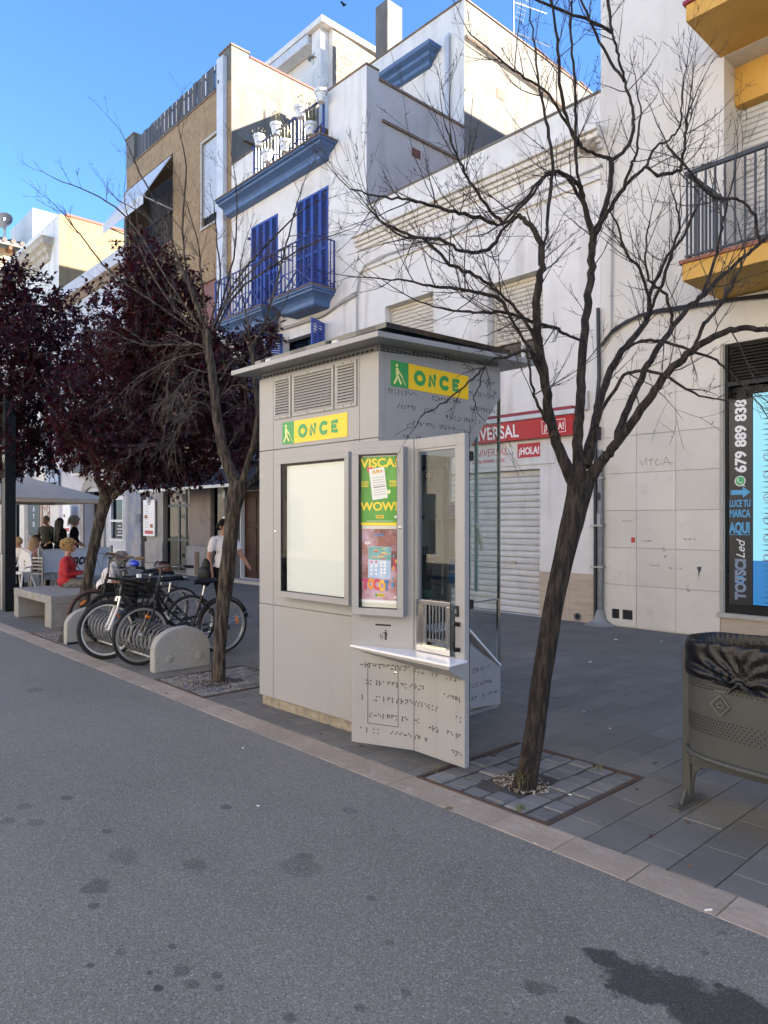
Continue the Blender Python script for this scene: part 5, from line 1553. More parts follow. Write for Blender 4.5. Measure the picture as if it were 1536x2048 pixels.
tl = thing('tiled_lean_to', 'small sloping tiled roof just behind the terrace chimney', 'roof', (-13.9, 16.5, 14.5))
lt = MB()
for i in range(9):
    lt.tube([(-15.3 + i * .2, 15.0, 15.35), (-15.3 + i * .2, 17.5, 14.65)], .10, 8)
lt.build('tile_rows', mat('greyed_roof_tiles', (.22, .18, .14), .9, c2=(.14, .12, .10), nscale=8, bump=.3), tl)
lg = thing('glazed_lean_to', 'grey sheet lean to roof with terracotta rafters behind the long wall', 'roof', (-12.5, 21, 14.5))
MB().hexa([(-11.75, 18.6, 14.5), (-11.75, 22.5, 14.1), (-13.2, 22.5, 16.3), (-13.2, 18.6, 16.3)], [(-11.75, 18.6, 14.54), (-11.75, 22.5, 14.14), (-13.2, 22.5, 16.34), (-13.2, 18.6, 16.34)]).build('sheet', mat('grey_corrugated_sheet', (.40, .41, .42), .6, c2=(.32, .33, .34), nscale=3), lg)
for i in range(4):
    y = 18.6 + i * 1.25
    MB().bar((-11.68, y, 14.5 - i * .1), (-13.2, y, 16.33), .12, .12).build('rafter_tile', TERRACOTTA, lg)
an = thing('roof_antenna', 'television antenna with toothed boom on the long roof parapet', 'antenna', (-11.75, 15.4, 14.5))
mx_, mz_ = -11.75, 14.5
MB().tube([(mx_, 15.55, 14.4), (mx_, 15.55, 16.3)], .018, 6).build('mast', GREY_PIPE, an)
b = MB()
dirv = Vector((.10, 1.0, .12)).normalized()
p0 = Vector((mx_, 15.55, 14.75))
b.tube([p0, p0 + dirv * 1.5], .012, 5)
for i in range(17):
    q = p0 + dirv * (.15 + i * .08)
    b.tube([q - Vector((.0, .03, .16)), q + Vector((0, -.03, .16))], .004, 4)
b.build('yagi_boom', BRUSHED, an)
b = MB()
p1 = Vector((mx_, 15.55, 15.55))
b.tube([p1, p1 + Vector((.1, 1.4, .3))], .012, 5)
for i in range(5):
    b.tube([p1 + Vector((0, .1 + .06 * i, -.35 + .16 * i)), p1 + Vector((.0, .45 + .06 * i, -.30 + .16 * i))], .005, 4)
for i in range(3):
    b.tube([p1 + Vector((0, .1 + .16 * i, -.4)), p1 + Vector((0, .3 + .16 * i, .5))], .005, 4)
b.build('grid_reflector', mat('pale_aluminium', (.55, .53, .5), .5, metal=.4), an)

# --- ochre brown building
O_ = thing('brown_building', 'ochre brown rendered building with a plank fence along its roof', 'building', (-20.7, FY, 0))
OX0, OX1 = -24.194, -17.232
ow = [(-23.9, -20.71, 10.28, 13.02, .7), (-18.86, -17.88, 10.1, 12.56, .14), (-23.9, -20.71, 6.7, 9.4, .3), (-18.92, -17.90, 6.3, 8.5, .12), (-21.25, -19.6, .03, 2.72, .18), (-18.3, -17.55, .4, 2.72, .15), (-22.95, -22.5, .0, 2.72, .4), (-18.9, -17.95, 3.2, 5.4), (-23.9, -20.71, 3.4, 5.7, .3)]
b = MB().wall(OX0, OX1, 3.0, 13.75, [h for h in ow if h[2] > 3], FY)
b.build('wall', BROWN_WALL, O_)
MB().wall(OX0, OX1, -.05, 3.0, [h for h in ow if h[2] < 3], FY + .001).build('ground_floor_wall', PINK_STONE, O_)
s = MB()
s.add([(OX1, FY, 0), (OX1, 13.2, 0), (OX1, 13.2, 14.56), (OX1, FY, 14.56)], [(0, 1, 2, 3)])
s.build('side_wall', OLD_WALL, O_)
s = MB().add([(OX0, FY, 0), (OX0, 20, 0), (OX0, 20, 13.7), (OX0, FY, 13.7)], [(3, 2, 1, 0)])
s.add([(OX0, FY, 13.6), (OX1, FY, 13.6), (OX1, 20, 13.6), (OX0, 20, 13.6)], [(0, 1, 2, 3)])
s.build('roof_and_flank', OLD_WALL, O_)
MB().box(-17.84, OX1 + .004, FY - .004, FY + .55, 13.75, 14.66).box(-17.50, OX1 + .004, FY + .552, 13.2, 13.75, 14.56).build('corner_pier', OLD_WALL, O_)
MB().box(-17.88, OX1 + .03, FY - .03, FY + .58, 14.66, 14.71).build('pier_coping', COPING, O_)
MB().box(-17.52, OX1 + .03, FY + .585, 13.22, 14.56, 14.61).build('side_coping', RED_COPING, O_)
MB().box(OX0 - .01, OX0 + .62, FY - .003, FY + .5, 13.75, 14.75).build('corner_pier', OLD_WALL, O_)
MB().box(OX0 - .03, OX0 + .65, FY - .03, FY + .52, 14.75, 14.80).build('pier_coping', COPING, O_)
MB().box(OX0 + .63, -17.85, FY - .03, FY + .15, 13.75, 13.80).build('wall_coping', COPING, O_)
MB().box(OX1 - .05, OX1 + .10, FY + .35, 12.9, 12.15, 12.27).build('side_conduit', OLD_WALL, O_, bevel=.02)
fn = thing('plank_fence', 'row of grey weathered upright planks along the roof edge', 'fence', (-20.7, FY + .1, 13.8))
pm = MB().box(-.115, .115, -.012, .012, 0, .84).mesh('plank', [WOOD_GREY])
inv = base_of(fn).inverted()
nP = 22
for i in range(nP):
    x = OX0 + .75 + (5.55) * i / (nP - 1)
    put(pm, 'plank', fn, inv @ Matrix.Translation((x, FY + .1 + R.uniform(-.01, .01), 13.81 + R.uniform(-.02, .02))) @ Matrix.Rotation(R.uniform(-.02, .02), 4, 'Y') @ Matrix.Diagonal((R.uniform(.93, 1.05), 1, R.uniform(.95, 1.02), 1)))
MB().bar((OX0 + .65, FY + .13, 14.0), (-17.9, FY + .13, 14.0), .03, .05).bar((OX0 + .65, FY + .13, 14.5), (-17.9, FY + .13, 14.5), .03, .05).build('rail', WOOD_GREY, fn)
dp = thing('white_downpipe', 'square white downpipe on the corner of the brown building', 'pipe', (-17.62, FY - .1, 0))
MB().box(-17.80, -17.46, FY - .14, FY - .002, 2.9, 14.45).build('duct', PLASTIC_WHITE, dp, bevel=.01)
MB().box(-17.74, -17.66, FY - .1425, FY - .1405, 13.75, 13.86).build('slot', DARK_GAP, dp)
roller(O_, -18.86, -17.88, 10.42, 12.56, FY + .06, .062, SLAT_BLUE)
sb = MB()
for i in range(7):
    sb.box(-18.82 + i * .14, -18.79 + i * .14, FY + .05, FY + .07, 10.1, 10.42)
sb.box(-18.86, -17.88, FY + .11, FY + .13, 10.1, 10.42)
sb.build('window_bars', BLACK_METAL, O_)
MB().box(-18.93, -17.83, FY - .05, FY + .1, 10.04, 10.1).build('window_sill', SILL_STONE, O_)
fr_ = MB()
for e in ((-18.93, -18.86, 10.1, 12.63), (-17.88, -17.85, 10.1, 12.63), (-18.86, -17.88, 12.56, 12.63)):
    fr_.box(e[0], e[1], FY - .025, FY - .001, e[2], e[3])
fr_.build('window_surround', SILL_STONE, O_)
roller(O_, -18.92, -17.90, 6.3, 8.5, FY + .06, .06, SLAT_RED)
roller(O_, -18.9, -17.95, 3.2, 5.4, FY + .08, .06, SLAT_RED)
roller(O_, -22.4, -20.71, 6.7, 9.4, FY + .22, .06, SLAT_RED)
MB().box(-23.9, -22.4, FY + .26, FY + .28, 6.7, 9.4).build('window_pane', SHOP_GLASS, O_)
MB().box(-23.9, -20.71, FY + .26, FY + .28, 3.4, 5.7).build('window_pane', SHOP_GLASS, O_)
lb = MB().box(-23.9, -20.71, FY + .66, FY + .69, 10.28, 13.02).build('loggia_back', mat('dark_grey_loggia_wall', (.12, .12, .13), .8), O_)  # back wall of the loggia in one even dark grey
rl = MB()
rl.bar((-23.9, FY + .03, 11.25), (-20.71, FY + .03, 11.25), .05, .04)
rl.bar((-23.9, FY + .03, 10.36), (-20.71, FY + .03, 10.36), .03, .03)
rl_ = rl.build('balcony_railing', BLACK_METAL, O_)
bb = MB().box(-.010, .010, -.010, .010, 10.3, 11.25).mesh('railing_bar', [BLACK_METAL])
for i in range(29):
    put(bb, 'railing_bar', rl_, base_of(rl_).inverted() @ Matrix.Translation((-23.85 + i * .111, FY + .03, 0)))
MB().box(-23.95, -20.66, FY - .06, FY + .2, 10.22, 10.285).build('balcony_sill', TERRACOTTA, O_)
aw = thing('white_awning', 'tilted white canvas awning hanging out from the brown building balcony', 'awning', (-22.2, FY, 12.9))
MB().hexa([(-23.85, FY - .02, 12.93), (-20.75, FY - .02, 12.93), (-20.75, FY - .92, 11.45), (-23.85, FY - .92, 11.45)], [(-23.85, FY - .04, 12.945), (-20.75, FY - .04, 12.945), (-20.75, FY - .94, 11.465), (-23.85, FY - .94, 11.465)]).build('canvas', FABRIC_WHITE, aw)
MB().tube([(-23.87, FY - .93, 11.45), (-20.73, FY - .93, 11.45)], .035, 8).build('front_bar', PLASTIC_WHITE, aw)
MB().box(-23.85, -20.75, FY - .945, FY - .935, 11.18, 11.42).build('valance', FABRIC_WHITE, aw)
for x in (-23.8, -20.8):
    MB().bar((x, FY + .02, 11.3), (x, FY - .91, 11.43), .03, .03).build('arm', PLASTIC_WHITE, aw)
dpp = thing('old_cast_pipe', 'twisted rusty downpipe at the far corner of the brown building', 'pipe', (-24.1, FY - .1, 11))
MB().tube([(-24.05, FY - .02, 12.95), (-24.0, FY - .12, 12.75), (-24.1, FY - .12, 12.5), (-24.05, FY - .08, 12.2), (-24.1, FY - .09, 8)], .07, 8).build('pipe', STONE, dpp, smooth=60)
# ground floor of the brown building
MB().box(-22.48, -21.28, FY - .05, FY, 0, 2.9).build('stone_pilaster', STONE, O_, bevel=.01)
MB().box(-22.54, -21.26, FY - .09, FY - .051, 0, .95).build('pilaster_base', STONE, O_, bevel=.01)
MB().box(-24.19, -22.96, FY - .04, FY, 0, 2.9).build('blue_grey_pilaster', mat('blue_grey_painted_plaster', (.20, .235, .30), .85, c2=(.33, .32, .31), nscale=2.2, lo=.42, hi=.6, streak=((.12, .12, .13), .5)), O_, bevel=.01)
MB().box(-23.35, -22.98, FY - .06, FY - .041, 1.55, 1.85).build('letter_plate', mat('dark_blue_plate', (.05, .07, .11), .5), O_)
MB().box(-22.95, -22.5, FY + .38, FY + .40, 0, 2.72).build('dark_doorway', DARK_GAP, O_)
dd = MB()
for e in ((-21.25, -21.17, .03, 2.72), (-20.47, -20.37, .03, 2.72), (-20.0, -19.93, .03, 2.72), (-19.68, -19.6, .03, 2.72)):
    dd.box(e[0], e[1], FY + .05, FY + .10, e[2], e[3])
for z in (.03, 1.0, 2.05, 2.64):
    dd.box(-21.17, -19.68, FY + .055, FY + .095, z, z + .08)
glz = dd.build('glazed_door', mat('dark_green_grey_frame', (.035, .042, .045), .5), O_)
MB().box(-21.2, -19.65, FY + .07, FY + .075, .1, 2.66).build('pane', SHOP_GLASS, glz)
MB().box(-21.25, -19.6, FY + .9, FY + .92, .03, 2.72).build('shop_interior', mat('dim_shop_wall', (.10, .095, .09), .9, c2=(.02, .02, .02), nscale=3), O_)
goods = MB()
for i in range(26):
    x, z = R.uniform(-21.1, -19.8), R.choice((.35, .5, 1.12, 1.15, 1.7))
    s = R.uniform(.05, .12)
    goods.box(x, x + s, FY + .35, FY + .35 + s, z, z + s * R.uniform(.8, 1.6), R.randint(0, 2))
goods.build('shop_goods', [mat('pale_goods', (.45, .45, .42), .6), mat('red_goods', (.35, .03, .03), .5), mat('brown_goods', (.14, .09, .05), .7)], O_, kind='stuff')
MB().box(-19.57, -18.32, FY - .04, FY, .88, 2.9).build('pink_pilaster', PINK_STONE, O_, bevel=.008)
MB().box(-19.66, -18.28, FY - .09, FY, 0, .88).build('pilaster_base', STONE, O_, bevel=.01)
MB().box(-19.12, -18.88, FY - .11, FY - .091, .05, .72).build('wooden_board', mat('dull_board', (.16, .11, .07), .8), O_)
MB().box(-18.3, -17.55, FY + .08, FY + .09, .4, 2.72).build('dark_window', SHOP_GLASS, O_)
gp = thing('sticker_pole', 'thin grey post with stickers at the corner of the brown building', 'post', (-17.38, FY - .1, 0))
MB().tube([(-17.38, FY - .1, 0), (-17.38, FY - .1, 2.9)], .05, 10).build('post', GREY_PIPE, gp)
MB().box(-17.44, -17.32, FY - .16, FY - .153, 2.25, 2.45).box(-17.43, -17.33, FY - .16, FY - .153, 1.5, 1.75).build('sticker', WHITE_PRINT, gp)
for x in (-22.1, -19.8):
    wl = thing('wall_spot', 'small white cylinder spotlight on the stone pier ' + ('left' if x < -21 else 'right') + ' of the glazed door', 'lamp', (x, FY - .15, 2.3))
    MB().cyl((x, FY - .14, 2.2), (x, FY - .14, 2.42), .08, 12).bar((x, FY - .1, 2.31), (x, FY - .04, 2.31), .04, .04).build('body', PLASTIC_WHITE, wl)
ba = thing('black_awning', 'black canvas awning slanting over the glazed shop door', 'awning', (-17.5, FY, 2.9))
MB().hexa([(-21.2, FY - .02, 3.12), (-14.9, FY - .02, 3.12), (-14.9, FY - .95, 2.56), (-21.2, FY - .95, 2.56)], [(-21.2, FY - .02, 3.14), (-14.9, FY - .02, 3.14), (-14.9, FY - .97, 2.575), (-21.2, FY - .97, 2.575)]).build('canvas', FABRIC_BLACK, ba)
MB().box(-21.22, -14.88, FY - 1.0, FY - .95, 2.47, 2.56).build('front_bar', BRUSHED, ba, bevel=.01)
for x in (-21.0, -15.1):
    MB().bar((x, FY, 2.75), (x, FY - .95, 2.52), .04, .04).build('arm', BLACK_METAL, ba)
mb_ = thing('menu_board', 'tall white menu board with red footer on the stone pilaster', 'sign', (-22.1, FY - .12, 1.15))
MB().box(-22.56, -21.72, FY - .13, FY - .095, 1.13, 2.30).build('board', WHITE_PRINT, mb_)
MB().box(-22.44, -21.84, FY - .1335, FY - .1305, 1.20, 1.31).build('red_footer', RED_PRINT, mb_)
MB().box(-22.05, -21.84, FY - .1335, FY - .1305, 1.40, 1.52).box(-22.46, -22.25, FY - .1335, FY - .1305, 1.70, 1.81).build('dish_photo', mat('dish_print', (.30, .12, .04), .6), mb_)
for i in range(12):
    MB().box(-22.44, -22.2 + R.uniform(0, .1), FY - .1335, FY - .1305, 1.4 + i * .065, 1.412 + i * .065).build('menu_line', mat('menu_grey', (.35, .35, .35), .7), mb_, kind='stuff')
MB().box(-22.24, -22.02, FY - .1335, FY - .1305, 2.15, 2.18).build('heading_line', BLACK_PRINT, mb_)

# --- lower white house with an arched doorway
L = thing('arched_door_house', 'low white house with an arched stone doorway and a brown ledge', 'house', (-27.6, FY, 0))
lh = [(-28.07, -26.33, 0, 2.72, .5), (-25.54, -24.45, .92, 2.95, .16), (-28.6, -27.5, 3.45, 5.6), (-26.2, -25.1, 3.45, 5.6), (-28.5, -27.4, 7, 9), (-26, -25, 7, 9)]
shell(L, -31.0, -24.2, 11.2, lh, PALE_BLUE_WALL, 19, zr=10.9)
b = MB()
ring_slab(b, -31.0, -24.2, FY, [(.05, 10.22), (.12, 10.28), (.14, 10.36), (.26, 10.44), (.28, 10.5)], left=False, right=False)
b.build('cornice', mat('brown_cornice', (.30, .23, .17), .9, c2=(.2, .15, .11), nscale=6, bump=.3), L)
ar = MB()
n = 12
for i in range(n):
    a0, a1 = PI * i / n, PI * (i + 1) / n
    P0_, P1_ = [(-27.2 + 1.12 * math.cos(a), 2.55 + .75 * math.sin(a)) for a in (a0, a1)]
    Q0, Q1 = [(-27.2 + .87 * math.cos(a), 2.42 + .48 * math.sin(a)) for a in (a0, a1)]
    ar.prism([P0_, P1_, Q1, Q0], (0, FY - .08, 0), (1, 0, 0), (0, 0, 1), (0, .079, 0))
ar.box(-28.42, -28.08, FY - .07, FY - .001, 0, 2.5).box(-26.32, -26.02, FY - .07, FY - .001, 0, 2.5)
ar.build('arch_surround', STONE, L)
MB().box(-28.07, -26.33, FY + .45, FY + .47, 0, 2.72).build('dark_doorway', DARK_GAP, L)
gt = MB()
for i in range(14):
    gt.bar((-28.0 + i * .12, FY + .35, .05), (-28.0 + i * .12, FY + .35, 2.7), .03, .03)
for z in (.1, 1.3, 2.5):
    gt.bar((-28.05, FY + .35, z), (-26.35, FY + .35, z), .03, .05)
gt.build('folding_gate', BLACK_METAL, L)
wf = MB()
for e in ((-25.58, -25.50, .9, 2.97), (-24.49, -24.41, .9, 2.97), (-25.5, -24.49, .9, .99), (-25.5, -24.49, 1.58, 1.66), (-25.5, -24.49, 2.36, 2.50), (-25.5, -24.49, 2.9, 2.97)):
    wf.box(e[0], e[1], FY - .02, FY + .06, e[2], e[3])
wf = wf.build('window', PLASTIC_WHITE, L)
MB().box(-25.52, -24.47, FY + .08, FY + .085, .95, 2.92).build('pane', WINDOW_GLASS, wf)
MB().box(-25.52, -24.47, FY + .13, FY + .15, .95, 2.92).build('blind', mat('dim_interior', (.14, .12, .09), .9, c2=(.03, .03, .03), nscale=6), wf)
bbd = thing('chalk_board', 'small black chalk board with white script inside the white window', 'sign', (-24.9, FY + .07, 1))
MB().box(-25.35, -24.52, FY + .06, FY + .075, 1.0, 1.54).build('board', BLACK_PRINT, bbd)
for i, w in enumerate((.5, .3, .45, .25)):
    MB().box(-24.93 - w / 2, -24.93 + w / 2, FY + .058, FY + .0595, 1.10 + i * .11, 1.125 + i * .11).build('chalk_line', WHITE_PRINT, bbd)
MB().box(-26.0, -24.2, FY - .06, FY - .001, 0, .62).build('plinth_band', WHITE_WALL, L)
for xa, xb in ((-28.7, -27.4), (-26.3, -25.0)):
    b = MB().box(xa, xb, FY - .3, FY - .001, 3.36, 3.44)
    bl = b.build('balcony', WHITE_WALL, L)
    r_ = MB()
    for i in range(13):
        x = xa + .04 + (xb - xa - .08) * i / 12
        r_.bar((x, FY - .27, 3.44), (x, FY - .27, 4.4), .02, .02)
    r_.bar((xa, FY - .27, 4.4), (xb, FY - .27, 4.4), .03, .03)
    r_.build('railing', BLACK_METAL, bl)
for h in lh[2:]:
    MB().box(h[0], h[1], FY + .15, FY + .17, h[2], h[3]).build('window_pane', SHOP_GLASS, L)

# --- taller cream house behind it, seen with its stained flank
Q = thing('stained_flank_house', 'cream house with a weathered moulded cornice and a stained yellow flank', 'house', (-35, FY, 0))
qh = [(-38.5, -37.3, 7, 9.4), (-35.6, -34.4, 7, 9.4), (-33, -31.9, 7, 9.4), (-34.9, -33.35, 0, 2.75, .4), (-33, -32.1, .8, 2.6), (-37.5, -36.4, .2, 2.6), (-38.5, -37.4, 3.6, 5.8), (-35.4, -34.2, 3.6, 5.8), (-32.8, -31.8, 3.6, 5.8)]
shell(Q, -39.6, -31.005, 14.38, qh, WHITE_WALL, 17, YELLOW_OLD, zr=14.1)
b = MB()
ring_slab(b, -39.4, -31.6, FY, [(.05, 12.72), (.10, 12.80), (.12, 13.0), (.24, 13.08), (.26, 13.2), (.42, 13.3), (.44, 13.46), (.5, 13.56)], left=False)
b.build('cornice', mat('weathered_cornice', (.50, .46, .38), .9, c2=(.34, .30, .24), nscale=4, bump=.3, streak=((.2, .18, .15), .6)), Q)
MB().box(-31.35, -30.97, FY + .3, 17, 14.38, 14.47).build('red_coping', RED_COPING, Q)
for h in qh:
    MB().box(h[0], h[1], FY + (.38 if h[2] == 0 else .16), FY + (.40 if h[2] == 0 else .18), h[2], h[3]).build('window_pane', DARK_GAP if h[2] == 0 else SHOP_GLASS, Q)
MB().box(-35.5, -34.95, FY - .05, FY - .001, 0, 3).build('stone_pier', STONE, Q)
MB().box(-33.3, -32.95, FY - .05, FY - .001, 0, 3).build('wooden_pier', mat('pinkish_pier', (.38, .28, .21), .8), Q)
MB().box(-32.9, -32.12, FY - .03, FY - .001, 1.0, 2.6).build('photo_board', mat('food_photos', (.28, .15, .08), .6, c2=(.6, .55, .48), nscale=7, lo=.45, hi=.55), Q)
MB().box(-38.3, -37.6, FY - .03, FY - .001, .7, 2.6).build('photo_board', mat('food_photos_dark', (.05, .04, .03), .6, c2=(.5, .42, .33), nscale=7, lo=.5, hi=.6), Q)
e_ = thing('gelato_sign', 'narrow black sign with white upright letters beside the cafe entrance', 'sign', (-34.2, FY, 1.6))
MB().box(-34.86, -33.4, FY - .04, FY - .02, 1.0, 2.75).build('board', BLACK_PRINT, e_)
for i, ch_ in enumerate('ELATO'):
    text(ch_, .30, (-34.15, FY - .044, 2.72 - i * .34), (1, 0, 0), (0, 0, 1), WHITE_PRINT, e_, bold=.03, align='CENTER')
rs = thing('round_sign', 'oval white hanging sign with black lettering above the parasol', 'sign', (-34.8, FY - .5, 3.6))
MB().lathe([(.42, 0), (.45, .02), (.45, .06), (.42, .08)], (-34.85, FY - .5, 3.72), 20, 0, (.75, -.66, 0), (0, 0, 1), (.66, .75, 0)).bar((-34.85, FY - .5, 4.1), (-34.85, FY, 4.1), .04, .04).build('disc', WHITE_PRINT, rs)
MB().tube([(-35.12 + .045 * i, FY - .42 + .04 * i, 3.78 + .05 * math.sin(i * 1.9)) for i in range(13)], .02, 5).build('script_print', BLACK_PRINT, rs)
bn = thing('cafe_banner', 'pale blue hanging cafe banner with a cup drawn in a circle', 'sign', (-31.5, FY - .4, 2.9))
MB().box(-32.2, -30.75, FY - .12, FY - .10, 2.75, 3.75).build('cloth', mat('pale_blue_cloth', (.36, .43, .55), .8), bn)
MB().torus((-31.45, FY - .125, 3.15), (1, 0, 0), (0, 0, 1), .38, .018, 28, 4).build('circle_print', BLACK_PRINT, bn)
MB().torus((-31.3, FY - .125, 3.5), (1, 0, 0), (0, 0, 1), .10, .014, 14, 4).build('cup_print', BLACK_PRINT, bn)
MB().tube([(-32.0 + .04 * i, FY - .13, 3.18 + .05 * math.sin(i * 1.7)) for i in range(29)], .014, 5).build('script_print', BLACK_PRINT, bn)
mb2 = thing('menu_stand', 'slim white menu panel with red footer on a post near the arched door', 'sign', (-29.2, FY - .3, 1.1))
MB().box(-29.6, -28.75, FY - .32, FY - .29, 1.12, 2.3).build('panel', WHITE_PRINT, mb2)
MB().box(-29.5, -28.85, FY - .3235, FY - .3205, 1.2, 1.33).build('red_footer', RED_PRINT, mb2)
MB().box(-29.05, -28.85, FY - .3235, FY - .3205, 1.42, 1.56).box(-29.5, -29.3, FY - .3235, FY - .3205, 1.75, 1.88).build('dish_photo', mat('dish_print_dark', (.25, .12, .05), .6), mb2)
MB().box(-29.45, -29.1, FY - .28, FY - .1, 0, 1.12).build('post', PLASTIC_WHITE, mb2)

# --- farthest house: tiled eave, roof block and dish
Z = thing('tiled_eave_house', 'yellow house with a tiled eave on wooden rafters at the far left', 'house', (-46, FY, 0))
MB().box(-60, -40.2, FY - .5, 26, 0, 15.6).build('wall', mat('cream_yellow_plaster', (.62, .50, .32), .85, c2=(.55, .45, .3), nscale=2), Z)
ev = MB()
ev.hexa([(-39.5, FY - 1.2, 15.60), (-39.5, 26, 15.60), (-46, 26, 17.4), (-46, FY - 1.2, 17.4)], [(-39.5, FY - 1.2, 15.75), (-39.5, 26, 15.75), (-46, 26, 17.55), (-46, FY - 1.2, 17.55)])
ev.build('eave', SILL_STONE, Z)
tt = MB()
for i in range(38):
    y = FY - 1.1 + i * .42
    tt.tube([(-39.42, y, 15.78), (-46, y, 17.6)], .13, 6)
tt.build('roof_tiles', mat('dark_curved_tiles', (.12, .11, .10), .9), Z, kind='stuff')
for i in range(12):
    MB().box(-40.2, -39.55, FY - .9 + i * 1.3, FY - .72 + i * 1.3, 15.40, 15.60).build('rafter', mat('brown_rafter', (.12, .06, .03), .8), Z)
MB().box(-47.5, -43.2, 12.8, 22, 16, 19.3).build('roof_block', WHITE_WALL, Z)
ds = thing('satellite_dish', 'grey satellite dish on a roof block at the far left skyline', 'dish', (-44.5, 11.2, 18))
dn = Vector((.75, -.55, .35)).normalized()
da = dn.cross(Vector((0, 0, 1))).normalized()
MB().lathe([(.004, -.13), (.3, -.10), (.55, 0), (.56, .01), (.3, -.085), (.004, -.115)], (-44.6, 11.6, 18.7), 18, 0, tuple(da), tuple(dn.cross(da)), tuple(dn)).build('reflector', mat('grey_dish', (.06, .062, .066), .6), ds, smooth=50)
MB().cyl((-44.75, 11.75, 16.8), (-44.75, 11.75, 18.9), .09, 8).build('mast', PLASTIC_WHITE, ds)

# --- opposite side of the street, lit by the sun
OP = thing('opposite_building', 'sunlit cream terrace of houses across the street', 'building', (0, -11, 0))
oh = [(x, x + 1.3, z, z + 2.2) for x in range(-52, 44, 4) for z in (.4, 4.2, 8.2)]
b = MB()
b.wall(-70, 45, 0, 12.5, oh, 11, .2)
b.v = [(x, -y, z) for x, y, z in b.v]
b.f = [tuple(reversed(f)) for f in b.f]
b.build('wall', mat('sunny_cream_plaster', (.76, .70, .60), .9, c2=(.7, .64, .55), nscale=.3), OP)
MB().box(-70, 45, -11.25, -11.2, 0, 12.4).build('window_panes', SHOP_GLASS, OP)

# --- cables strung along the fronts
def cable(pts, rad, m, label, n=3):
    o = thing('facade_cable', label, 'cable', pts[0])
    for k in range(n):
        P_ = [(x + .012 * math.sin(i + k), FY - .03 - .012 * k, z - .022 * k + .01 * math.sin(i * 1.7 + k)) for i, (x, _, z) in enumerate(pts)]
        MB().tube(P_, rad, 5).build('strand', m, o)
def fpts(lst): return [(on_facade(u, v)[0], FY, on_facade(u, v)[1]) for u, v in lst]
cable(fpts([(462, 690), (530, 665), (600, 645), (650, 628), (690, 598), (716, 584), (722, 545), (735, 528), (770, 512)]), .012, CABLE_GREY, 'whitewashed cable bundle under the blue balconies', 4)
cable(fpts([(727, 534), (760, 515), (801, 500), (850, 480), (905, 462), (980, 430), (1060, 392), (1140, 358), (1205, 332)]), .010, CABLE_GREY, 'thin cables draped below the white cornice', 2)
cable(fpts([(1205, 690), (1225, 662), (1252, 643), (1281, 629), (1316, 621), (1351, 616), (1414, 605), (1477, 596), (1560, 588)]), .014, CABLE, 'black cable bundle climbing across the cream facade', 3)
cable(fpts([(716, 590), (716, 640), (717, 690), (717, 760)]), .012, CABLE_GREY, 'upright cables on the seam between white house and shop building', 3)
cable(fpts([(1226, 300), (1227, 400), (1226, 500), (1226, 600), (1227, 655)]), .011, CABLE_GREY, 'pair of thin upright cables beside the party line of the cream building', 2)
# ---------------------------------------------------------------- street furniture
bench = thing('concrete_bench', 'low grey cast concrete bench slab on two side walls', 'bench', (-12.4, 4.0, 0))
MB().box(-13.32, -11.42, 3.64, 4.55, .36, .49).build('seat_slab', CONCRETE, bench, bevel=.012)
MB().box(-13.32, -13.08, 3.645, 4.545, 0, .359).build('side_wall', CONCRETE, bench, bevel=.008)
MB().box(-11.72, -11.42, 3.645, 4.545, 0, .359).build('side_wall', CONCRETE, bench, bevel=.008)
tag(MB().add([(-12.0, 3.9, .4925), (-11.95, 3.93, .495), (-11.97, 3.97, .4925)], [(0, 1, 2)]).build('fallen_leaf', mat('dark_red_leaf', (.07, .01, .015), .7)), 'dark red leaf lying on the concrete bench', 'leaf')

pole = thing('lamp_column', 'black square lamp column with a small white diamond crest', 'lamp post', (-14.2, 3.85, 0))
MB().box(-14.24, -14.06, 3.70, 3.88, 0, 3.75).build('front_column', mat('black_column_paint', (.006, .007, .009), .5, spec=.2), pole, bevel=.006)
MB().box(-14.46, -14.29, 3.74, 3.86, 1.02, 3.72).build('rear_column', mat('black_column_paint_matt', (.006, .007, .009), .6, spec=.15), pole, bevel=.004)
MB().box(-14.48, -14.245, 3.73, 3.87, 0, 1.015).build('steel_foot', BRUSHED, pole, bevel=.004)
MB().box(-14.29, -14.24, 3.76, 3.84, .9, 3.7).build('light_gap_strip', mat('grey_strip', (.08, .08, .08), .6), pole)
cr = MB()
for p, q in (((0, -.08), (.065, 0)), ((.065, 0), (0, .08)), ((0, .08), (-.065, 0)), ((-.065, 0), (0, -.08)), ((-.03, -.02), (-.015, .03)), ((.03, -.02), (.015, .03)), ((-.015, .03), (.015, .03)), ((-.04, .115), (.04, .115)), ((-.04, .115), (-.045, .14)), ((.04, .115), (.045, .14)), ((0, .115), (0, .14))):
    cr.bar((-14.15 + p[0], 3.697, 2.78 + p[1]), (-14.15 + q[0], 3.697, 2.78 + q[1]), .012, .003, (0, 1, 0))
cr.build('diamond_crest', WHITE_PRINT, pole)
MB().box(-14.47, -14.05, 3.69, 3.89, 3.752, 3.80).build('column_cap', BLACK_METAL, pole)

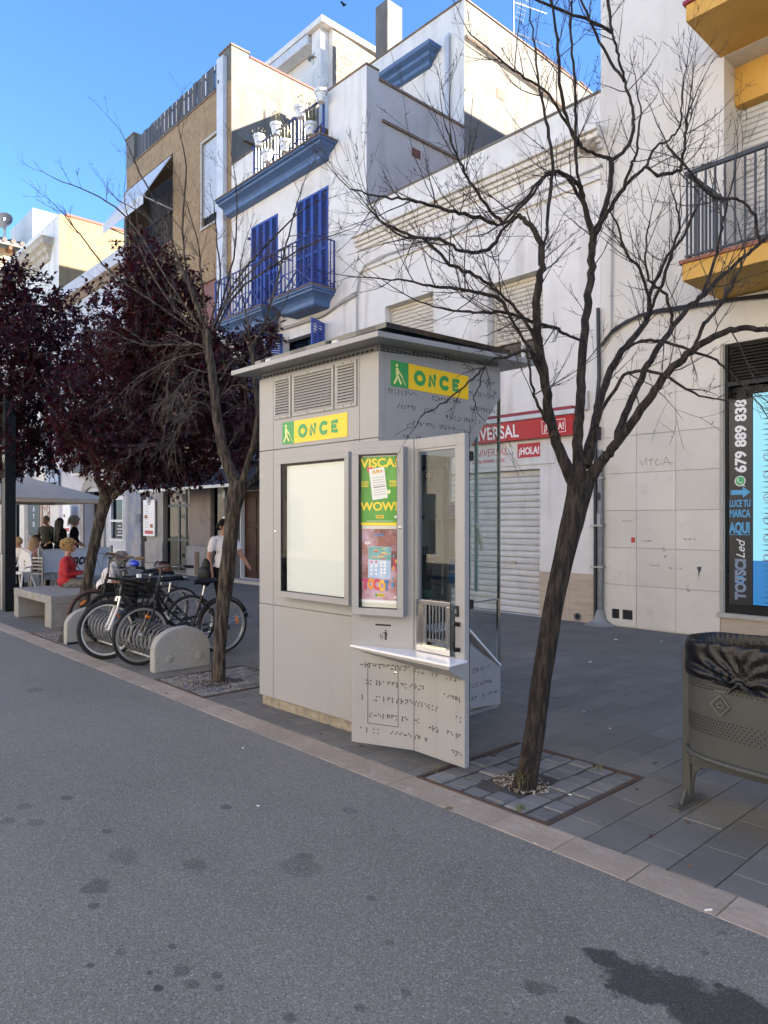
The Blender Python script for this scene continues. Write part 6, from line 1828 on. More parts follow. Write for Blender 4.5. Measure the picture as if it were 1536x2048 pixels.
# bicycle rack: coil between two rounded concrete cheeks
rack = thing('bicycle_rack', 'bicycle rack of a grey steel coil between two rounded concrete end blocks', 'bicycle rack', (-8.6, 3.72, 0))
def cheek(x, y0, y1):
    w = (y1 - y0) / 2
    yc = (y0 + y1) / 2
    poly = [(-w, 0), (w, 0), (w, .24)] + [(w * math.cos(PI * i / 14), .24 + .235 * math.sin(PI * i / 14)) for i in range(1, 14)] + [(-w, .24)]
    o = MB().prism(poly, (x - .06, yc, -.005), (0, 1, 0), (0, 0, 1), (.12, 0, 0)).build('end_block', GRANITE, rack, bevel=.018)
    for dy, dz in ((-.16, .14), (.20, .13)):
        MB().lathe([(.048, 0), (.048, .006), (.040, .012), (.012, .013)], (x + .06, yc + dy, dz), 16, 0, (0, 1, 0), (0, 0, 1), (1, 0, 0)).build('bolt_cap', GRANITE, o, smooth=40)
cheek(-7.38, 3.39, 4.06)
cheek(-9.86, 3.32, 3.99)
N, T_ = 22 * 14, 22
b = MB()
pts = []
for i in range(N + 1):
    t = i / N
    a = 2 * PI * T_ * t
    pts.append((-9.8 + 2.36 * t, 3.70 + .19 * math.cos(a), .25 + .19 * math.sin(a)))
b.tube(pts, .011, 6)
b.build('coil', mat('dull_grey_galvanised_coil', (.20, .20, .20), .5, metal=.25, c2=(.15, .15, .15), nscale=14), rack, smooth=60)
MB().tube([(-9.82, 3.60, .075), (-7.42, 3.60, .075)], .022, 8).build('base_tube', BRUSHED, rack, smooth=60)
MB().tube([(-9.82, 3.82, .075), (-7.42, 3.82, .075)], .022, 8).build('base_tube', BRUSHED, rack, smooth=60)

RUBBER = mat('black_tyre_rubber', (.012, .012, .012), .8, bump=.2, bscale=150)
RUBBER_BROWN = mat('brown_tyre_rubber', (.085, .045, .035), .8, c2=(.06, .032, .026), nscale=20)
RIM = mat('silver_rim', (.52, .52, .51), .3, metal=.7)
RIM_CREAM = mat('cream_rim', (.58, .56, .48), .45)
RIM_BLACK = mat('black_rim', (.02, .02, .02), .4)
SPOKE = mat('steel_spoke', (.32, .32, .33), .35, metal=.8)
FRAME = mat('matt_black_frame', (.009, .009, .010), .45, spec=.3)
FRAME2 = mat('dark_grey_frame', (.03, .03, .032), .4)
REFL = mat('orange_reflector', (.75, .20, .02), .3)
LEATHER = mat('tan_leather_grip', (.30, .16, .075), .7)
SILVER = mat('silver_part', (.5, .5, .5), .3, metal=.8)
WHITE_FORK = mat('white_fork', (.62, .62, .62), .35)
def wheel(par, x, tyre, rim, Rw=.345, tw=.021, refl=None, spin=0, fat=1):
    c = (x, 0, Rw)
    w = MB().torus(c, (1, 0, 0), (0, 0, 1), Rw - tw, tw * fat, 44, 8).build('wheel', tyre, par, smooth=60, local=True)
    r = Rw - tw * 2
    b = MB()
    n = 44
    vs_, fs = [], []
    for i in range(n):
        a = 2 * PI * i / n
        for rr, y in ((r + .006, -.012), (r - .018, -.010), (r - .022, 0), (r - .018, .010), (r + .006, .012)):
            vs_.append((x + rr * math.cos(a), y, Rw + rr * math.sin(a)))
    for i in range(n):
        for j in range(5):
            fs.append((i * 5 + j, i * 5 + (j + 1) % 5, (i + 1) % n * 5 + (j + 1) % 5, (i + 1) % n * 5 + j))
    b.add(vs_, fs)
    b.build('rim', rim, w, smooth=40, local=True)
    b = MB()
    for i in range(28):
        a = 2 * PI * i / 28 + spin
        h = a + (1.1 if i % 2 else -1.1)
        y = .028 if (i // 2) % 2 else -.028
        b.tube([(x + .022 * math.cos(h), y, Rw + .022 * math.sin(h)), (x + (r - .02) * math.cos(a), 0, Rw + (r - .02) * math.sin(a))], .0013, 3, False)
    b.build('spokes', SPOKE, w, local=True, kind='stuff')
    MB().cyl((x, -.045, Rw), (x, .045, Rw), .018, 10).cyl((x, -.03, Rw), (x, -.026, Rw), .03, 12).cyl((x, .026, Rw), (x, .03, Rw), .03, 12).build('hub', SILVER, w, local=True)
    if refl is not None:
        for a in refl:
            p = Vector((x + (r - .09) * math.cos(a), -.008, Rw + (r - .09) * math.sin(a)))
            d = Vector((-math.sin(a), 0, math.cos(a)))
            MB().bar(p - d * .045, p + d * .045, .016, .03, (math.cos(a), 0, math.sin(a))).build('reflector', REFL, w, local=True, bevel=.004)
    return w
def bike(label, X, Yr, lean, o):
    T = thing('bicycle', label, 'bicycle', (X, Yr, 0), -PI / 2 + o.get('yaw', 0), 'bicycles parked in the coil rack')
    T.rotation_euler = (lean, 0, -PI / 2 + o.get('yaw', 0))
    wb = o.get('wb', 1.03)
    wheel(T, 0, o.get('tyre2', o['tyre']), o.get('rim2', o['rim']), refl=o.get('refl2'))
    wheel(T, wb, o['tyre'], o['rim'], refl=o.get('refl'), spin=.1, fat=o.get('fat', 1))
    R_ = .345
    bb_, st, hd, ax = (.44, 0, .29), (.27, 0, .78), (wb - .165, 0, .76), (wb, 0, R_)
    hd2 = (wb - .205, 0, .90)
    b = MB()
    F = o.get('frame', FRAME)
    if o.get('step'):
        cp = [hd, (wb - .22, 0, .64), (wb - .36, 0, .44), (wb - .50, 0, .325), bb_]
        b.tube(cp, .024, 8)
        b.tube([(wb - .185, 0, .82), (wb - .30, 0, .62), (wb - .48, 0, .46), (.36, 0, .50)], .013, 8)
    else:
        b.tube([hd, bb_], .021, 8)
        b.tube([(wb - .19, 0, .84), (.295, 0, .70)], .018, 8)
    b.tube([bb_, (.285, 0, .74)], .017, 8)
    for s in (-1, 1):
        b.tube([(.43, s * .03, .29), (0, s * .055, R_)], .010, 6)
        b.tube([(.30, s * .02, .68), (0, s * .055, R_)], .009, 6)
    b.tube([hd, hd2], .022, 8)
    b.build('frame', F, T, smooth=50, local=True)
    b = MB()
    fk = o.get('fork', F)
    for s in (-1, 1):
        b.tube([(wb - .15, s * .05, .72), (wb - .12, s * .055, .62), (wb - .035, s * .055, .42), (wb, s * .055, R_)], [.014, .015, .012, .010] if fk is not WHITE_FORK else [.017, .016, .02, .016], 8)
    b.tube([(wb - .15, -.05, .72), (wb - .15, .05, .72)], .014, 6)
    b.build('fork', fk, T, smooth=50, local=True)
    if fk is WHITE_FORK:
        b = MB()
        for s in (-1, 1):
            b.tube([(wb - .15, s * .05, .73), (wb - .11, s * .055, .60)], .0185, 8)
        b.build('fork_stanchion', SILVER, T, smooth=50, local=True)
    MB().tube([(.285, 0, .73), (.26, 0, .86)], .013, 8).build('seat_post', SILVER, T, smooth=50, local=True)
    sd = MB()
    prof = [(-.14, .075, .93), (-.12, .095, .945), (-.04, .085, .94), (.04, .04, .932), (.12, .022, .935), (.15, .012, .925)]
    vs_, fs = [], []
    for x, w, z in prof:
        for k in range(8):
            a = 2 * PI * k / 8
            vs_.append((.25 + x, w * math.cos(a), z - .028 + .03 * math.sin(a)))
    for i in range(len(prof) - 1):
        for k in range(8):
            fs.append((i * 8 + k, i * 8 + (k + 1) % 8, i * 8 + 8 + (k + 1) % 8, i * 8 + 8 + k))
    fs += [tuple(range(8))[::-1], tuple(range(40, 48))]
    sd.add(vs_, fs)
    sd.build('saddle', BLACK_METAL, T, smooth=50, local=True)
    b = MB().cyl((.44, -.045, .29), (.44, -.04, .29), .095, 20).cyl((.44, -.05, .29), (.44, .06, .29), .018, 8)
    b.tube([(.44, -.06, .29), (.44 + .11, -.075, .17)], .010, 6)
    b.tube([(.44, .06, .29), (.44 - .11, .075, .41)], .010, 6)
    b.bar((.55, -.075, .17), (.55, -.16, .17), .06, .02)
    b.bar((.33, .075, .41), (.33, .16, .41), .06, .02)
    b.cyl((0, -.05, R_), (0, -.045, R_), .05, 14)
    b.build('crankset', SILVER if o.get('silver') else FRAME2, T, local=True)
    MB().bar((.44, -.044, .385), (0, -.047, R_ + .05), .006, .012, (0, 0, 1)).bar((.44, -.044, .195), (0, -.047, R_ - .05), .006, .012, (0, 0, 1)).build('chain', FRAME2, T, local=True)
    # bars
    zb = o.get('bar', 1.06)
    b = MB().tube([hd2, (wb - .225, 0, zb)], .014, 8)
    xb = wb - .20
    sw = o.get('sweep', .12)
    b.tube([(xb - sw, -.30, zb + .03), (xb - sw * .5, -.22, zb + .05), (xb + .02, -.08, zb + .01), (xb + .02, .08, zb + .01), (xb - sw * .5, .22, zb + .05), (xb - sw, .30, zb + .03)], .011, 8)
    b.build('handlebar', FRAME2, T, smooth=50, local=True)
    for s in (-1, 1):
        MB().tube([(xb - sw - .10, s * .32, zb + .025), (xb - sw + .005, s * .296, zb + .032)], .017, 8).build('grip', o.get('grip', BLACK_METAL), T, smooth=50, local=True)
        MB().tube([(xb - sw + .04, s * .27, zb + .03), (xb - sw - .02, s * .30, zb + .01), (xb - sw - .08, s * .32, zb - .012)], .005, 5).build('brake_lever', SILVER, T, local=True)
    b = MB()
    for s in (-1, 1):
        b.tube([(xb - sw + .02, s * .27, zb + .03), (xb + .12, s * .16, zb + .06), (xb + .10, s * .05, zb - .12), (wb - .16, s * .03, .70)], .0035, 4)
    b.build('brake_cable', CABLE, T, local=True)
    def guard(x, a0, a1, par='mudguard'):
        b = MB()
        n = 18
        vs_, fs = [], []
        for i in range(n + 1):
            a = a0 + (a1 - a0) * i / n
            for rr, y in ((.358, -.026), (.372, -.014), (.372, .014), (.358, .026)):
                vs_.append((x + rr * math.cos(a), y, R_ + rr * math.sin(a)))
        for i in range(n):
            for j in range(3):
                fs.append((i * 4 + j, i * 4 + j + 1, i * 4 + 5 + j, i * 4 + 4 + j))
        b.add(vs_, fs)
        return b.build(par, F, T, smooth=50, local=True)
    if o.get('guards'):
        guard(0, .35, 2.95)
        guard(wb, .75, 2.5)
        MB().tube([(0, .06, R_), (-.33, .04, R_ + .16)], .003, 4).tube([(0, -.06, R_), (-.33, -.04, R_ + .16)], .003, 4).build('guard_stay', SILVER, T, local=True)
    if o.get('carrier'):
        b = MB()
        for y in (-.06, .06):
            b.tube([(.22, y, .72), (.10, y, .755), (-.28, y, .755), (-.33, y * .6, .74)], .006, 6)
            b.tube([(0, y, R_), (-.14, y, .752)], .005, 5)
            b.tube([(0, y, R_), (.04, y, .752)], .005, 5)
        for x in (.05, -.08, -.2, -.3):
            b.tube([(x, -.06, .756), (x, .06, .756)], .005, 5)
        b.build('carrier', FRAME, T, local=True)
    if o.get('basket'):
        b = MB()
        x0, x1, w0, z0, z1 = wb - .10, wb + .20, .17, .78, 1.0
        r0 = [(x0 + .04, -w0 + .04), (x1 - .05, -w0 + .04), (x1 - .05, w0 - .04), (x0 + .04, w0 - .04)]
        r1 = [(x0, -w0), (x1, -w0), (x1, w0), (x0, w0)]
        def ring(t): return [(a[0] + (c[0] - a[0]) * t, a[1] + (c[1] - a[1]) * t, z0 + (z1 - z0) * t) for a, c in zip(r0, r1)]
        for t, rad in ((0, .004), (.25, .0022), (.5, .0022), (.75, .0022), (1, .007)):
            q = ring(t)
            for i in range(4):
                b.tube([q[i], q[(i + 1) % 4]], rad, 4)
        for i in range(4):
            a0, a1, c0, c1 = ring(0)[i], ring(0)[(i + 1) % 4], ring(1)[i], ring(1)[(i + 1) % 4]
            for k in range(14):
                t = k / 14
                b.tube([Vector(a0).lerp(Vector(a1), t), Vector(c0).lerp(Vector(c1), t)], .0019, 3, False)
        q = ring(0)
        for k in range(8):
            t = k / 8
            b.tube([Vector(q[0]).lerp(Vector(q[1]), t), Vector(q[3]).lerp(Vector(q[2]), t)], .002, 3, False)
        b.build('basket', BLACK_METAL, T, local=True)
        me_ = MB()
        for i in range(4):
            me_.add([ring(.03)[i], ring(.03)[(i + 1) % 4], ring(.97)[(i + 1) % 4], ring(.97)[i]], [(0, 1, 2, 3)])
        me_.add(ring(.02), [(0, 1, 2, 3)])
        me_.build('basket_mesh', MESHM, T, local=True)
        MB().box(wb + .02, wb + .06, -.02, .02, 1.0, 1.04).build('white_clip', WHITE_PRINT, T, local=True)
    return T
MESHM = glass_mat('fine_black_mesh', (.55, .55, .55), .0, k=.3)
_nt = MESHM.node_tree
for n_ in _nt.nodes:
    if n_.type == 'BSDF_GLOSSY':
        n_.inputs[0].default_value = (.03, .03, .03, 1)
        n_.inputs['Roughness'].default_value = .6
bk1 = bike('nearest black city bicycle with wire front basket and step through frame', -7.87, 4.53, -.03, dict(tyre=RUBBER, rim=RIM, step=True, guards=True, basket=True, refl=(2.0,), refl2=(2.9,), wb=1.05, bar=1.10, sweep=.16, silver=False, yaw=.02))
bk2 = bike('second bicycle from the front with white suspension fork and cream front rim', -8.42, 4.40, .05, dict(tyre=RUBBER, rim=RIM_CREAM, rim2=RIM, fork=WHITE_FORK, refl=(2.35,), wb=1.06, bar=1.04, sweep=.05, fat=1.25, frame=FRAME2, yaw=-.05))
bk3 = bike('third bicycle, all black with black rims behind the white forked one', -9.48, 4.78, .04, dict(tyre=RUBBER, rim=RIM_BLACK, rim2=RIM, wb=1.03, bar=1.10, sweep=.05, grip=LEATHER, yaw=.03))
bk4 = bike('farthest bicycle with brown tyres, rear carrier and tan leather grips', -10.03, 4.84, -.03, dict(tyre=RUBBER_BROWN, rim=RIM_BLACK, rim2=RIM, guards=False, carrier=True, wb=1.08, bar=1.12, sweep=.14, grip=LEATHER, refl=(.9,), yaw=-.03, fat=1.1))
bg_ = thing('saddle_bag', 'brown leather bag strapped on the handlebar of the nearest bicycle', 'bag', (-7.95, 3.86, 1.05))
MB().box(-8.06, -7.80, 3.755, 3.84, 1.05, 1.135).build('bag', mat('brown_leather', (.11, .045, .028), .55, bump=.2), bg_, bevel=.03)
bc_ = thing('bell_cover', 'blue plastic cover on the handlebar behind the basket', 'cover', (-8.4, 3.7, 1.1))
MB().ball((-8.50, 3.68, 1.115), (.10, .055, .045), 10, 8).build('cover', mat('blue_plastic', (.012, .04, .42), .4, bump=.4, bscale=40), bc_, smooth=60)
rag_ = thing('white_rag', 'white crumpled rag on the rear carrier of the brown tyred bicycle', 'rag', (-10.0, 5.0, .77))
b = MB()
vs_ = []
for i in range(7):
    for j in range(5):
        vs_.append((-10.12 + i * .04, 4.92 + j * .05, .775 + .035 * mnoise.noise((i * .7, j * .9, 3.3)) + .02))
b.add(vs_, [(i * 5 + j, i * 5 + j + 1, i * 5 + 6 + j, i * 5 + 5 + j) for i in range(6) for j in range(4)])
b.build('rag', WHITE_PRINT, rag_, smooth=60)
text("b'twin", .045, (.80, .0265, .575), (-.57, 0, -.82), (-.82, 0, .57), WHITE_PRINT, bk1, 'frame_lettering', bold=.02, local=True)
bs_ = thing('bollard_plate', 'black wedge shaped plate on the slabs at the far rack block', 'plate', (-9.9, 3.4, 0))
MB().prism([(0, 0), (.42, 0), (.30, .17)], (-10.2, 3.33, 0), (1, 0, 0), (0, 0, 1), (0, .16, 0)).build('plate', BLACK_METAL, bs_)

# litter bin with a tied bag
bin_ = thing('litter_bin', 'olive grey perforated litter bin on a frame with a tied black bag', 'litter bin', (-1.27, 4.10, 0), math.radians(-3))
bcx, bcy = 0, 0
def oval(t, a=.56, c=.235, e=2.7):
    ct, st_ = math.cos(t), math.sin(t)
    return (a * math.copysign(abs(ct) ** (2 / e), ct), c * math.copysign(abs(st_) ** (2 / e), st_))
def bx_(b, prof, n=64, mi=0):
    vs_, fs = [], []
    for s, z in prof:
        for i in range(n):
            x, y = oval(2 * PI * i / n)
            vs_.append((x * s, y * s if not hasattr(s, '__len__') else y, z))
    for i in range(len(prof) - 1):
        for j in range(n):
            fs.append((i * n + j, i * n + (j + 1) % n, (i + 1) * n + (j + 1) % n, (i + 1) * n + j))
    b.add(vs_, fs, mi)
    return b
bo = MB()
bx_(bo, [(.55, .345), (1, .345), (1, .93), (.985, .93), (.985, .36), (.55, .36)])
body_ = bo.build('body', BIN_GREEN, bin_, smooth=40, local=True)
rb_ = MB()
n = 64
rb_.tube([(oval(2 * PI * i / n)[0] * 1.012, oval(2 * PI * i / n)[1] * 1.02, .352) for i in range(n)], .017, 8, False, 0, True)
rb_.build('bottom_ring', BIN_GREEN, bin_, smooth=60, local=True)
pf = MB()
for z0, rows in ((.80, 5), (.575, 6)):
    for r_ in range(rows):
        k = 150
        for i in range(k):
            t = 2 * PI * (i + .5 * (r_ % 2)) / k
            if math.sin(t) > .35:
                continue
            x, y = oval(t)
            x2, y2 = oval(t + .01)
            tg_ = Vector((x2 - x, y2 - y, 0)).normalized()
            nn = Vector((tg_.y, -tg_.x, 0))
            pf.disc(Vector((x, y, z0 - r_ * .0165)) + nn * .0012, tg_, Vector((0, 0, 1)), .0052, 7)
pf.build('perforation', DARK_GAP, bin_, local=True, kind='stuff')
dm = MB()
for p, q in (((0, -.055), (.05, 0)), ((.05, 0), (0, .055)), ((0, .055), (-.05, 0)), ((-.05, 0), (0, -.055)), ((-.02, 0), (0, .02)), ((0, .02), (.02, 0)), ((-.02, -.01), (.02, -.01)), ((-.03, .075), (.03, .075))):
    dm.bar((-.30 + p[0], -.2335, .665 + p[1]), (-.30 + q[0], -.2335, .665 + q[1]), .006, .004, (0, 1, 0))
dm.build('embossed_diamond', mat('olive_relief', (.10, .104, .086), .45), bin_, local=True)
for s in (-1, 1):
    b = MB()
    x = s * .595
    b.box(x - .026, x + .026, -.03, .03, .05, .92)
    post_ = b.build('post', BIN_GREEN, bin_, bevel=.008, local=True)
    MB().hexa([(x - .036, -.17, -.002), (x + .036, -.17, -.002), (x + .036, .17, -.002), (x - .036, .17, -.002)], [(x - .034, -.168, .014), (x + .034, -.168, .014), (x + .034, .168, .014), (x - .034, .168, .014)]).build('foot_plate', BIN_GREEN, bin_, bevel=.004, local=True)
    MB().prism([(-.085, .014), (.085, .014), (.034, .09), (-.034, .09)], (x - .008, 0, 0), (0, 1, 0), (0, 0, 1), (.016, 0, 0)).build('foot_gusset', BIN_GREEN, post_, local=True)
    for y in (-.135, .135):
        MB().lathe([(.020, .013), (.020, .020), (.010, .028)], (x, y, 0), 8).build('bolt', BIN_GREEN, post_, local=True)
    MB().prism([(0, .239), (.075, .239), (.045, .222), (.018, .185), (.006, .12), (0, .08)], (x - s * .026, -.012, 0), (-s, 0, 0), (0, 0, 1), (0, .024, 0)).build('curved_gusset', BIN_GREEN, bin_, local=True)
    MB().cyl((x - .028, 0, .87), (x - .05 * s, 0, .87), .02, 8).build('pivot', BLACK_METAL, bin_, local=True)
MB().box(-.57, .57, -.025, .025, .24, .31).build('cross_bar', BIN_GREEN, bin_, bevel=.004, local=True)
# bag: a skirt turned over the rim, gathered to a knot on the front
bgm = MB()
n = 260
kx, kz = -.19, .815
rows = [(.55, .55), (.80, .60), (.93, .72), (.955, .84), (.965, .93), (.985, .982), (1.004, .990), (1.022, .982)] + [(1.034 + .004 * math.sin(i), .972 - .0115 * i) for i in range(16)]
vs_, fs = [], []
for k, (s, z) in enumerate(rows):
    for i in range(n):
        t = 2 * PI * i / n
        x, y = oval(t)
        pull = max(0, min(1, (k - 7) / 14))
        front = y < 0
        xx, yy, zz = x * s, y * s, z
        if k < 7:                                     # inside: upright folds
            q = .010 * mnoise.noise((x * 34, y * 34, z * 3)) + .006 * math.sin(70 * t + 5 * mnoise.noise((x * 5, y * 5, 2)))
            xx, yy = xx * (1 + q), yy * (1 + q * 2)
        else:
            dx = x - kx
            if front:                                 # folds run together at the knot
                reach = math.exp(-(dx / .42) ** 2)
                zz -= pull * (.03 * reach + .10 * max(0, min(1, dx / .5)) * (1 - reach * .5))
                ph = math.atan2(zz - kz + .03, dx + 1e-5)
                rr = math.hypot(dx, zz - kz)
                fold = math.sin(15 * ph + 5 * mnoise.noise((x * 6, z * 6, 4.1))) * .011 * min(1, rr / .06) * (.35 + .65 * reach)
                fold += .012 * mnoise.noise((x * 11, zz * 22, 8.2)) * (1 - .5 * reach)
                yy -= (.006 + fold) * (.35 + pull)
                xx += -dx * .38 * pull * math.exp(-(dx / .16) ** 2)
            else:
                q = .012 * mnoise.noise((x * 20, y * 20, z * 9))
                xx, yy = xx * (1 + q), yy * (1 + q)
        zz += .008 * mnoise.noise((x * 6, y * 6, 7 + .1 * k))
        vs_.append((xx, yy, zz))
for k in range(len(rows) - 1):
    for i in range(n):
        fs.append((k * n + i, k * n + (i + 1) % n, (k + 1) * n + (i + 1) % n, (k + 1) * n + i))
bgm.add(vs_, fs)
bag = thing('bin_bag', 'black plastic bag turned over the rim of the litter bin and knotted', 'bag', (-1.27, 4.10, .7), math.radians(-3))
sh = Matrix.Translation((0, 0, -.7))
bo_ = bgm.build('skirt', BAG, bag, smooth=75, local=True)
bo_.data.transform(sh)
kb = MB().ball((kx, -.258, .80), (.026, .016, .02), 10, 8)
for dx, dz, l in ((-.045, -.055, 1), (-.02, -.035, 1), (.075, -.03, 1), (.06, -.05, 1)):
    kb.tube([(kx, -.255, .80), (kx + dx * .5, -.268, .80 + dz * .4), (kx + dx, -.262, .80 + dz)], [.012, .010, .003], 6)
ko = kb.build('knot', BAG, bag, smooth=60, local=True)
ko.data.transform(sh)
MB().box(-.29, .29, -.12, .12, -.16, -.145).build('bag_bottom', BAG, bag, local=True)

# cafe terrace: parasol, table, high chair, banner fence
um = thing('cafe_parasol', 'large beige cafe parasol with a black brand word on its edge', 'parasol', (-19.4, 5.2, 0))
rc = at(163, 1003, 17.0)
cxy = Vector((-19.45, 5.25, 0))
hw_ = 1.75
ang = math.radians(3)
cn = [cxy + Matrix.Rotation(ang, 3, 'Z') @ Vector((sx * hw_, sy * hw_, 2.17)) for sx, sy in ((-1, -1), (1, -1), (1, 1), (-1, 1))]
apex = cxy + Vector((0, 0, 2.83))
b = MB()
nseg = 8
for i in range(4):
    a, c = cn[i], cn[(i + 1) % 4]
    grid = []
    for s in range(nseg + 1):
        row = []
        for t in range(nseg + 1):
            e = a.lerp(c, t / nseg)
            p = apex.lerp(e, s / nseg)
            p = p - UPV * (.07 * math.sin(PI * s / nseg) * math.sin(PI * t / nseg))
            row.append(p)
        grid += row
    b.add(grid, [(s * (nseg + 1) + t, s * (nseg + 1) + t + 1, (s + 1) * (nseg + 1) + t + 1, (s + 1) * (nseg + 1) + t) for s in range(nseg) for t in range(nseg)])
    b.add([a, c, c - UPV * .10, a - UPV * .10], [(0, 1, 2, 3)])
b.build('canopy', FABRIC_BEIGE, um, smooth=25)
MB().tube([cxy, cxy + UPV * 2.8], .03, 8).build('pole', BRUSHED, um)
MB().box(cxy.x - .35, cxy.x + .35, cxy.y - .35, cxy.y + .35, 0, .10).build('base', CONCRETE, um)
rb2 = MB()
for c in cn:
    rb2.tube([apex - UPV * .08, c - UPV * .03], .012, 5)
rb2.build('ribs', BRUSHED, um)
e0 = (cn[1] - cn[0]).normalized()
text('AMBAR', .15, cn[1] - e0 * .83 - UPV * .085 + Vector((0, -.012, .0)), e0, UPV, BLACK_PRINT, um, bold=.02, width=.62)
p = cn[1] - e0 * .96 - UPV * .085 + Vector((0, -.012, .10))
MB().add([p - e0 * .06, p + e0 * .06, p - UPV * .10], [(0, 1, 2)]).build('triangle_print', BLACK_PRINT, um)

tbl = thing('terrace_table', 'long grey cafe terrace table in front of the seated guests', 'table', (-18.0, 4.95, 0))
MB().box(-19.6, -17.25, 4.55, 5.15, .72, .76).build('tabletop', mat('grey_table_top', (.22, .21, .19), .5), tbl, bevel=.005)
for x in (-19.5, -17.35):
    for y in (4.62, 5.08):
        MB().bar((x, y, 0), (x, y, .72), .05).build('leg', BRUSHED, tbl)
MB().box(-19.5, -17.4, 4.6, 4.62, .62, .70).build('apron', mat('wood_apron', (.2, .17, .13), .7), tbl)
for k, (x, y) in enumerate(((-17.9, 4.45), (-18.6, 4.4), (-17.1, 5.3))):
    c_ = thing('terrace_chair', ('empty slatted metal chair at the right end of the terrace table', 'empty slatted metal chair near the lamp column', 'slatted metal chair beside the banner fence')[k], 'chair', (x, y, 0), .2 * k, 'metal chairs at the cafe terrace')
    MB().box(-.2, .2, -.2, .2, .43, .46).build('seat', BRUSHED, c_, local=True)
    for sx in (-.18, .18):
        for sy in (-.18, .18):
            MB().bar((sx, sy, 0), (sx, sy, .43 if sy > 0 else .82), .03).build('leg', BRUSHED, c_, local=True)
    for i in range(4):
        MB().box(-.16, .16, -.19, -.17, .54 + i * .08, .58 + i * .08).build('back_slat', BRUSHED, c_, local=True)
hc = thing('high_chair', 'white plastic baby high chair standing beside the lamp column', 'high chair', (-16.75, 4.72, 0), .5)
WP = mat('white_plastic_seat', (.62, .62, .64), .4)
b = MB()
arc_ = [(-.17 * math.cos(PI * i / 12), .52 + .28 + .17 * math.sin(PI * i / 12)) for i in range(13)]
poly = [(-.17, .52)] + arc_ + [(.17, .52)]
b.prism(poly, (0, .10, 0), (1, 0, 0), (0, 0, 1), (0, .05, 0))
b.build('backrest', WP, hc, bevel=.015, local=True)
MB().box(-.17, .17, -.15, .10, .48, .53).build('seat', WP, hc, bevel=.012, local=True)
MB().tube([(-.2, -.1, .62), (-.2, .1, .64), (-.12, .15, .95), (0, .15, 1.0), (.12, .15, .95), (.2, .1, .64), (.2, -.1, .62)], .022, 8).build('rim_tube', WP, hc, smooth=60, local=True)
for sx in (-1, 1):
    for sy in (-1, 1):
        MB().tube([(sx * .15, sy * .1, .5), (sx * .25, sy * .26, 0)], .018, 8).build('leg', WP, hc, smooth=60, local=True)
for i in range(3):
    MB().box(-.02, .02, .095, .10, .56 + i * .08, .61 + i * .08).build('back_slot', mat('grey_slot', (.25, .25, .26), .6), hc, local=True)
fa, fb = Vector((-17.06, 5.25, 0)), Vector((-17.75, 7.05, 0))
bf = thing('banner_fence', 'white cafe banner with black script stretched between steel posts', 'banner', tuple(fa))
fd = (fb - fa).normalized()
nf = Vector((fd.y, -fd.x, 0))
for i, (z0, z1, a, c) in enumerate(((.33, .95, 0, (fb - fa).length),)):
    MB().hexa([fa + UPV * z0, fb + UPV * z0, fb + UPV * z1, fa + UPV * z1], [p_ + nf * .012 for p_ in (fa + UPV * z0, fb + UPV * z0, fb + UPV * z1, fa + UPV * z1)]).build('banner_cloth', mat('white_banner_cloth', (.58, .62, .68), .7), bf)
for p_ in (fa - fd * .06, fb + fd * .06):
    MB().bar(p_, p_ + UPV * 1.02, .06).build('post', BRUSHED, bf)
    MB().box(p_.x - .15, p_.x + .15, p_.y - .15, p_.y + .15, 0, .03).build('foot', BRUSHED, bf)
MB().bar(fa + UPV * .97, fb + UPV * .97, .03).bar(fa + UPV * .31, fb + UPV * .31, .03).build('rail', PLASTIC_WHITE, bf)
text('nces', .36, fa + fd * .80 + UPV * .60 + nf * .0135, fd, UPV, BLACK_PRINT, bf, bold=.035, width=.62, shear=.3)
text('TORA', .13, fa + fd * 1.16 + UPV * .47 + nf * .0135, fd, UPV, BLACK_PRINT, bf, width=.34)

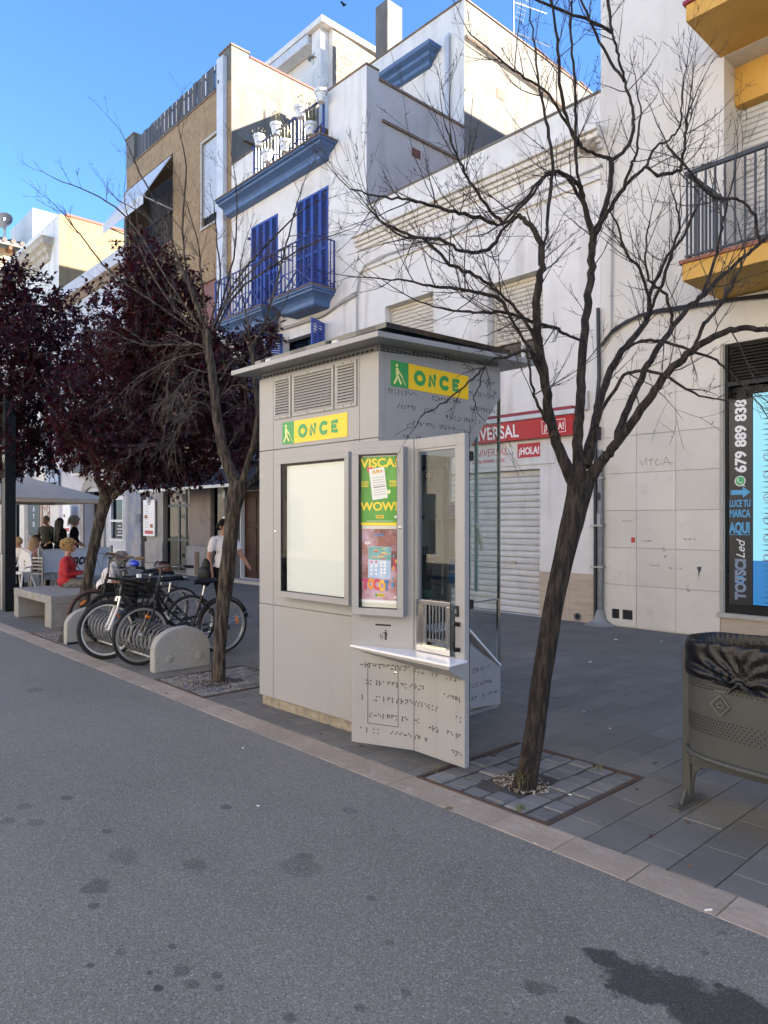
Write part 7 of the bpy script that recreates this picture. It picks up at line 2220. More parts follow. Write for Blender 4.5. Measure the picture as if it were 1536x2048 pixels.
# ---------------------------------------------------------------- people
def human(name_label, cat_loc, rz, prims, mats, voxel=.013, extras=(), smooth_it=3):
    T = thing('person', name_label, 'person', cat_loc, rz)
    b = MB()
    info = []
    for p in prims:
        k, a, c, m = p
        if k == 'c':                 # capsule: (p, q), (r1, r2)
            P_, Q_ = Vector(a[0]), Vector(a[1])
            r1, r2 = c
            n = 6
            pts = [P_ - (Q_ - P_).normalized() * r1 * .9] + [P_.lerp(Q_, i / n) for i in range(n + 1)] + [Q_ + (Q_ - P_).normalized() * r2 * .9]
            rad = [r1 * .45] + [r1 + (r2 - r1) * i / n for i in range(n + 1)] + [r2 * .45]
            b.tube(pts, rad, 10)
            info.append((np.array(P_), np.array(Q_), r1, r2, m))
        else:                        # ellipsoid: centre, radii
            b.ball(a, c, 16, 10)
            info.append((np.array(a, float), np.array(a, float) + np.array([0, 0, 1e-4]), c, None, m))
    me = b.mesh('body', mats)
    o = bpy.data.objects.new('tmp', me)
    C.objects.link(o)
    rm = o.modifiers.new('r', 'REMESH')
    rm.mode = 'VOXEL'
    rm.voxel_size = voxel
    sm = o.modifiers.new('s', 'SMOOTH')
    sm.iterations = smooth_it
    sm.factor = .5
    dg = bpy.context.evaluated_depsgraph_get()
    m2 = bpy.data.meshes.new_from_object(o.evaluated_get(dg))
    bpy.data.objects.remove(o)
    nf_ = len(m2.polygons)
    ctr = np.zeros(nf_ * 3)
    m2.polygons.foreach_get('center', ctr)
    ctr = ctr.reshape(-1, 3)
    best = np.full(nf_, 1e9)
    idx = np.zeros(nf_, int)
    for A_, B_, r1, r2, m in info:
        if r2 is None:
            d = np.linalg.norm((ctr - A_) / np.array(r1), axis=1)
            d = (d - 1) * min(r1)
        else:
            ab = B_ - A_
            t = np.clip((ctr - A_) @ ab / max(1e-9, ab @ ab), 0, 1)
            d = np.linalg.norm(ctr - (A_ + t[:, None] * ab), axis=1) - (r1 + (r2 - r1) * t)
        u = d < best
        best[u] = d[u]
        idx[u] = m
    m2.materials.clear()
    for m in mats:
        m2.materials.append(m)
    m2.polygons.foreach_set('material_index', idx.astype('i4'))
    m2.polygons.foreach_set('use_smooth', [True] * nf_)
    m2.name = 'body'
    ob = bpy.data.objects.new('body', m2)
    C.objects.link(ob)
    ob.parent = T
    for nm, mbx, mm in extras:
        mbx.build(nm, mm, T, smooth=50, local=True)
    return T
SKIN = mat('skin', (.40, .22, .15), .55)
SKIN2 = mat('tanned_skin', (.30, .155, .10), .55)
def head(c, yaw=0, pitch=0, k=1.0, m=0):
    """face towards -y before turning; returns prims and a transform for hair and features"""
    M = Matrix.Translation(c) @ Matrix.Rotation(yaw, 4, 'Z') @ Matrix.Rotation(pitch, 4, 'X')
    def q(x, y, z): return tuple(M @ Vector((x * k, y * k, z * k)))
    pr = [('e', q(0, .01, .02), (.074 * k, .092 * k, .098 * k), m), ('e', q(0, -.025, -.045), (.056 * k, .066 * k, .062 * k), m), ('e', q(0, -.045, -.085), (.030 * k, .030 * k, .026 * k), m),
          ('c', (q(0, -.085, .015), q(0, -.108, -.022)), (.010 * k, .015 * k), m), ('e', q(-.076, .012, .0), (.012, .018, .03), m), ('e', q(.076, .012, 0), (.012, .018, .03), m)]
    f = MB()
    for s in (-1, 1):
        f.ball(q(s * .030, -.084, .022), (.011, .008, .007), 8, 6)
        f.bar(q(s * .015, -.092, .042), q(s * .047, -.084, .043), .006, .006)
    f.bar(q(-.022, -.090, -.052), q(.022, -.090, -.052), .010, .010)
    return pr, f, q, M
def hand(w, d, side, curl=.5, m=0, k=1.0):
    """palm and five fingers from the wrist w along direction d; side = thumb direction"""
    w, d, side = Vector(w), Vector(d).normalized(), Vector(side)
    side = (side - d * side.dot(d)).normalized()
    n = d.cross(side)
    pr = [('c', (tuple(w + d * .02 * k), tuple(w + d * .075 * k)), (.026 * k, .030 * k), m)]
    for i, l in enumerate((.062, .070, .066, .052)):
        base = w + d * .085 * k + side * (.026 - .0175 * i) * k
        mid = base + (d * .9 + n * curl * .6) * l * .55 * k
        tip = mid + (d * (1 - curl) + n * curl * 1.2) * l * .5 * k
        pr += [('c', (tuple(base), tuple(mid)), (.0095 * k, .0085 * k), m), ('c', (tuple(mid), tuple(tip)), (.0085 * k, .007 * k), m)]
    tb = w + d * .03 * k + side * .028 * k
    pr += [('c', (tuple(tb), tuple(tb + (d * .6 + side * .5) * .045 * k)), (.011 * k, .010 * k), m), ('c', (tuple(tb + (d * .6 + side * .5) * .045 * k), tuple(tb + (d * .9 + side * .3 + n * .3) * .075 * k)), (.0095 * k, .008 * k), m)]
    return pr
FACE = mat('dark_features', (.03, .015, .012), .6)
def hair_cap(q, rad=(.086, .102, .108), back=.0, n=14, down=-.02):
    b = MB()
    vs_, fs = [], []
    rings = 8
    for i in range(rings + 1):
        for j in range(n):
            a = 2 * PI * j / n
            fr_ = -math.sin(a)                      # 1 at the face
            lim = 1.25 - .62 * max(0, fr_) + back * max(0, -fr_)
            ph = lim * i / rings * PI / 2 * 1.15
            vs_.append(q(rad[0] * math.sin(ph) * math.cos(a), .012 + rad[1] * math.sin(ph) * math.sin(a), .022 + rad[2] * math.cos(ph)))
    for i in range(rings):
        for j in range(n):
            fs.append((i * n + j, i * n + (j + 1) % n, (i + 1) * n + (j + 1) % n, (i + 1) * n + j))
    return b.add(vs_, fs)

# woman walking with a shoulder bag
WT = mat('white_tee_shirt', (.66, .65, .66), .85, c2=(.6, .59, .6), nscale=6)
BLK = mat('black_clothing', (.005, .005, .006), .9, spec=.15)
pr, f, q, Mh = head((.0, -.02, 1.545), .25, 0)
P_ = list(pr)
P_ += [('c', ((0, .005, 1.38), (0, -.01, 1.47)), (.052, .048), 0),
       ('e', (0, 0, 1.26), (.165, .115, .155), 1), ('e', (0, -.035, 1.20), (.135, .105, .085), 1), ('e', (0, 0, 1.06), (.148, .115, .14), 1), ('e', (0, .01, .95), (.168, .128, .10), 1),
       ('c', ((-.12, 0, 1.355), (.12, 0, 1.355)), (.062, .062), 1),
       ('e', (0, .015, .88), (.175, .135, .11), 2)]
rs_, re_, rw_ = (-.175, .0, 1.345), (-.235, .03, 1.09), (-.225, -.03, .87)
ls_, le_, lw_ = (.175, .0, 1.345), (.245, -.10, 1.12), (.235, -.28, .98)
P_ += [('c', (rs_, tuple(Vector(rs_).lerp(Vector(re_), .55))), (.062, .060), 1), ('c', (tuple(Vector(rs_).lerp(Vector(re_), .5)), re_), (.050, .042), 0), ('c', (re_, rw_), (.042, .029), 0),
       ('c', (ls_, tuple(Vector(ls_).lerp(Vector(le_), .55))), (.062, .060), 1), ('c', (tuple(Vector(ls_).lerp(Vector(le_), .5)), le_), (.050, .042), 0), ('c', (le_, lw_), (.042, .029), 0)]
P_ += hand(rw_, (-.0, -.10, -1), (0, -1, 0), .35) + hand(lw_, (.1, -.75, -.65), (-.5, -.2, .6), .4)
for s, fy in ((-1, -.10), (1, .12)):
    hp, kn, an_ = (s * .085, .01, .87), (s * .08, fy * .55 - .02, .47), (s * .075, fy + (.05 if fy > 0 else 0), .09)
    P_ += [('c', (hp, kn), (.105, .078), 2), ('c', (kn, an_), (.078, .06), 2), ('c', (tuple(Vector(an_) + Vector((0, .03, -.045))), tuple(Vector(an_) + Vector((0, -.14, -.055)))), (.036, .032), 3)]
hb_ = hair_cap(q, (.084, .100, .106))
hb_.ball(q(0, .115, .0), (.052, .05, .055), 10, 8)
pt_ = MB()
for i in range(9):
    a = 2 * PI * i / 9
    pt_.ball((.03 + .035 * math.cos(a), -.150 + .004 * math.cos(a), 1.15 + .045 * math.sin(a)), (.012, .006, .012), 6, 4)
pt_.ball((.03, -.150, 1.215), (.016, .006, .016), 6, 4)
wt = human('woman in a white printed tee walking behind the second bare tree with black bag', (-9.72, 5.62, 0), PI / 2, P_, [SKIN2, WT, BLK, BLACK_METAL], .011,
           [('hair', hb_, mat('black_hair', (.004, .004, .004), .75, spec=.15)), ('face_features', f, FACE), ('pink_print', pt_, mat('pink_print', (.6, .06, .2), .6)),
            ('wristband', MB().torus((.238, -.262, .992), (1, 0, 0), (0, .66, .75), .031, .006, 14, 5), BLACK_METAL)])
hbg = thing('shoulder_bag', 'black shoulder bag hanging at the walking woman\'s hip', 'bag', (-9.72, 5.62, 0), PI / 2)
MB().ball((-.275, .09, .80), (.075, .17, .17), 14, 10).ball((-.27, .06, .95), (.05, .11, .12), 12, 8).build('bag', mat('black_bag_leather', (.005, .0065, .0075), .5, bump=.2, spec=.2), hbg, smooth=60, local=True)
MB().tube([(-.26, .07, .98), (-.20, -.02, 1.18), (-.14, -.03, 1.36), (-.11, .04, 1.42), (-.15, .12, 1.25), (-.26, .14, .95)], .014, 6).build('strap', BLK, hbg, smooth=60, local=True)

def seated(label, loc, rz, cols, hd=(0, -.02, 1.13), yaw=0, pitch=0, lean=0, arms=None, hair=None, hair_m=None, seat=.47, legs=True, extras=(), skin=SKIN, fat=1.0):
    """facing -y, hips at the origin; z = 0 is the ground"""
    pr, f, q, Mh = head(hd, yaw, pitch)
    P_ = list(pr)
    sh = Vector((0, -.02 + lean * -.55, seat + .49 - lean * .10))
    nk = Vector(hd) + Vector((0, .03, -.10))
    P_ += [('c', (tuple(sh + Vector((0, .01, .03))), tuple(nk)), (.052, .048), 0),
           ('e', (0, .0, seat + .11), (.175 * fat, .145 * fat, .13), 1), ('e', tuple(Vector((0, lean * -.2, seat + .25))), (.155 * fat, .13 * fat, .16), 1), ('e', tuple(sh + Vector((0, .01, -.10))), (.165 * fat, .125 * fat, .15), 1),
           ('c', (tuple(sh + Vector((-.12, .01, -.02))), tuple(sh + Vector((.12, .01, -.02)))), (.064, .064), 1)]
    for s in (-1, 1):
        S_ = sh + Vector((s * .17, .01, -.04))
        if arms:
            E_, W_ = Vector(arms[0]), Vector(arms[1])
            E_ = Vector((E_.x * s, E_.y, E_.z))
            W_ = Vector((W_.x * s, W_.y, W_.z))
        else:
            E_, W_ = Vector((s * .24, -.06 + lean * -.3, seat + .22)), Vector((s * .12, -.26 + lean * -.2, seat + .24))
        sl = cols.get('sleeve', 1)
        P_ += [('c', (tuple(S_), tuple(S_.lerp(E_, .5))), (.062, .055), 1), ('c', (tuple(S_.lerp(E_, .45)), tuple(E_)), (.052, .044), 1 if sl else 0), ('c', (tuple(E_), tuple(W_)), (.043, .030), 1 if sl > .9 else 0)]
        P_ += hand(W_, (W_ - E_), (-s, 0, .3), .5)
    for s in (-1, 1):
        P_ += [('c', ((s * .09, -.02, seat + .08), (s * .10, -.44, seat + .05)), (.10, .068), 2), ('c', ((s * .10, -.44, seat + .05), (s * .10, -.42, .10)), (.062, .045), 2), ('c', ((s * .10, -.40, .05), (s * .10, -.56, .035)), (.036, .032), 3)]
    ex = [('face_features', f, FACE)]
    if hair:
        ex.append(('hair', hair(q), hair_m))
    for e in extras:
        ex.append(e(q) if callable(e) else e)
    return human(label, loc, rz, P_, [skin, cols['top'], cols['legs'], BLACK_METAL], .013, ex)
def curly(q, n=460, r=(.100, .113, .110), lump=.016):
    b = MB()
    for _ in range(n):
        a, z = R.uniform(0, 2 * PI), R.uniform(-.75, 1)
        s = math.sqrt(1 - z * z)
        k_ = R.uniform(.86, 1.17)
        x, y, zz = r[0] * k_ * s * math.cos(a), .022 + r[1] * k_ * s * math.sin(a), .02 + r[2] * k_ * z
        if y < -.045 and zz < .06:
            continue
        l = lump * R.uniform(.6, 1.2)
        b.ball(q(x, y, zz), (l, l, l), 6, 4)
    return b
def long_hair(length=.36, w=.085, back=.04):
    def mk(q):
        b = hair_cap(q, (.088, .104, .110), .2)
        for i in range(30):
            a = PI * (i / 29) * 1.25 - .35
            x, y = w * math.cos(a), .02 + .095 * math.sin(a)
            p0 = Vector(q(x, y, .05))
            p1 = Vector(q(x * 1.1, y + back * .5, -.08))
            p2 = p1 + Vector((R.uniform(-.02, .02), R.uniform(-.02, .02), -length * R.uniform(.45, .6)))
            p3 = p2 + Vector((R.uniform(-.03, .03), R.uniform(-.02, .03), -length * R.uniform(.3, .5)))
            b.tube([p0, p1, p2, p3], [.022, .024, .022, .005], 6)
        return b
    return mk
RED = mat('red_jacket', (.38, .012, .020), .8, c2=(.30, .010, .016), nscale=7, bump=.1, bscale=20)
rw = seated('woman with blond curls in a red jacket sitting on the bench', (-12.82, 4.36, 0), 2.55, dict(top=RED, legs=mat('patterned_skirt', (.06, .055, .05), .9, c2=(.25, .24, .22), nscale=60, lo=.45, hi=.55), sleeve=.95), hd=(.0, -.04, 1.20), yaw=.1, seat=.49,
            arms=((.25, -.05, .72), (.10, -.27, .74)), hair=curly, hair_m=mat('golden_blond_curls', (.42, .27, .10), .6, c2=(.26, .16, .06), nscale=30), fat=1.12,
            extras=[lambda q: ('glasses', MB().torus(q(.035, -.10, .022), (1, 0, 0), (0, 0, 1), .024, .004, 12, 4).torus(q(-.035, -.10, .022), (1, 0, 0), (0, 0, 1), .024, .004, 12, 4).tube([q(-.06, -.09, .022), q(-.08, .0, .022)], .004, 4).tube([q(.06, -.09, .022), q(.08, .0, .022)], .004, 4), DARK_RED)])
hb2 = thing('handbag', 'brown handbag on the lap of the woman in red', 'bag', (-12.82, 4.36, 0), 2.55)
MB().ball((-.05, -.33, .66), (.17, .05, .12), 14, 10).build('bag', mat('olive_brown_leather', (.10, .07, .04), .5, bump=.2), hb2, smooth=60, local=True)
MB().tube([(-.16, -.30, .72), (-.17, -.14, .95), (-.08, -.02, 1.06)], .008, 6).build('strap', mat('thin_brown_strap', (.05, .035, .025), .6), hb2, local=True)
def draped(q):
    b = hair_cap(q, (.090, .106, .112), .3)
    for i in range(44):
        a = PI * 2 * i / 44
        x, y = .085 * math.cos(a), .012 + .10 * math.sin(a)
        if y < -.07:
            continue
        p0 = Vector(q(x, y, .06))
        p1 = Vector(q(x * 1.15, y * 1.1, -.05))
        p2 = p1 + Vector((R.uniform(-.03, .03), R.uniform(-.06, .0), -.16))
        p3 = p2 + Vector((R.uniform(-.03, .03), R.uniform(-.05, .02), -.17))
        b.tube([p0, p1, p2, p3], [.016, .018, .014, .004], 5)
    return b
gw_ = seated('long grey haired person in a white tee bending forward on the bench end', (-11.47, 4.50, 0), 2.2, dict(top=WT, legs=BLK, sleeve=.4), hd=(0, -.27, 1.03), pitch=.75, lean=.35, seat=.49, arms=((.24, -.24, .70), (.14, -.50, .66)),
             hair=draped, hair_m=mat('long_grey_hair', (.20, .195, .18), .5, c2=(.11, .105, .10), nscale=1, stretch=(60, 60, 3)))
# guests at the terrace table
seated('guest with short blond hair and white blouse leaning over the terrace table', (-18.55, 5.30, 0), .35, dict(top=WT, legs=BLK, sleeve=1), hd=(0, -.16, 1.12), pitch=.25, lean=.2, hair=lambda q: hair_cap(q, (.092, .106, .112), .25), hair_m=mat('short_blond_hair', (.38, .27, .15), .6))
seated('guest with long fair hair and a pink patterned blouse seen from behind', (-17.75, 5.25, 0), -2.5, dict(top=mat('pink_patterned_blouse', (.32, .20, .18), .8, c2=(.16, .08, .08), nscale=26, lo=.45, hi=.55), legs=BLK, sleeve=1), hd=(0, -.08, 1.13), hair=long_hair(.34), hair_m=mat('fair_long_hair', (.30, .19, .095), .5, c2=(.2, .12, .06), nscale=1, stretch=(50, 50, 3)))
seated('dark haired guest in a white top at the far side of the terrace table', (-19.0, 5.75, 0), .1, dict(top=WT, legs=BLK, sleeve=1), hd=(0, -.05, 1.15), hair=lambda q: hair_cap(q, (.096, .11, .116), .3), hair_m=mat('dark_brown_hair', (.03, .018, .012), .5))
def standing(label, loc, rz, cols, hair=None, hair_m=None, hgt=1.70, arms=None, skin=SKIN, w=1.0):
    k = hgt / 1.70
    pr, f, q, Mh = head((0, -.02, 1.585 * k), 0, 0, k)
    P_ = list(pr) + [('c', ((0, .01, 1.42 * k), (0, -.0, 1.50 * k)), (.054, .05), 0), ('e', (0, 0, 1.27 * k), (.175 * w, .12 * w, .17), 1), ('e', (0, 0, 1.06 * k), (.155 * w, .12 * w, .17), 1), ('e', (0, .01, .92 * k), (.17 * w, .13 * w, .12), 1 if cols.get('dress') else 2), ('c', ((-.13 * w, 0, 1.38 * k), (.13 * w, 0, 1.38 * k)), (.066, .066), 1)]
    for s in (-1, 1):
        S_, E_, W_ = Vector((s * .19 * w, 0, 1.36 * k)), Vector((s * .27 * w, .03, 1.10 * k)), Vector((s * .2, -.16, .98 * k))
        P_ += [('c', (tuple(S_), tuple(E_)), (.060, .046), 1), ('c', (tuple(E_), tuple(W_)), (.044, .03), 1 if cols.get('long') else 0)] + hand(W_, W_ - E_, (-s, 0, .3), .5)
        P_ += [('c', ((s * .085, 0, .88 * k), (s * .09, -.01, .48 * k)), (.10 * w, .07), 2), ('c', ((s * .09, -.01, .48 * k), (s * .09, .02, .09)), (.066, .05), 2), ('c', ((s * .09, .04, .045), (s * .09, -.14, .035)), (.038, .033), 3)]
    ex = [('face_features', f, FACE)]
    if hair:
        ex.append(('hair', hair(q), hair_m))
    return human(label, loc, rz, P_, [skin, cols['top'], cols['legs'], BLACK_METAL], .014, ex)
standing('grey bearded man in an olive tee standing at the cafe door', (-20.75, 6.5, 0), .55, dict(top=mat('olive_tee', (.045, .052, .040), .9), legs=BLK), hair=lambda q: hair_cap(q, (.082, .098, .104)), hair_m=mat('short_grey_hair', (.17, .165, .155), .6), hgt=1.76, w=1.08)
standing('woman with long dark hair and black dress seen from behind', (-19.85, 6.55, 0), 3.5, dict(top=BLK, legs=BLK, long=True, dress=True), hair=long_hair(.42), hair_m=mat('dark_long_hair', (.022, .013, .010), .45), hgt=1.70)
standing('woman with a grey curly bob in black standing beside the long haired woman', (-20.05, 7.0, 0), 2.6, dict(top=BLK, legs=BLK), hair=lambda q: curly(q, 220, (.112, .125, .12), .03), hair_m=mat('grey_bob_hair', (.20, .195, .18), .7), hgt=1.72)
# ---------------------------------------------------------------- trees
def bark_mat(name, c1, c2, s=1):
    m = mat(name, c1, .95, c2=c2, nscale=1, stretch=(42 * s, 42 * s, 6 * s), lo=.40, hi=.56)
    nt = m.node_tree
    b = nt.nodes['Principled BSDF']
    pos = nd(nt, 'ShaderNodeNewGeometry').outputs['Position']
    bp = nd(nt, 'ShaderNodeBump')
    bp.inputs['Strength'].default_value = 1
    bp.inputs['Distance'].default_value = .05
    nt.links.new(noise_tex(nt, scaled(nt, pos, 42 * s, 42 * s, 6 * s), 1, 5, .65), bp.inputs['Height'])
    nt.links.new(bp.outputs[0], b.inputs['Normal'])
    return m
BARK_DARK = bark_mat('dark_furrowed_bark', (.050, .037, .027), (.008, .006, .005))
BARK_GREY = bark_mat('grey_brown_bark', (.105, .085, .065), (.020, .016, .012), .8)
TWIG_DARK = mat('dark_brown_twig', (.038, .029, .024), .8, c2=(.022, .016, .014), nscale=9)
TWIG_GREY = mat('grey_brown_twig', (.075, .062, .052), .8, c2=(.045, .035, .03), nscale=9)
def spline(pts, rad, sub=5, jit=0):
    P_ = [Vector(p) for p in pts]
    n = len(P_)
    o, rr = [], []
    for i in range(n - 1):
        a, b, c, d = P_[max(i - 1, 0)], P_[i], P_[i + 1], P_[min(i + 2, n - 1)]
        for k in range(sub):
            t = k / sub
            p = .5 * ((2 * b) + (c - a) * t + (2 * a - 5 * b + 4 * c - d) * t * t + (3 * b - a - 3 * c + d) * t ** 3)
            if jit:
                p += Vector((R.gauss(0, jit), R.gauss(0, jit), R.gauss(0, jit)))
            o.append(p)
            rr.append(rad[i] + (rad[i + 1] - rad[i]) * t)
    o.append(P_[-1])
    rr.append(rad[-1])
    return o, rr
def rough_tube(b, pts, rad, n, amp=.10, fz=5, fx=26):
    o0 = len(b.v)
    b.tube(pts, rad, n)
    for i in range(len(pts)):
        c = pts[i]
        for j in range(n):
            k = o0 + i * n + j
            p = Vector(b.v[k])
            d = p - c
            a = math.atan2(d.y, d.x)
            f = mnoise.noise((math.cos(a) * 3.2 + c.x * 3, math.sin(a) * 3.2 + c.y * 3, p.z * fz)) * amp + mnoise.noise((math.cos(a) * 9, math.sin(a) * 9, p.z * fz * 1.2 + 5)) * amp * .75
            b.v[k] = tuple(c + d * (1 + f))
def rdir(base, spread):
    v = Vector((R.gauss(0, 1), R.gauss(0, 1), R.gauss(0, 1))).normalized()
    return (base.normalized() + v * spread).normalized()
def grow(b, p, d, L, r, lev, up=.25, kink=.22, kids=(5, 4, 3), n=4):
    seg = max(3, int(L / .07))
    pts, rad = [p.copy()], [r]
    for i in range(seg):
        d = (d + Vector((R.gauss(0, kink), R.gauss(0, kink), R.gauss(0, kink) + up * .35))).normalized()
        p = p + d * L / seg
        pts.append(p.copy())
        rad.append(max(r * (1 - .8 * (i + 1) / seg), .0011))
    b.tube(pts, rad, n if lev < 2 else 3, False)
    # small buds and spurs at the nodes
    for i in range(1, len(pts) - 1):
        if R.random() < .5 and lev >= 1:
            q = rdir(Vector((0, 0, .2)), 1) * R.uniform(.008, .028)
            b.tube([pts[i], pts[i] + q], [.0022, .0015], 3, False)
    if lev < len(kids):
        for _ in range(kids[lev]):
            i = R.randint(max(1, int(seg * .2)), seg - 1)
            t = pts[i + 1] - pts[i]
            grow(b, pts[i], rdir(t, .75), L * R.uniform(.32, .62), rad[i] * .62, lev + 1, up, kink, kids, n)
    return pts
def limb_set(T, limbs, tw_m, d0, kids, twl, dens, n_main=10, up=.25, thick=None, bark=None, spread=.9, twr=.0055):
    br, tw = MB(), MB()
    for li in limbs:
        pts, rad = li[0], li[1]
        o = li[2] if len(li) > 2 else {}
        P_, rr = spline([at(u, v, d0 + off) for u, v, off in pts], [q * (thick or 1) if q > .012 else q for q in rad], 5, .004)
        rough_tube(br, P_, rr, n_main if rad[0] > .02 else 7, .07)
        k = int(dens * o.get('dens', 1) * len(P_) / 5)
        s0 = int(len(P_) * o.get('from', .25))
        for _ in range(k):
            i = R.randint(s0, len(P_) - 2)
            t = P_[i + 1] - P_[i]
            L = twl * R.uniform(.45, 1.15) * o.get('len', 1)
            grow(tw, P_[i], rdir(t, spread), L, min(twr, rr[i] * .6), 0, o.get('up', up), .11, kids)
        if o.get('tip', True):
            t = (P_[-1] - P_[-2])
            grow(tw, P_[-1], rdir(t, .2), twl * .8, min(.006, rr[-1]), 0, o.get('up', up), .12, kids)
    br.build('branches', bark, T, 60)
    tw.build('twigs', tw_m, T)

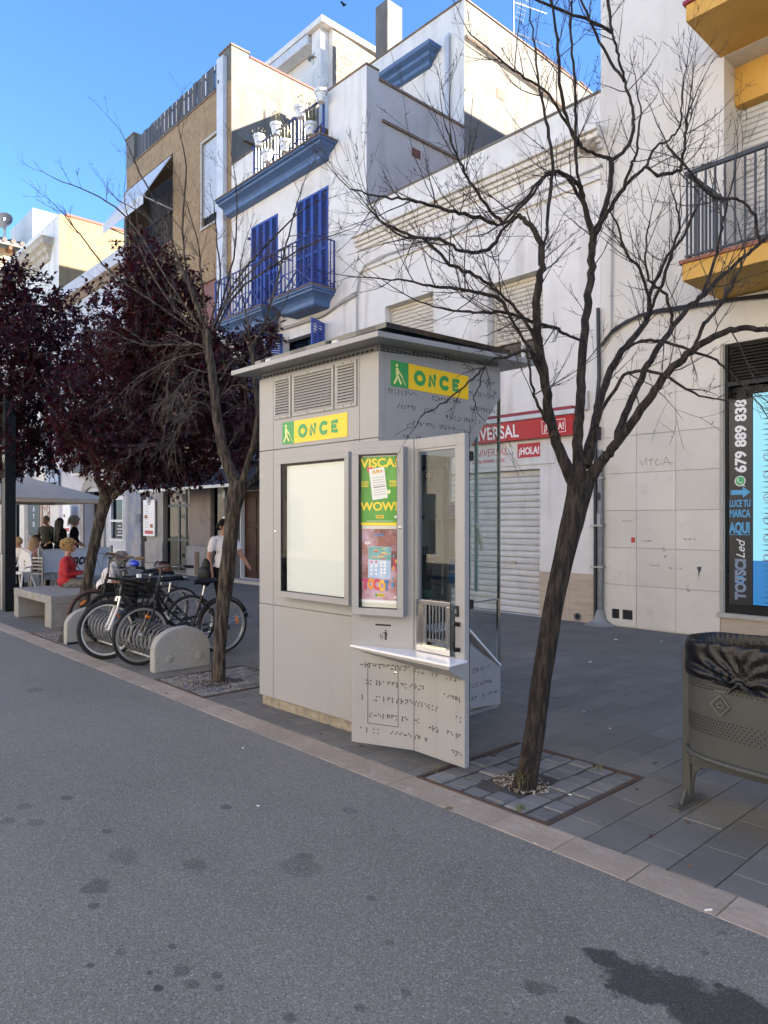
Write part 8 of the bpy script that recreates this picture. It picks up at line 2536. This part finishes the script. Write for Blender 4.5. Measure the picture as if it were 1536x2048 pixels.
# the near bare tree, leaning to the right
t1 = thing('bare_tree', 'large bare tree with dark furrowed bark leaning right beside the kiosk', 'tree', (-2.70, 3.66, 0))
P_, rr = spline([at(u, v, d) for u, v, d in ((1046, 1592, 4.40), (1049, 1570, 4.42), (1063, 1500, 4.44), (1085, 1350, 4.47), (1109, 1200, 4.5), (1136, 1080, 4.52), (1157, 990, 4.55), (1163, 945, 4.56))],
                [.098, .070, .061, .057, .058, .063, .074, .090], 14)
b = MB()
rough_tube(b, P_, rr, 56, .15, 4)
tr1 = b.build('trunk', BARK_DARK, t1, 60)
mm = .00318
D1 = [
    ([(1150, 965, 0), (1122, 905, -.02), (1103, 850, -.08), (1093, 790, -.15), (1080, 700, -.25), (1072, 620, -.32), (1078, 560, -.35), (1084, 520, -.36), (1074, 470, -.36), (1050, 440, -.36), (1035, 429, -.35)], [.075, .057, .050, .046, .043, .038, .034, .031, .028, .022, .016], dict(dens=.8, up=.3)),
    ([(1160, 960, 0), (1156, 900, .02), (1160, 820, .08), (1163, 740, .14), (1172, 640, .2), (1180, 560, .26), (1184, 500, .3), (1186, 466, .32)], [.08, .056, .050, .047, .043, .041, .040, .042], dict(dens=.5, tip=False)),
    ([(1185, 468, .32), (1168, 410, .30), (1156, 368, .26), (1120, 344, .2), (1092, 350, .12), (1070, 372, .05), (1010, 440, -.1)], [.036, .028, .027, .022, .02, .015, .008], dict(dens=1.1)),
    ([(1186, 466, .32), (1206, 430, .36), (1219, 381, .42), (1222, 322, .5), (1210, 315, .5), (1180, 303, .46), (1160, 292, .42), (1150, 280, .4), (1128, 220, .34), (1118, 150, .3), (1112, 60, .25), (1090, -40, .2)], [.036, .030, .028, .026, .02, .017, .014, .013, .012, .011, .009, .006], dict(dens=.8)),
    ([(1222, 322, .5), (1250, 300, .55), (1266, 262, .6), (1264, 215, .62), (1250, 165, .64), (1238, 120, .66), (1226, 70, .68), (1217, 10, .7), (1212, -80, .72)], [.024, .021, .019, .016, .015, .014, .013, .012, .010], dict(dens=.8)),
    ([(1188, 470, .32), (1215, 425, .26), (1247, 378, .2), (1275, 348, .14), (1294, 334, .1), (1304, 345, .1), (1320, 350, .1), (1345, 346, .1), (1361, 335, .08), (1367, 300, .06), (1372, 260, .04), (1377, 222, .02)], [.030, .024, .021, .017, .015, .013, .012, .011, .010, .009, .008, .006], dict(dens=.7)),
    ([(1172, 935, 0), (1188, 860, .1), (1200, 800, .18), (1230, 725, .3), (1268, 675, .4), (1297, 633, .48), (1300, 590, .52), (1331, 521, .6), (1362, 480, .66), (1391, 419, .72)], [.068, .046, .041, .037, .034, .03, .022, .018, .015, .010], dict(dens=.9)),
    ([(1180, 955, -.02), (1206, 920, -.08), (1228, 893, -.14), (1273, 832, -.22), (1310, 780, -.28), (1340, 742, -.32), (1384, 703, -.4), (1438, 668, -.48), (1492, 657, -.55), (1560, 664, -.6), (1640, 690, -.66)], [.07, .05, .047, .043, .04, .037, .034, .03, .026, .022, .015], dict(dens=.8)),
    ([(1228, 893, -.1), (1256, 815, -.02), (1282, 760, .05), (1306, 712, .1), (1347, 652, .18), (1380, 612, .24), (1399, 597, .27), (1443, 553, .34), (1495, 509, .4), (1540, 470, .46), (1600, 420, .5)], [.044, .036, .034, .031, .028, .026, .024, .021, .019, .016, .011], dict(dens=1)),
    ([(1520, 490, .42), (1508, 430, .42), (1480, 400, .42), (1440, 398, .42), (1410, 380, .42), (1370, 330, .4), (1335, 290, .4)], [.018, .017, .014, .012, .011, .008, .005], dict(dens=.8)),
    ([(1384, 703, -.4), (1408, 650, -.38), (1440, 610, -.36), (1470, 560, -.36), (1490, 500, -.36)], [.014, .012, .010, .008, .005], dict(dens=1)),
    ([(1230, 722, .3), (1262, 690, .2), (1300, 680, .1), (1350, 690, 0), (1420, 715, -.1), (1462, 745, -.18), (1500, 790, -.2)], [.014, .013, .011, .010, .008, .006, .004], dict(dens=.6, up=-.05)),
    ([(1200, 800, .18), (1190, 850, -.1), (1240, 760, -.2), (1280, 742, -.3), (1325, 750, -.36), (1400, 790, -.42), (1450, 800, -.44)], [.012, .012, .011, .010, .009, .006, .004], dict(dens=.5, up=-.05)),
    # long branches reaching left over the kiosk
    ([(1166, 405, .3), (1130, 352, .2), (1095, 350, .1), (1060, 395, 0), (1006, 448, -.1), (960, 437, -.2), (909, 424, -.3), (860, 410, -.4), (813, 398, -.45), (760, 392, -.5), (700, 378, -.55)], [.02, .018, .015, .014, .013, .012, .011, .009, .007, .006, .004], dict(dens=1)),
    ([(1006, 448, -.1), (980, 420, -.15), (950, 380, -.2), (925, 335, -.25), (905, 290, -.3), (890, 250, -.3)], [.012, .010, .009, .008, .006, .004], dict(dens=1)),
    ([(1040, 432, -.35), (1008, 455, -.3), (985, 490, -.3), (960, 506, -.32), (920, 500, -.4), (880, 480, -.45), (820, 470, -.5), (760, 440, -.5), (738, 400, -.5)], [.016, .014, .012, .011, .010, .009, .007, .005, .003], dict(dens=1)),
    ([(1078, 690, -.25), (1050, 640, -.3), (1020, 605, -.35), (985, 575, -.4), (940, 545, -.42), (900, 528, -.45), (850, 480, -.48), (800, 470, -.5), (740, 420, -.55)], [.02, .017, .015, .013, .011, .010, .008, .006, .004], dict(dens=1)),
    ([(1090, 770, -.2), (1060, 700, -.28), (1030, 650, -.35), (1000, 600, -.4), (950, 585, -.45), (900, 575, -.5), (830, 565, -.55), (760, 557, -.6)], [.018, .015, .013, .012, .010, .009, .006, .004], dict(dens=1)),
    ([(1170, 682, .1), (1140, 672, 0), (1110, 655, -.1), (1060, 640, -.25), (1010, 625, -.35), (960, 625, -.42), (900, 620, -.5), (830, 600, -.55)], [.015, .014, .012, .011, .009, .008, .006, .004], dict(dens=.9)),
    ([(1085, 730, -.2), (1060, 700, -.4), (1020, 712, -.55), (985, 718, -.62), (962, 740, -.64), (930, 772, -.66), (880, 810, -.68), (840, 835, -.7)], [.013, .010, .009, .007, .006, .005, .004, .003], dict(dens=.5, len=.55, up=-.25)),
    ([(975, 718, -.62), (958, 770, -.64), (948, 800, -.66), (958, 830, -.66)], [.004, .004, .003, .002], dict(dens=.4, len=.4, up=-.3)),
    ([(1105, 862, -.06), (1090, 840, -.2), (1070, 790, -.3), (1060, 740, -.3), (1052, 690, -.3)], [.012, .010, .009, .007, .005], dict(dens=.7)),
    # upright and crossing ones
    ([(1078, 560, -.35), (1090, 480, -.1), (1098, 400, .0), (1105, 330, .1), (1092, 240, .16), (1080, 180, .2), (1068, 90, .2), (1060, 20, .2)], [.014, .013, .012, .011, .010, .008, .006, .004], dict(dens=.9)),
    ([(1158, 368, .26), (1150, 300, .3), (1152, 220, .34), (1148, 140, .36), (1140, 60, .4), (1146, -20, .4)], [.013, .012, .010, .009, .008, .006], dict(dens=.9)),
    ([(1165, 296, .42), (1130, 240, .4), (1090, 180, .38), (1040, 150, .36), (990, 110, .34), (935, 60, .3)], [.012, .010, .009, .008, .006, .004], dict(dens=.9)),
    ([(1222, 66, .6), (1180, 40, .55), (1120, 20, .5), (1060, -5, .45)], [.012, .011, .010, .008], dict(dens=.8)),
    ([(1250, 165, .64), (1215, 110, .62), (1180, 40, .6), (1150, -30, .6)], [.011, .010, .009, .007], dict(dens=.6)),
    ([(1247, 378, .2), (1262, 330, .18), (1275, 300, .18), (1282, 215, .18)], [.012, .010, .008, .006], dict(dens=.6)),
    ([(1294, 334, .1), (1310, 295, .1), (1340, 280, .1), (1362, 245, .1), (1365, 180, .1), (1375, 118, .1)], [.009, .008, .007, .006, .005, .003], dict(dens=.5)),
    ([(1297, 633, .48), (1322, 570, .45), (1345, 500, .4), (1358, 450, .38), (1350, 400, .35)], [.014, .012, .010, .008, .005], dict(dens=1.1)),
    ([(1300, 600, .5), (1280, 540, .45), (1250, 500, .4), (1235, 450, .4), (1220, 420, .4)], [.012, .010, .009, .007, .004], dict(dens=1.1)),
    ([(1399, 597, .27), (1430, 520, .3), (1440, 470, .3), (1455, 410, .3), (1470, 340, .3)], [.012, .010, .008, .006, .004], dict(dens=1.1)),
    ([(1347, 652, .18), (1330, 590, .1), (1300, 560, .05), (1290, 500, 0), (1300, 440, 0)], [.012, .010, .008, .006, .004], dict(dens=1.2)),
]
limb_set(t1, D1, TWIG_DARK, 4.56, (3, 1), .52, 1.55, 12, .28, bark=BARK_DARK, twr=.0042, thick=.62)

# the second bare tree, left of the kiosk
t2 = thing('bare_tree', 'slimmer bare tree with drooping twigs left of the kiosk by the bicycle rack', 'tree', (-6.54, 3.71, 0))
P_, rr = spline([at(u, v, d) for u, v, d in ((435, 1372, 7.30), (436, 1362, 7.31), (439, 1300, 7.32), (445, 1220, 7.33), (453, 1150, 7.34), (461, 1080, 7.35), (466, 1020, 7.36), (473, 985, 7.36), (478, 962, 7.36))],
                [.095, .072, .062, .068, .076, .072, .078, .094, .085], 12)
b = MB()
rough_tube(b, P_, rr, 30, .13, 7)
b.build('trunk', BARK_GREY, t2, 60)
dz = [
    ([(474, 975, 0), (453, 925, .05), (438, 865, .08), (430, 800, .1), (425, 745, .12), (417, 700, .12), (413, 662, .12)], [.085, .075, .070, .066, .062, .060, .066], dict(dens=.6, tip=False, up=-.3, len=.8)),
    ([(478, 965, 0), (463, 925, .18), (449, 880, .22), (441, 830, .24), (436, 790, .24)], [.04, .032, .028, .024, .01], dict(dens=.4, tip=False)),
    ([(482, 966, 0), (500, 915, -.04), (512, 865, -.05), (517, 815, -.05), (512, 775, -.05), (506, 720, -.04), (502, 692, -.04)], [.055, .046, .042, .042, .044, .042, .045], dict(dens=.7, tip=False)),
    ([(488, 975, 0), (508, 957, .1), (522, 925, .2), (534, 880, .3), (540, 830, .35)], [.045, .036, .033, .028, .02], dict(dens=.4)),
]
sh_ = [([(408, 650), (372, 545), (366, 440), (372, 335), (357, 252)], .016), ([(402, 645), (352, 505), (322, 425), (272, 330), (250, 280)], .015), ([(398, 652), (335, 560), (268, 452), (200, 395), (112, 358)], .016),
       ([(392, 665), (300, 600), (222, 545), (160, 470), (120, 420)], .014), ([(420, 648), (440, 560), (433, 480), (428, 405)], .014), ([(428, 655), (470, 565), (532, 490), (600, 425), (640, 400)], .015),
       ([(432, 662), (475, 585), (565, 520), (640, 480), (690, 462)], .014), ([(430, 650), (462, 540), (474, 440), (470, 350)], .013), ([(506, 695), (542, 605), (572, 490), (590, 420), (612, 352)], .014),
       ([(500, 695), (530, 655), (558, 630), (590, 560)], .010), ([(412, 668), (390, 590), (345, 500), (300, 440), (235, 400)], .014), ([(415, 655), (405, 570), (395, 480), (370, 400)], .013),
       ([(425, 660), (455, 600), (500, 545), (560, 500), (620, 490)], .012), ([(505, 700), (490, 620), (480, 540), (495, 470)], .011), ([(403, 660), (350, 620), (290, 520), (255, 430), (248, 380)], .012),
       ([(412, 695), (380, 686), (358, 694), (344, 722), (336, 770), (340, 800)], .022), ([(420, 748), (392, 742), (368, 760), (350, 800), (330, 850)], .018), ([(426, 792), (395, 778), (372, 806), (362, 850), (350, 890)], .016),
       ([(428, 820), (400, 805), (372, 830), (350, 870), (310, 890)], .014), ([(413, 690), (350, 690), (290, 690), (240, 670)], .014), ([(416, 705), (340, 720), (270, 760), (230, 800)], .012), ([(440, 760), (470, 720), (495, 730), (515, 760)], .012),
       ([(436, 800), (470, 770), (500, 780), (520, 800)], .010)]
for k, (pp_, r0) in enumerate(sh_):
    n = len(pp_)
    off0, off1 = .1, R.uniform(-.7, .8)
    low = pp_[-1][1] > 640
    dz.append(([(u, v, off0 + (off1 - off0) * i / (n - 1)) for i, (u, v) in enumerate(pp_)], [r0 * (1 - .72 * i / (n - 1)) for i in range(n)], dict(dens=1.3 if low else .85, up=-.22 if low else .3, len=.95 if low else .75, **{'from': .15})))
limb_set(t2, dz, TWIG_GREY, 7.36, (3, 1), .52, 2.5, 10, .25, bark=BARK_GREY, twr=.0055, thick=.72)

# purple leaved trees
def leaf_mat():
    m = bpy.data.materials.new('dark_purple_leaf')
    m.use_nodes = True
    nt = m.node_tree
    b = nt.nodes['Principled BSDF']
    rnd = nd(nt, 'ShaderNodeNewGeometry').outputs['Random Per Island']
    rp = nd(nt, 'ShaderNodeValToRGB')
    e = rp.color_ramp.elements
    e[0].color, e[1].color = (.011, .007, .012, 1), (.042, .010, .015, 1)
    e.new(.55).color = (.020, .010, .017, 1)
    e.new(.85).color = (.030, .010, .015, 1)
    nt.links.new(rnd, rp.inputs[0])
    nt.links.new(rp.outputs[0], b.inputs['Base Color'])
    b.inputs['Roughness'].default_value = .5
    b.inputs['Specular IOR Level'].default_value = .28
    tr = nd(nt, 'ShaderNodeBsdfTranslucent')
    tr.inputs[0].default_value = (.16, .012, .018, 1)
    mx = nd(nt, 'ShaderNodeMixShader')
    mx.inputs[0].default_value = .28
    nt.links.new(b.outputs[0], mx.inputs[1])
    nt.links.new(tr.outputs[0], mx.inputs[2])
    nt.links.new(mx.outputs[0], nt.nodes['Material Output'].inputs[0])
    return m
LEAF = leaf_mat()
def leafy(T, blobs, d0, depth, n_leaves, limbs, L=.078, bark=BARK_GREY):
    br = MB()
    for pts, rad in limbs:
        P_, rr = spline([at(u, v, d0 + off) for u, v, off in pts], rad, 5, .006)
        rough_tube(br, P_, rr, 9, .08)
    lv, lf = [], []
    wts = [r * r for _, _, r in blobs]
    tot = sum(wts)
    k = d0 / FPX
    for (u, v, r), w in zip(blobs, wts):
        off0 = R.uniform(-depth, depth)
        c = at(u, v, d0 + off0)
        rm = r * k
        nt_ = int(n_leaves * w / tot / 13)
        for _ in range(nt_):
            dr = Vector((R.gauss(0, 1), R.gauss(0, 1), R.gauss(0, 1))).normalized()
            q = rm * (R.random() ** .42)
            p0 = c + Vector((dr.x * 1.15, dr.y * 1.15, dr.z)) * q
            axis = (dr + Vector((R.gauss(0, .5), R.gauss(0, .5), R.gauss(.1, .5)))).normalized()
            tl_ = R.uniform(.14, .32)
            br.tube([p0 - axis * tl_ * .6, p0, p0 + axis * tl_ * .5], [.0045, .003, .0015], 3, False)
            for i in range(13):
                b0 = p0 + axis * tl_ * (i / 12 - .5)
                ld = rdir(axis * .7 + Vector((0, 0, -.35)), .9)
                sd = ld.cross(rdir(Vector((0, 0, 1)), .5)).normalized()
                nn = sd.cross(ld)
                l = L * R.uniform(.6, 1.15)
                wdt = l * R.uniform(.24, .34)
                o = len(lv)
                s1 = b0 + ld * .012
                lv += [s1, s1 + ld * l * .45 + sd * wdt + nn * l * .08, s1 + ld * l * .5 - nn * l * .03, s1 + ld * l * .45 - sd * wdt + nn * l * .08, s1 + ld * l - nn * l * .14]
                lf += [(o, o + 1, o + 2), (o, o + 2, o + 3), (o + 1, o + 4, o + 2), (o + 2, o + 4, o + 3)]
    br.build('branches', bark, T, 60)
    me = bpy.data.meshes.new('crown')
    me.from_pydata([tuple(p) for p in lv], [], lf)
    me.materials.append(LEAF)
    me.polygons.foreach_set('use_smooth', [True] * len(lf))
    place('crown', me, T)
t3 = thing('purple_leaf_tree', 'dark purple leaved tree with a leaning forked trunk behind the bicycles', 'tree', (-10.58, 3.78, 0))
P_, rr = spline([at(u, v, d) for u, v, d in ((152, 1280, 10.34), (156, 1262, 10.34), (166, 1215, 10.33), (175, 1160, 10.32), (188, 1092, 10.3), (204, 1025, 10.28), (214, 990, 10.27), (219, 972, 10.26))], [.11, .085, .080, .074, .073, .080, .095, .075], 10)
b = MB()
rough_tube(b, P_, rr, 26, .12, 6)
b.build('trunk', BARK_GREY, t3, 60)
leafy(t3, [(292, 520, 46), (335, 560, 60), (300, 590, 70), (360, 640, 62), (270, 660, 70), (330, 720, 100), (235, 730, 80), (415, 710, 62), (400, 780, 100), (300, 810, 105), (210, 810, 90), (460, 800, 70), (480, 720, 50), (500, 860, 55), (430, 870, 75), (350, 890, 75),
            (270, 890, 78), (190, 890, 62), (240, 935, 40), (330, 940, 42), (390, 935, 38), (150, 850, 50), (520, 690, 34), (545, 660, 24), (300, 925, 45), (440, 930, 30), (500, 900, 30)],
      10.2, .6, 46000,
      [([(212, 995, 0), (200, 970, -.1), (190, 940, -.2), (178, 905, -.3), (152, 810, -.4), (130, 740, -.4)], [.06, .048, .043, .034, .022, .01]),
       ([(218, 990, 0), (236, 962, .1), (254, 935, .15), (288, 860, .2), (300, 780, .2), (310, 680, .2), (300, 560, .2)], [.075, .062, .055, .042, .03, .018, .008]),
       ([(226, 994, 0), (255, 970, -.15), (295, 925, -.3), (345, 880, -.4), (400, 820, -.4), (440, 740, -.4), (480, 700, -.4)], [.05, .042, .038, .03, .022, .014, .008]),
       ([(290, 850, .2), (240, 780, .3), (210, 700, .4), (200, 640, .4)], [.035, .025, .015, .008])])
t4 = thing('purple_leaf_tree', 'wide dark purple leaved tree behind the black lamp column at the left edge', 'tree', (-15.8, 4.2, 0))
P_, rr = spline([(-15.8, 4.2, -.02), (-15.8, 4.2, .1), (-15.79, 4.2, 1.2), (-15.75, 4.2, 2.2), (-15.7, 4.2, 3.0)], [.14, .10, .09, .09, .08], 8)
b = MB()
rough_tube(b, P_, rr, 20, .1, 6)
b.build('trunk', BARK_GREY, t4, 60)
leafy(t4, [(22, 545, 45), (60, 590, 52), (-20, 600, 80), (15, 650, 90), (90, 650, 64), (120, 620, 42), (60, 720, 105), (140, 720, 80), (-40, 740, 120), (20, 810, 105), (110, 800, 95), (180, 770, 60), (60, 880, 75), (140, 870, 72), (-20, 880, 85), (20, 905, 55), (110, 925, 34),
            (200, 700, 50), (170, 640, 36), (195, 590, 26), (210, 850, 50), (-110, 800, 110), (-100, 680, 90), (235, 640, 30), (30, 930, 26)],
      13.8, .8, 44000,
      [([(18, 960, .2), (30, 860, .2), (60, 760, .1), (80, 660, 0)], [.08, .06, .035, .012]), ([(18, 950, .2), (-20, 850, .2), (-40, 740, 0)], [.07, .05, .02]), ([(22, 930, .1), (90, 850, -.1), (150, 760, -.2), (180, 700, -.2)], [.06, .04, .025, .01])], L=.095)
# a bird crossing the sky
bird = thing('bird', 'tiny dark bird flying in the blue sky above the chimney', 'bird', tuple(at(688, 10, 40)))
c_ = at(688, 10, 40)
b = MB().ball(c_, (.12, .07, .05), 8, 6)
b.add([c_ + Vector((.08, 0, .02)), c_ + Vector((-.08, 0, .02)), c_ + Vector((-.10, .2, .10)), c_ + Vector((.02, .2, .10))], [(0, 1, 2, 3)])
b.add([c_ + Vector((.08, 0, .02)), c_ + Vector((-.08, 0, .02)), c_ + Vector((-.10, -.2, .12)), c_ + Vector((.02, -.2, .12))], [(0, 1, 2, 3)])
b.build('body', BLK, bird)
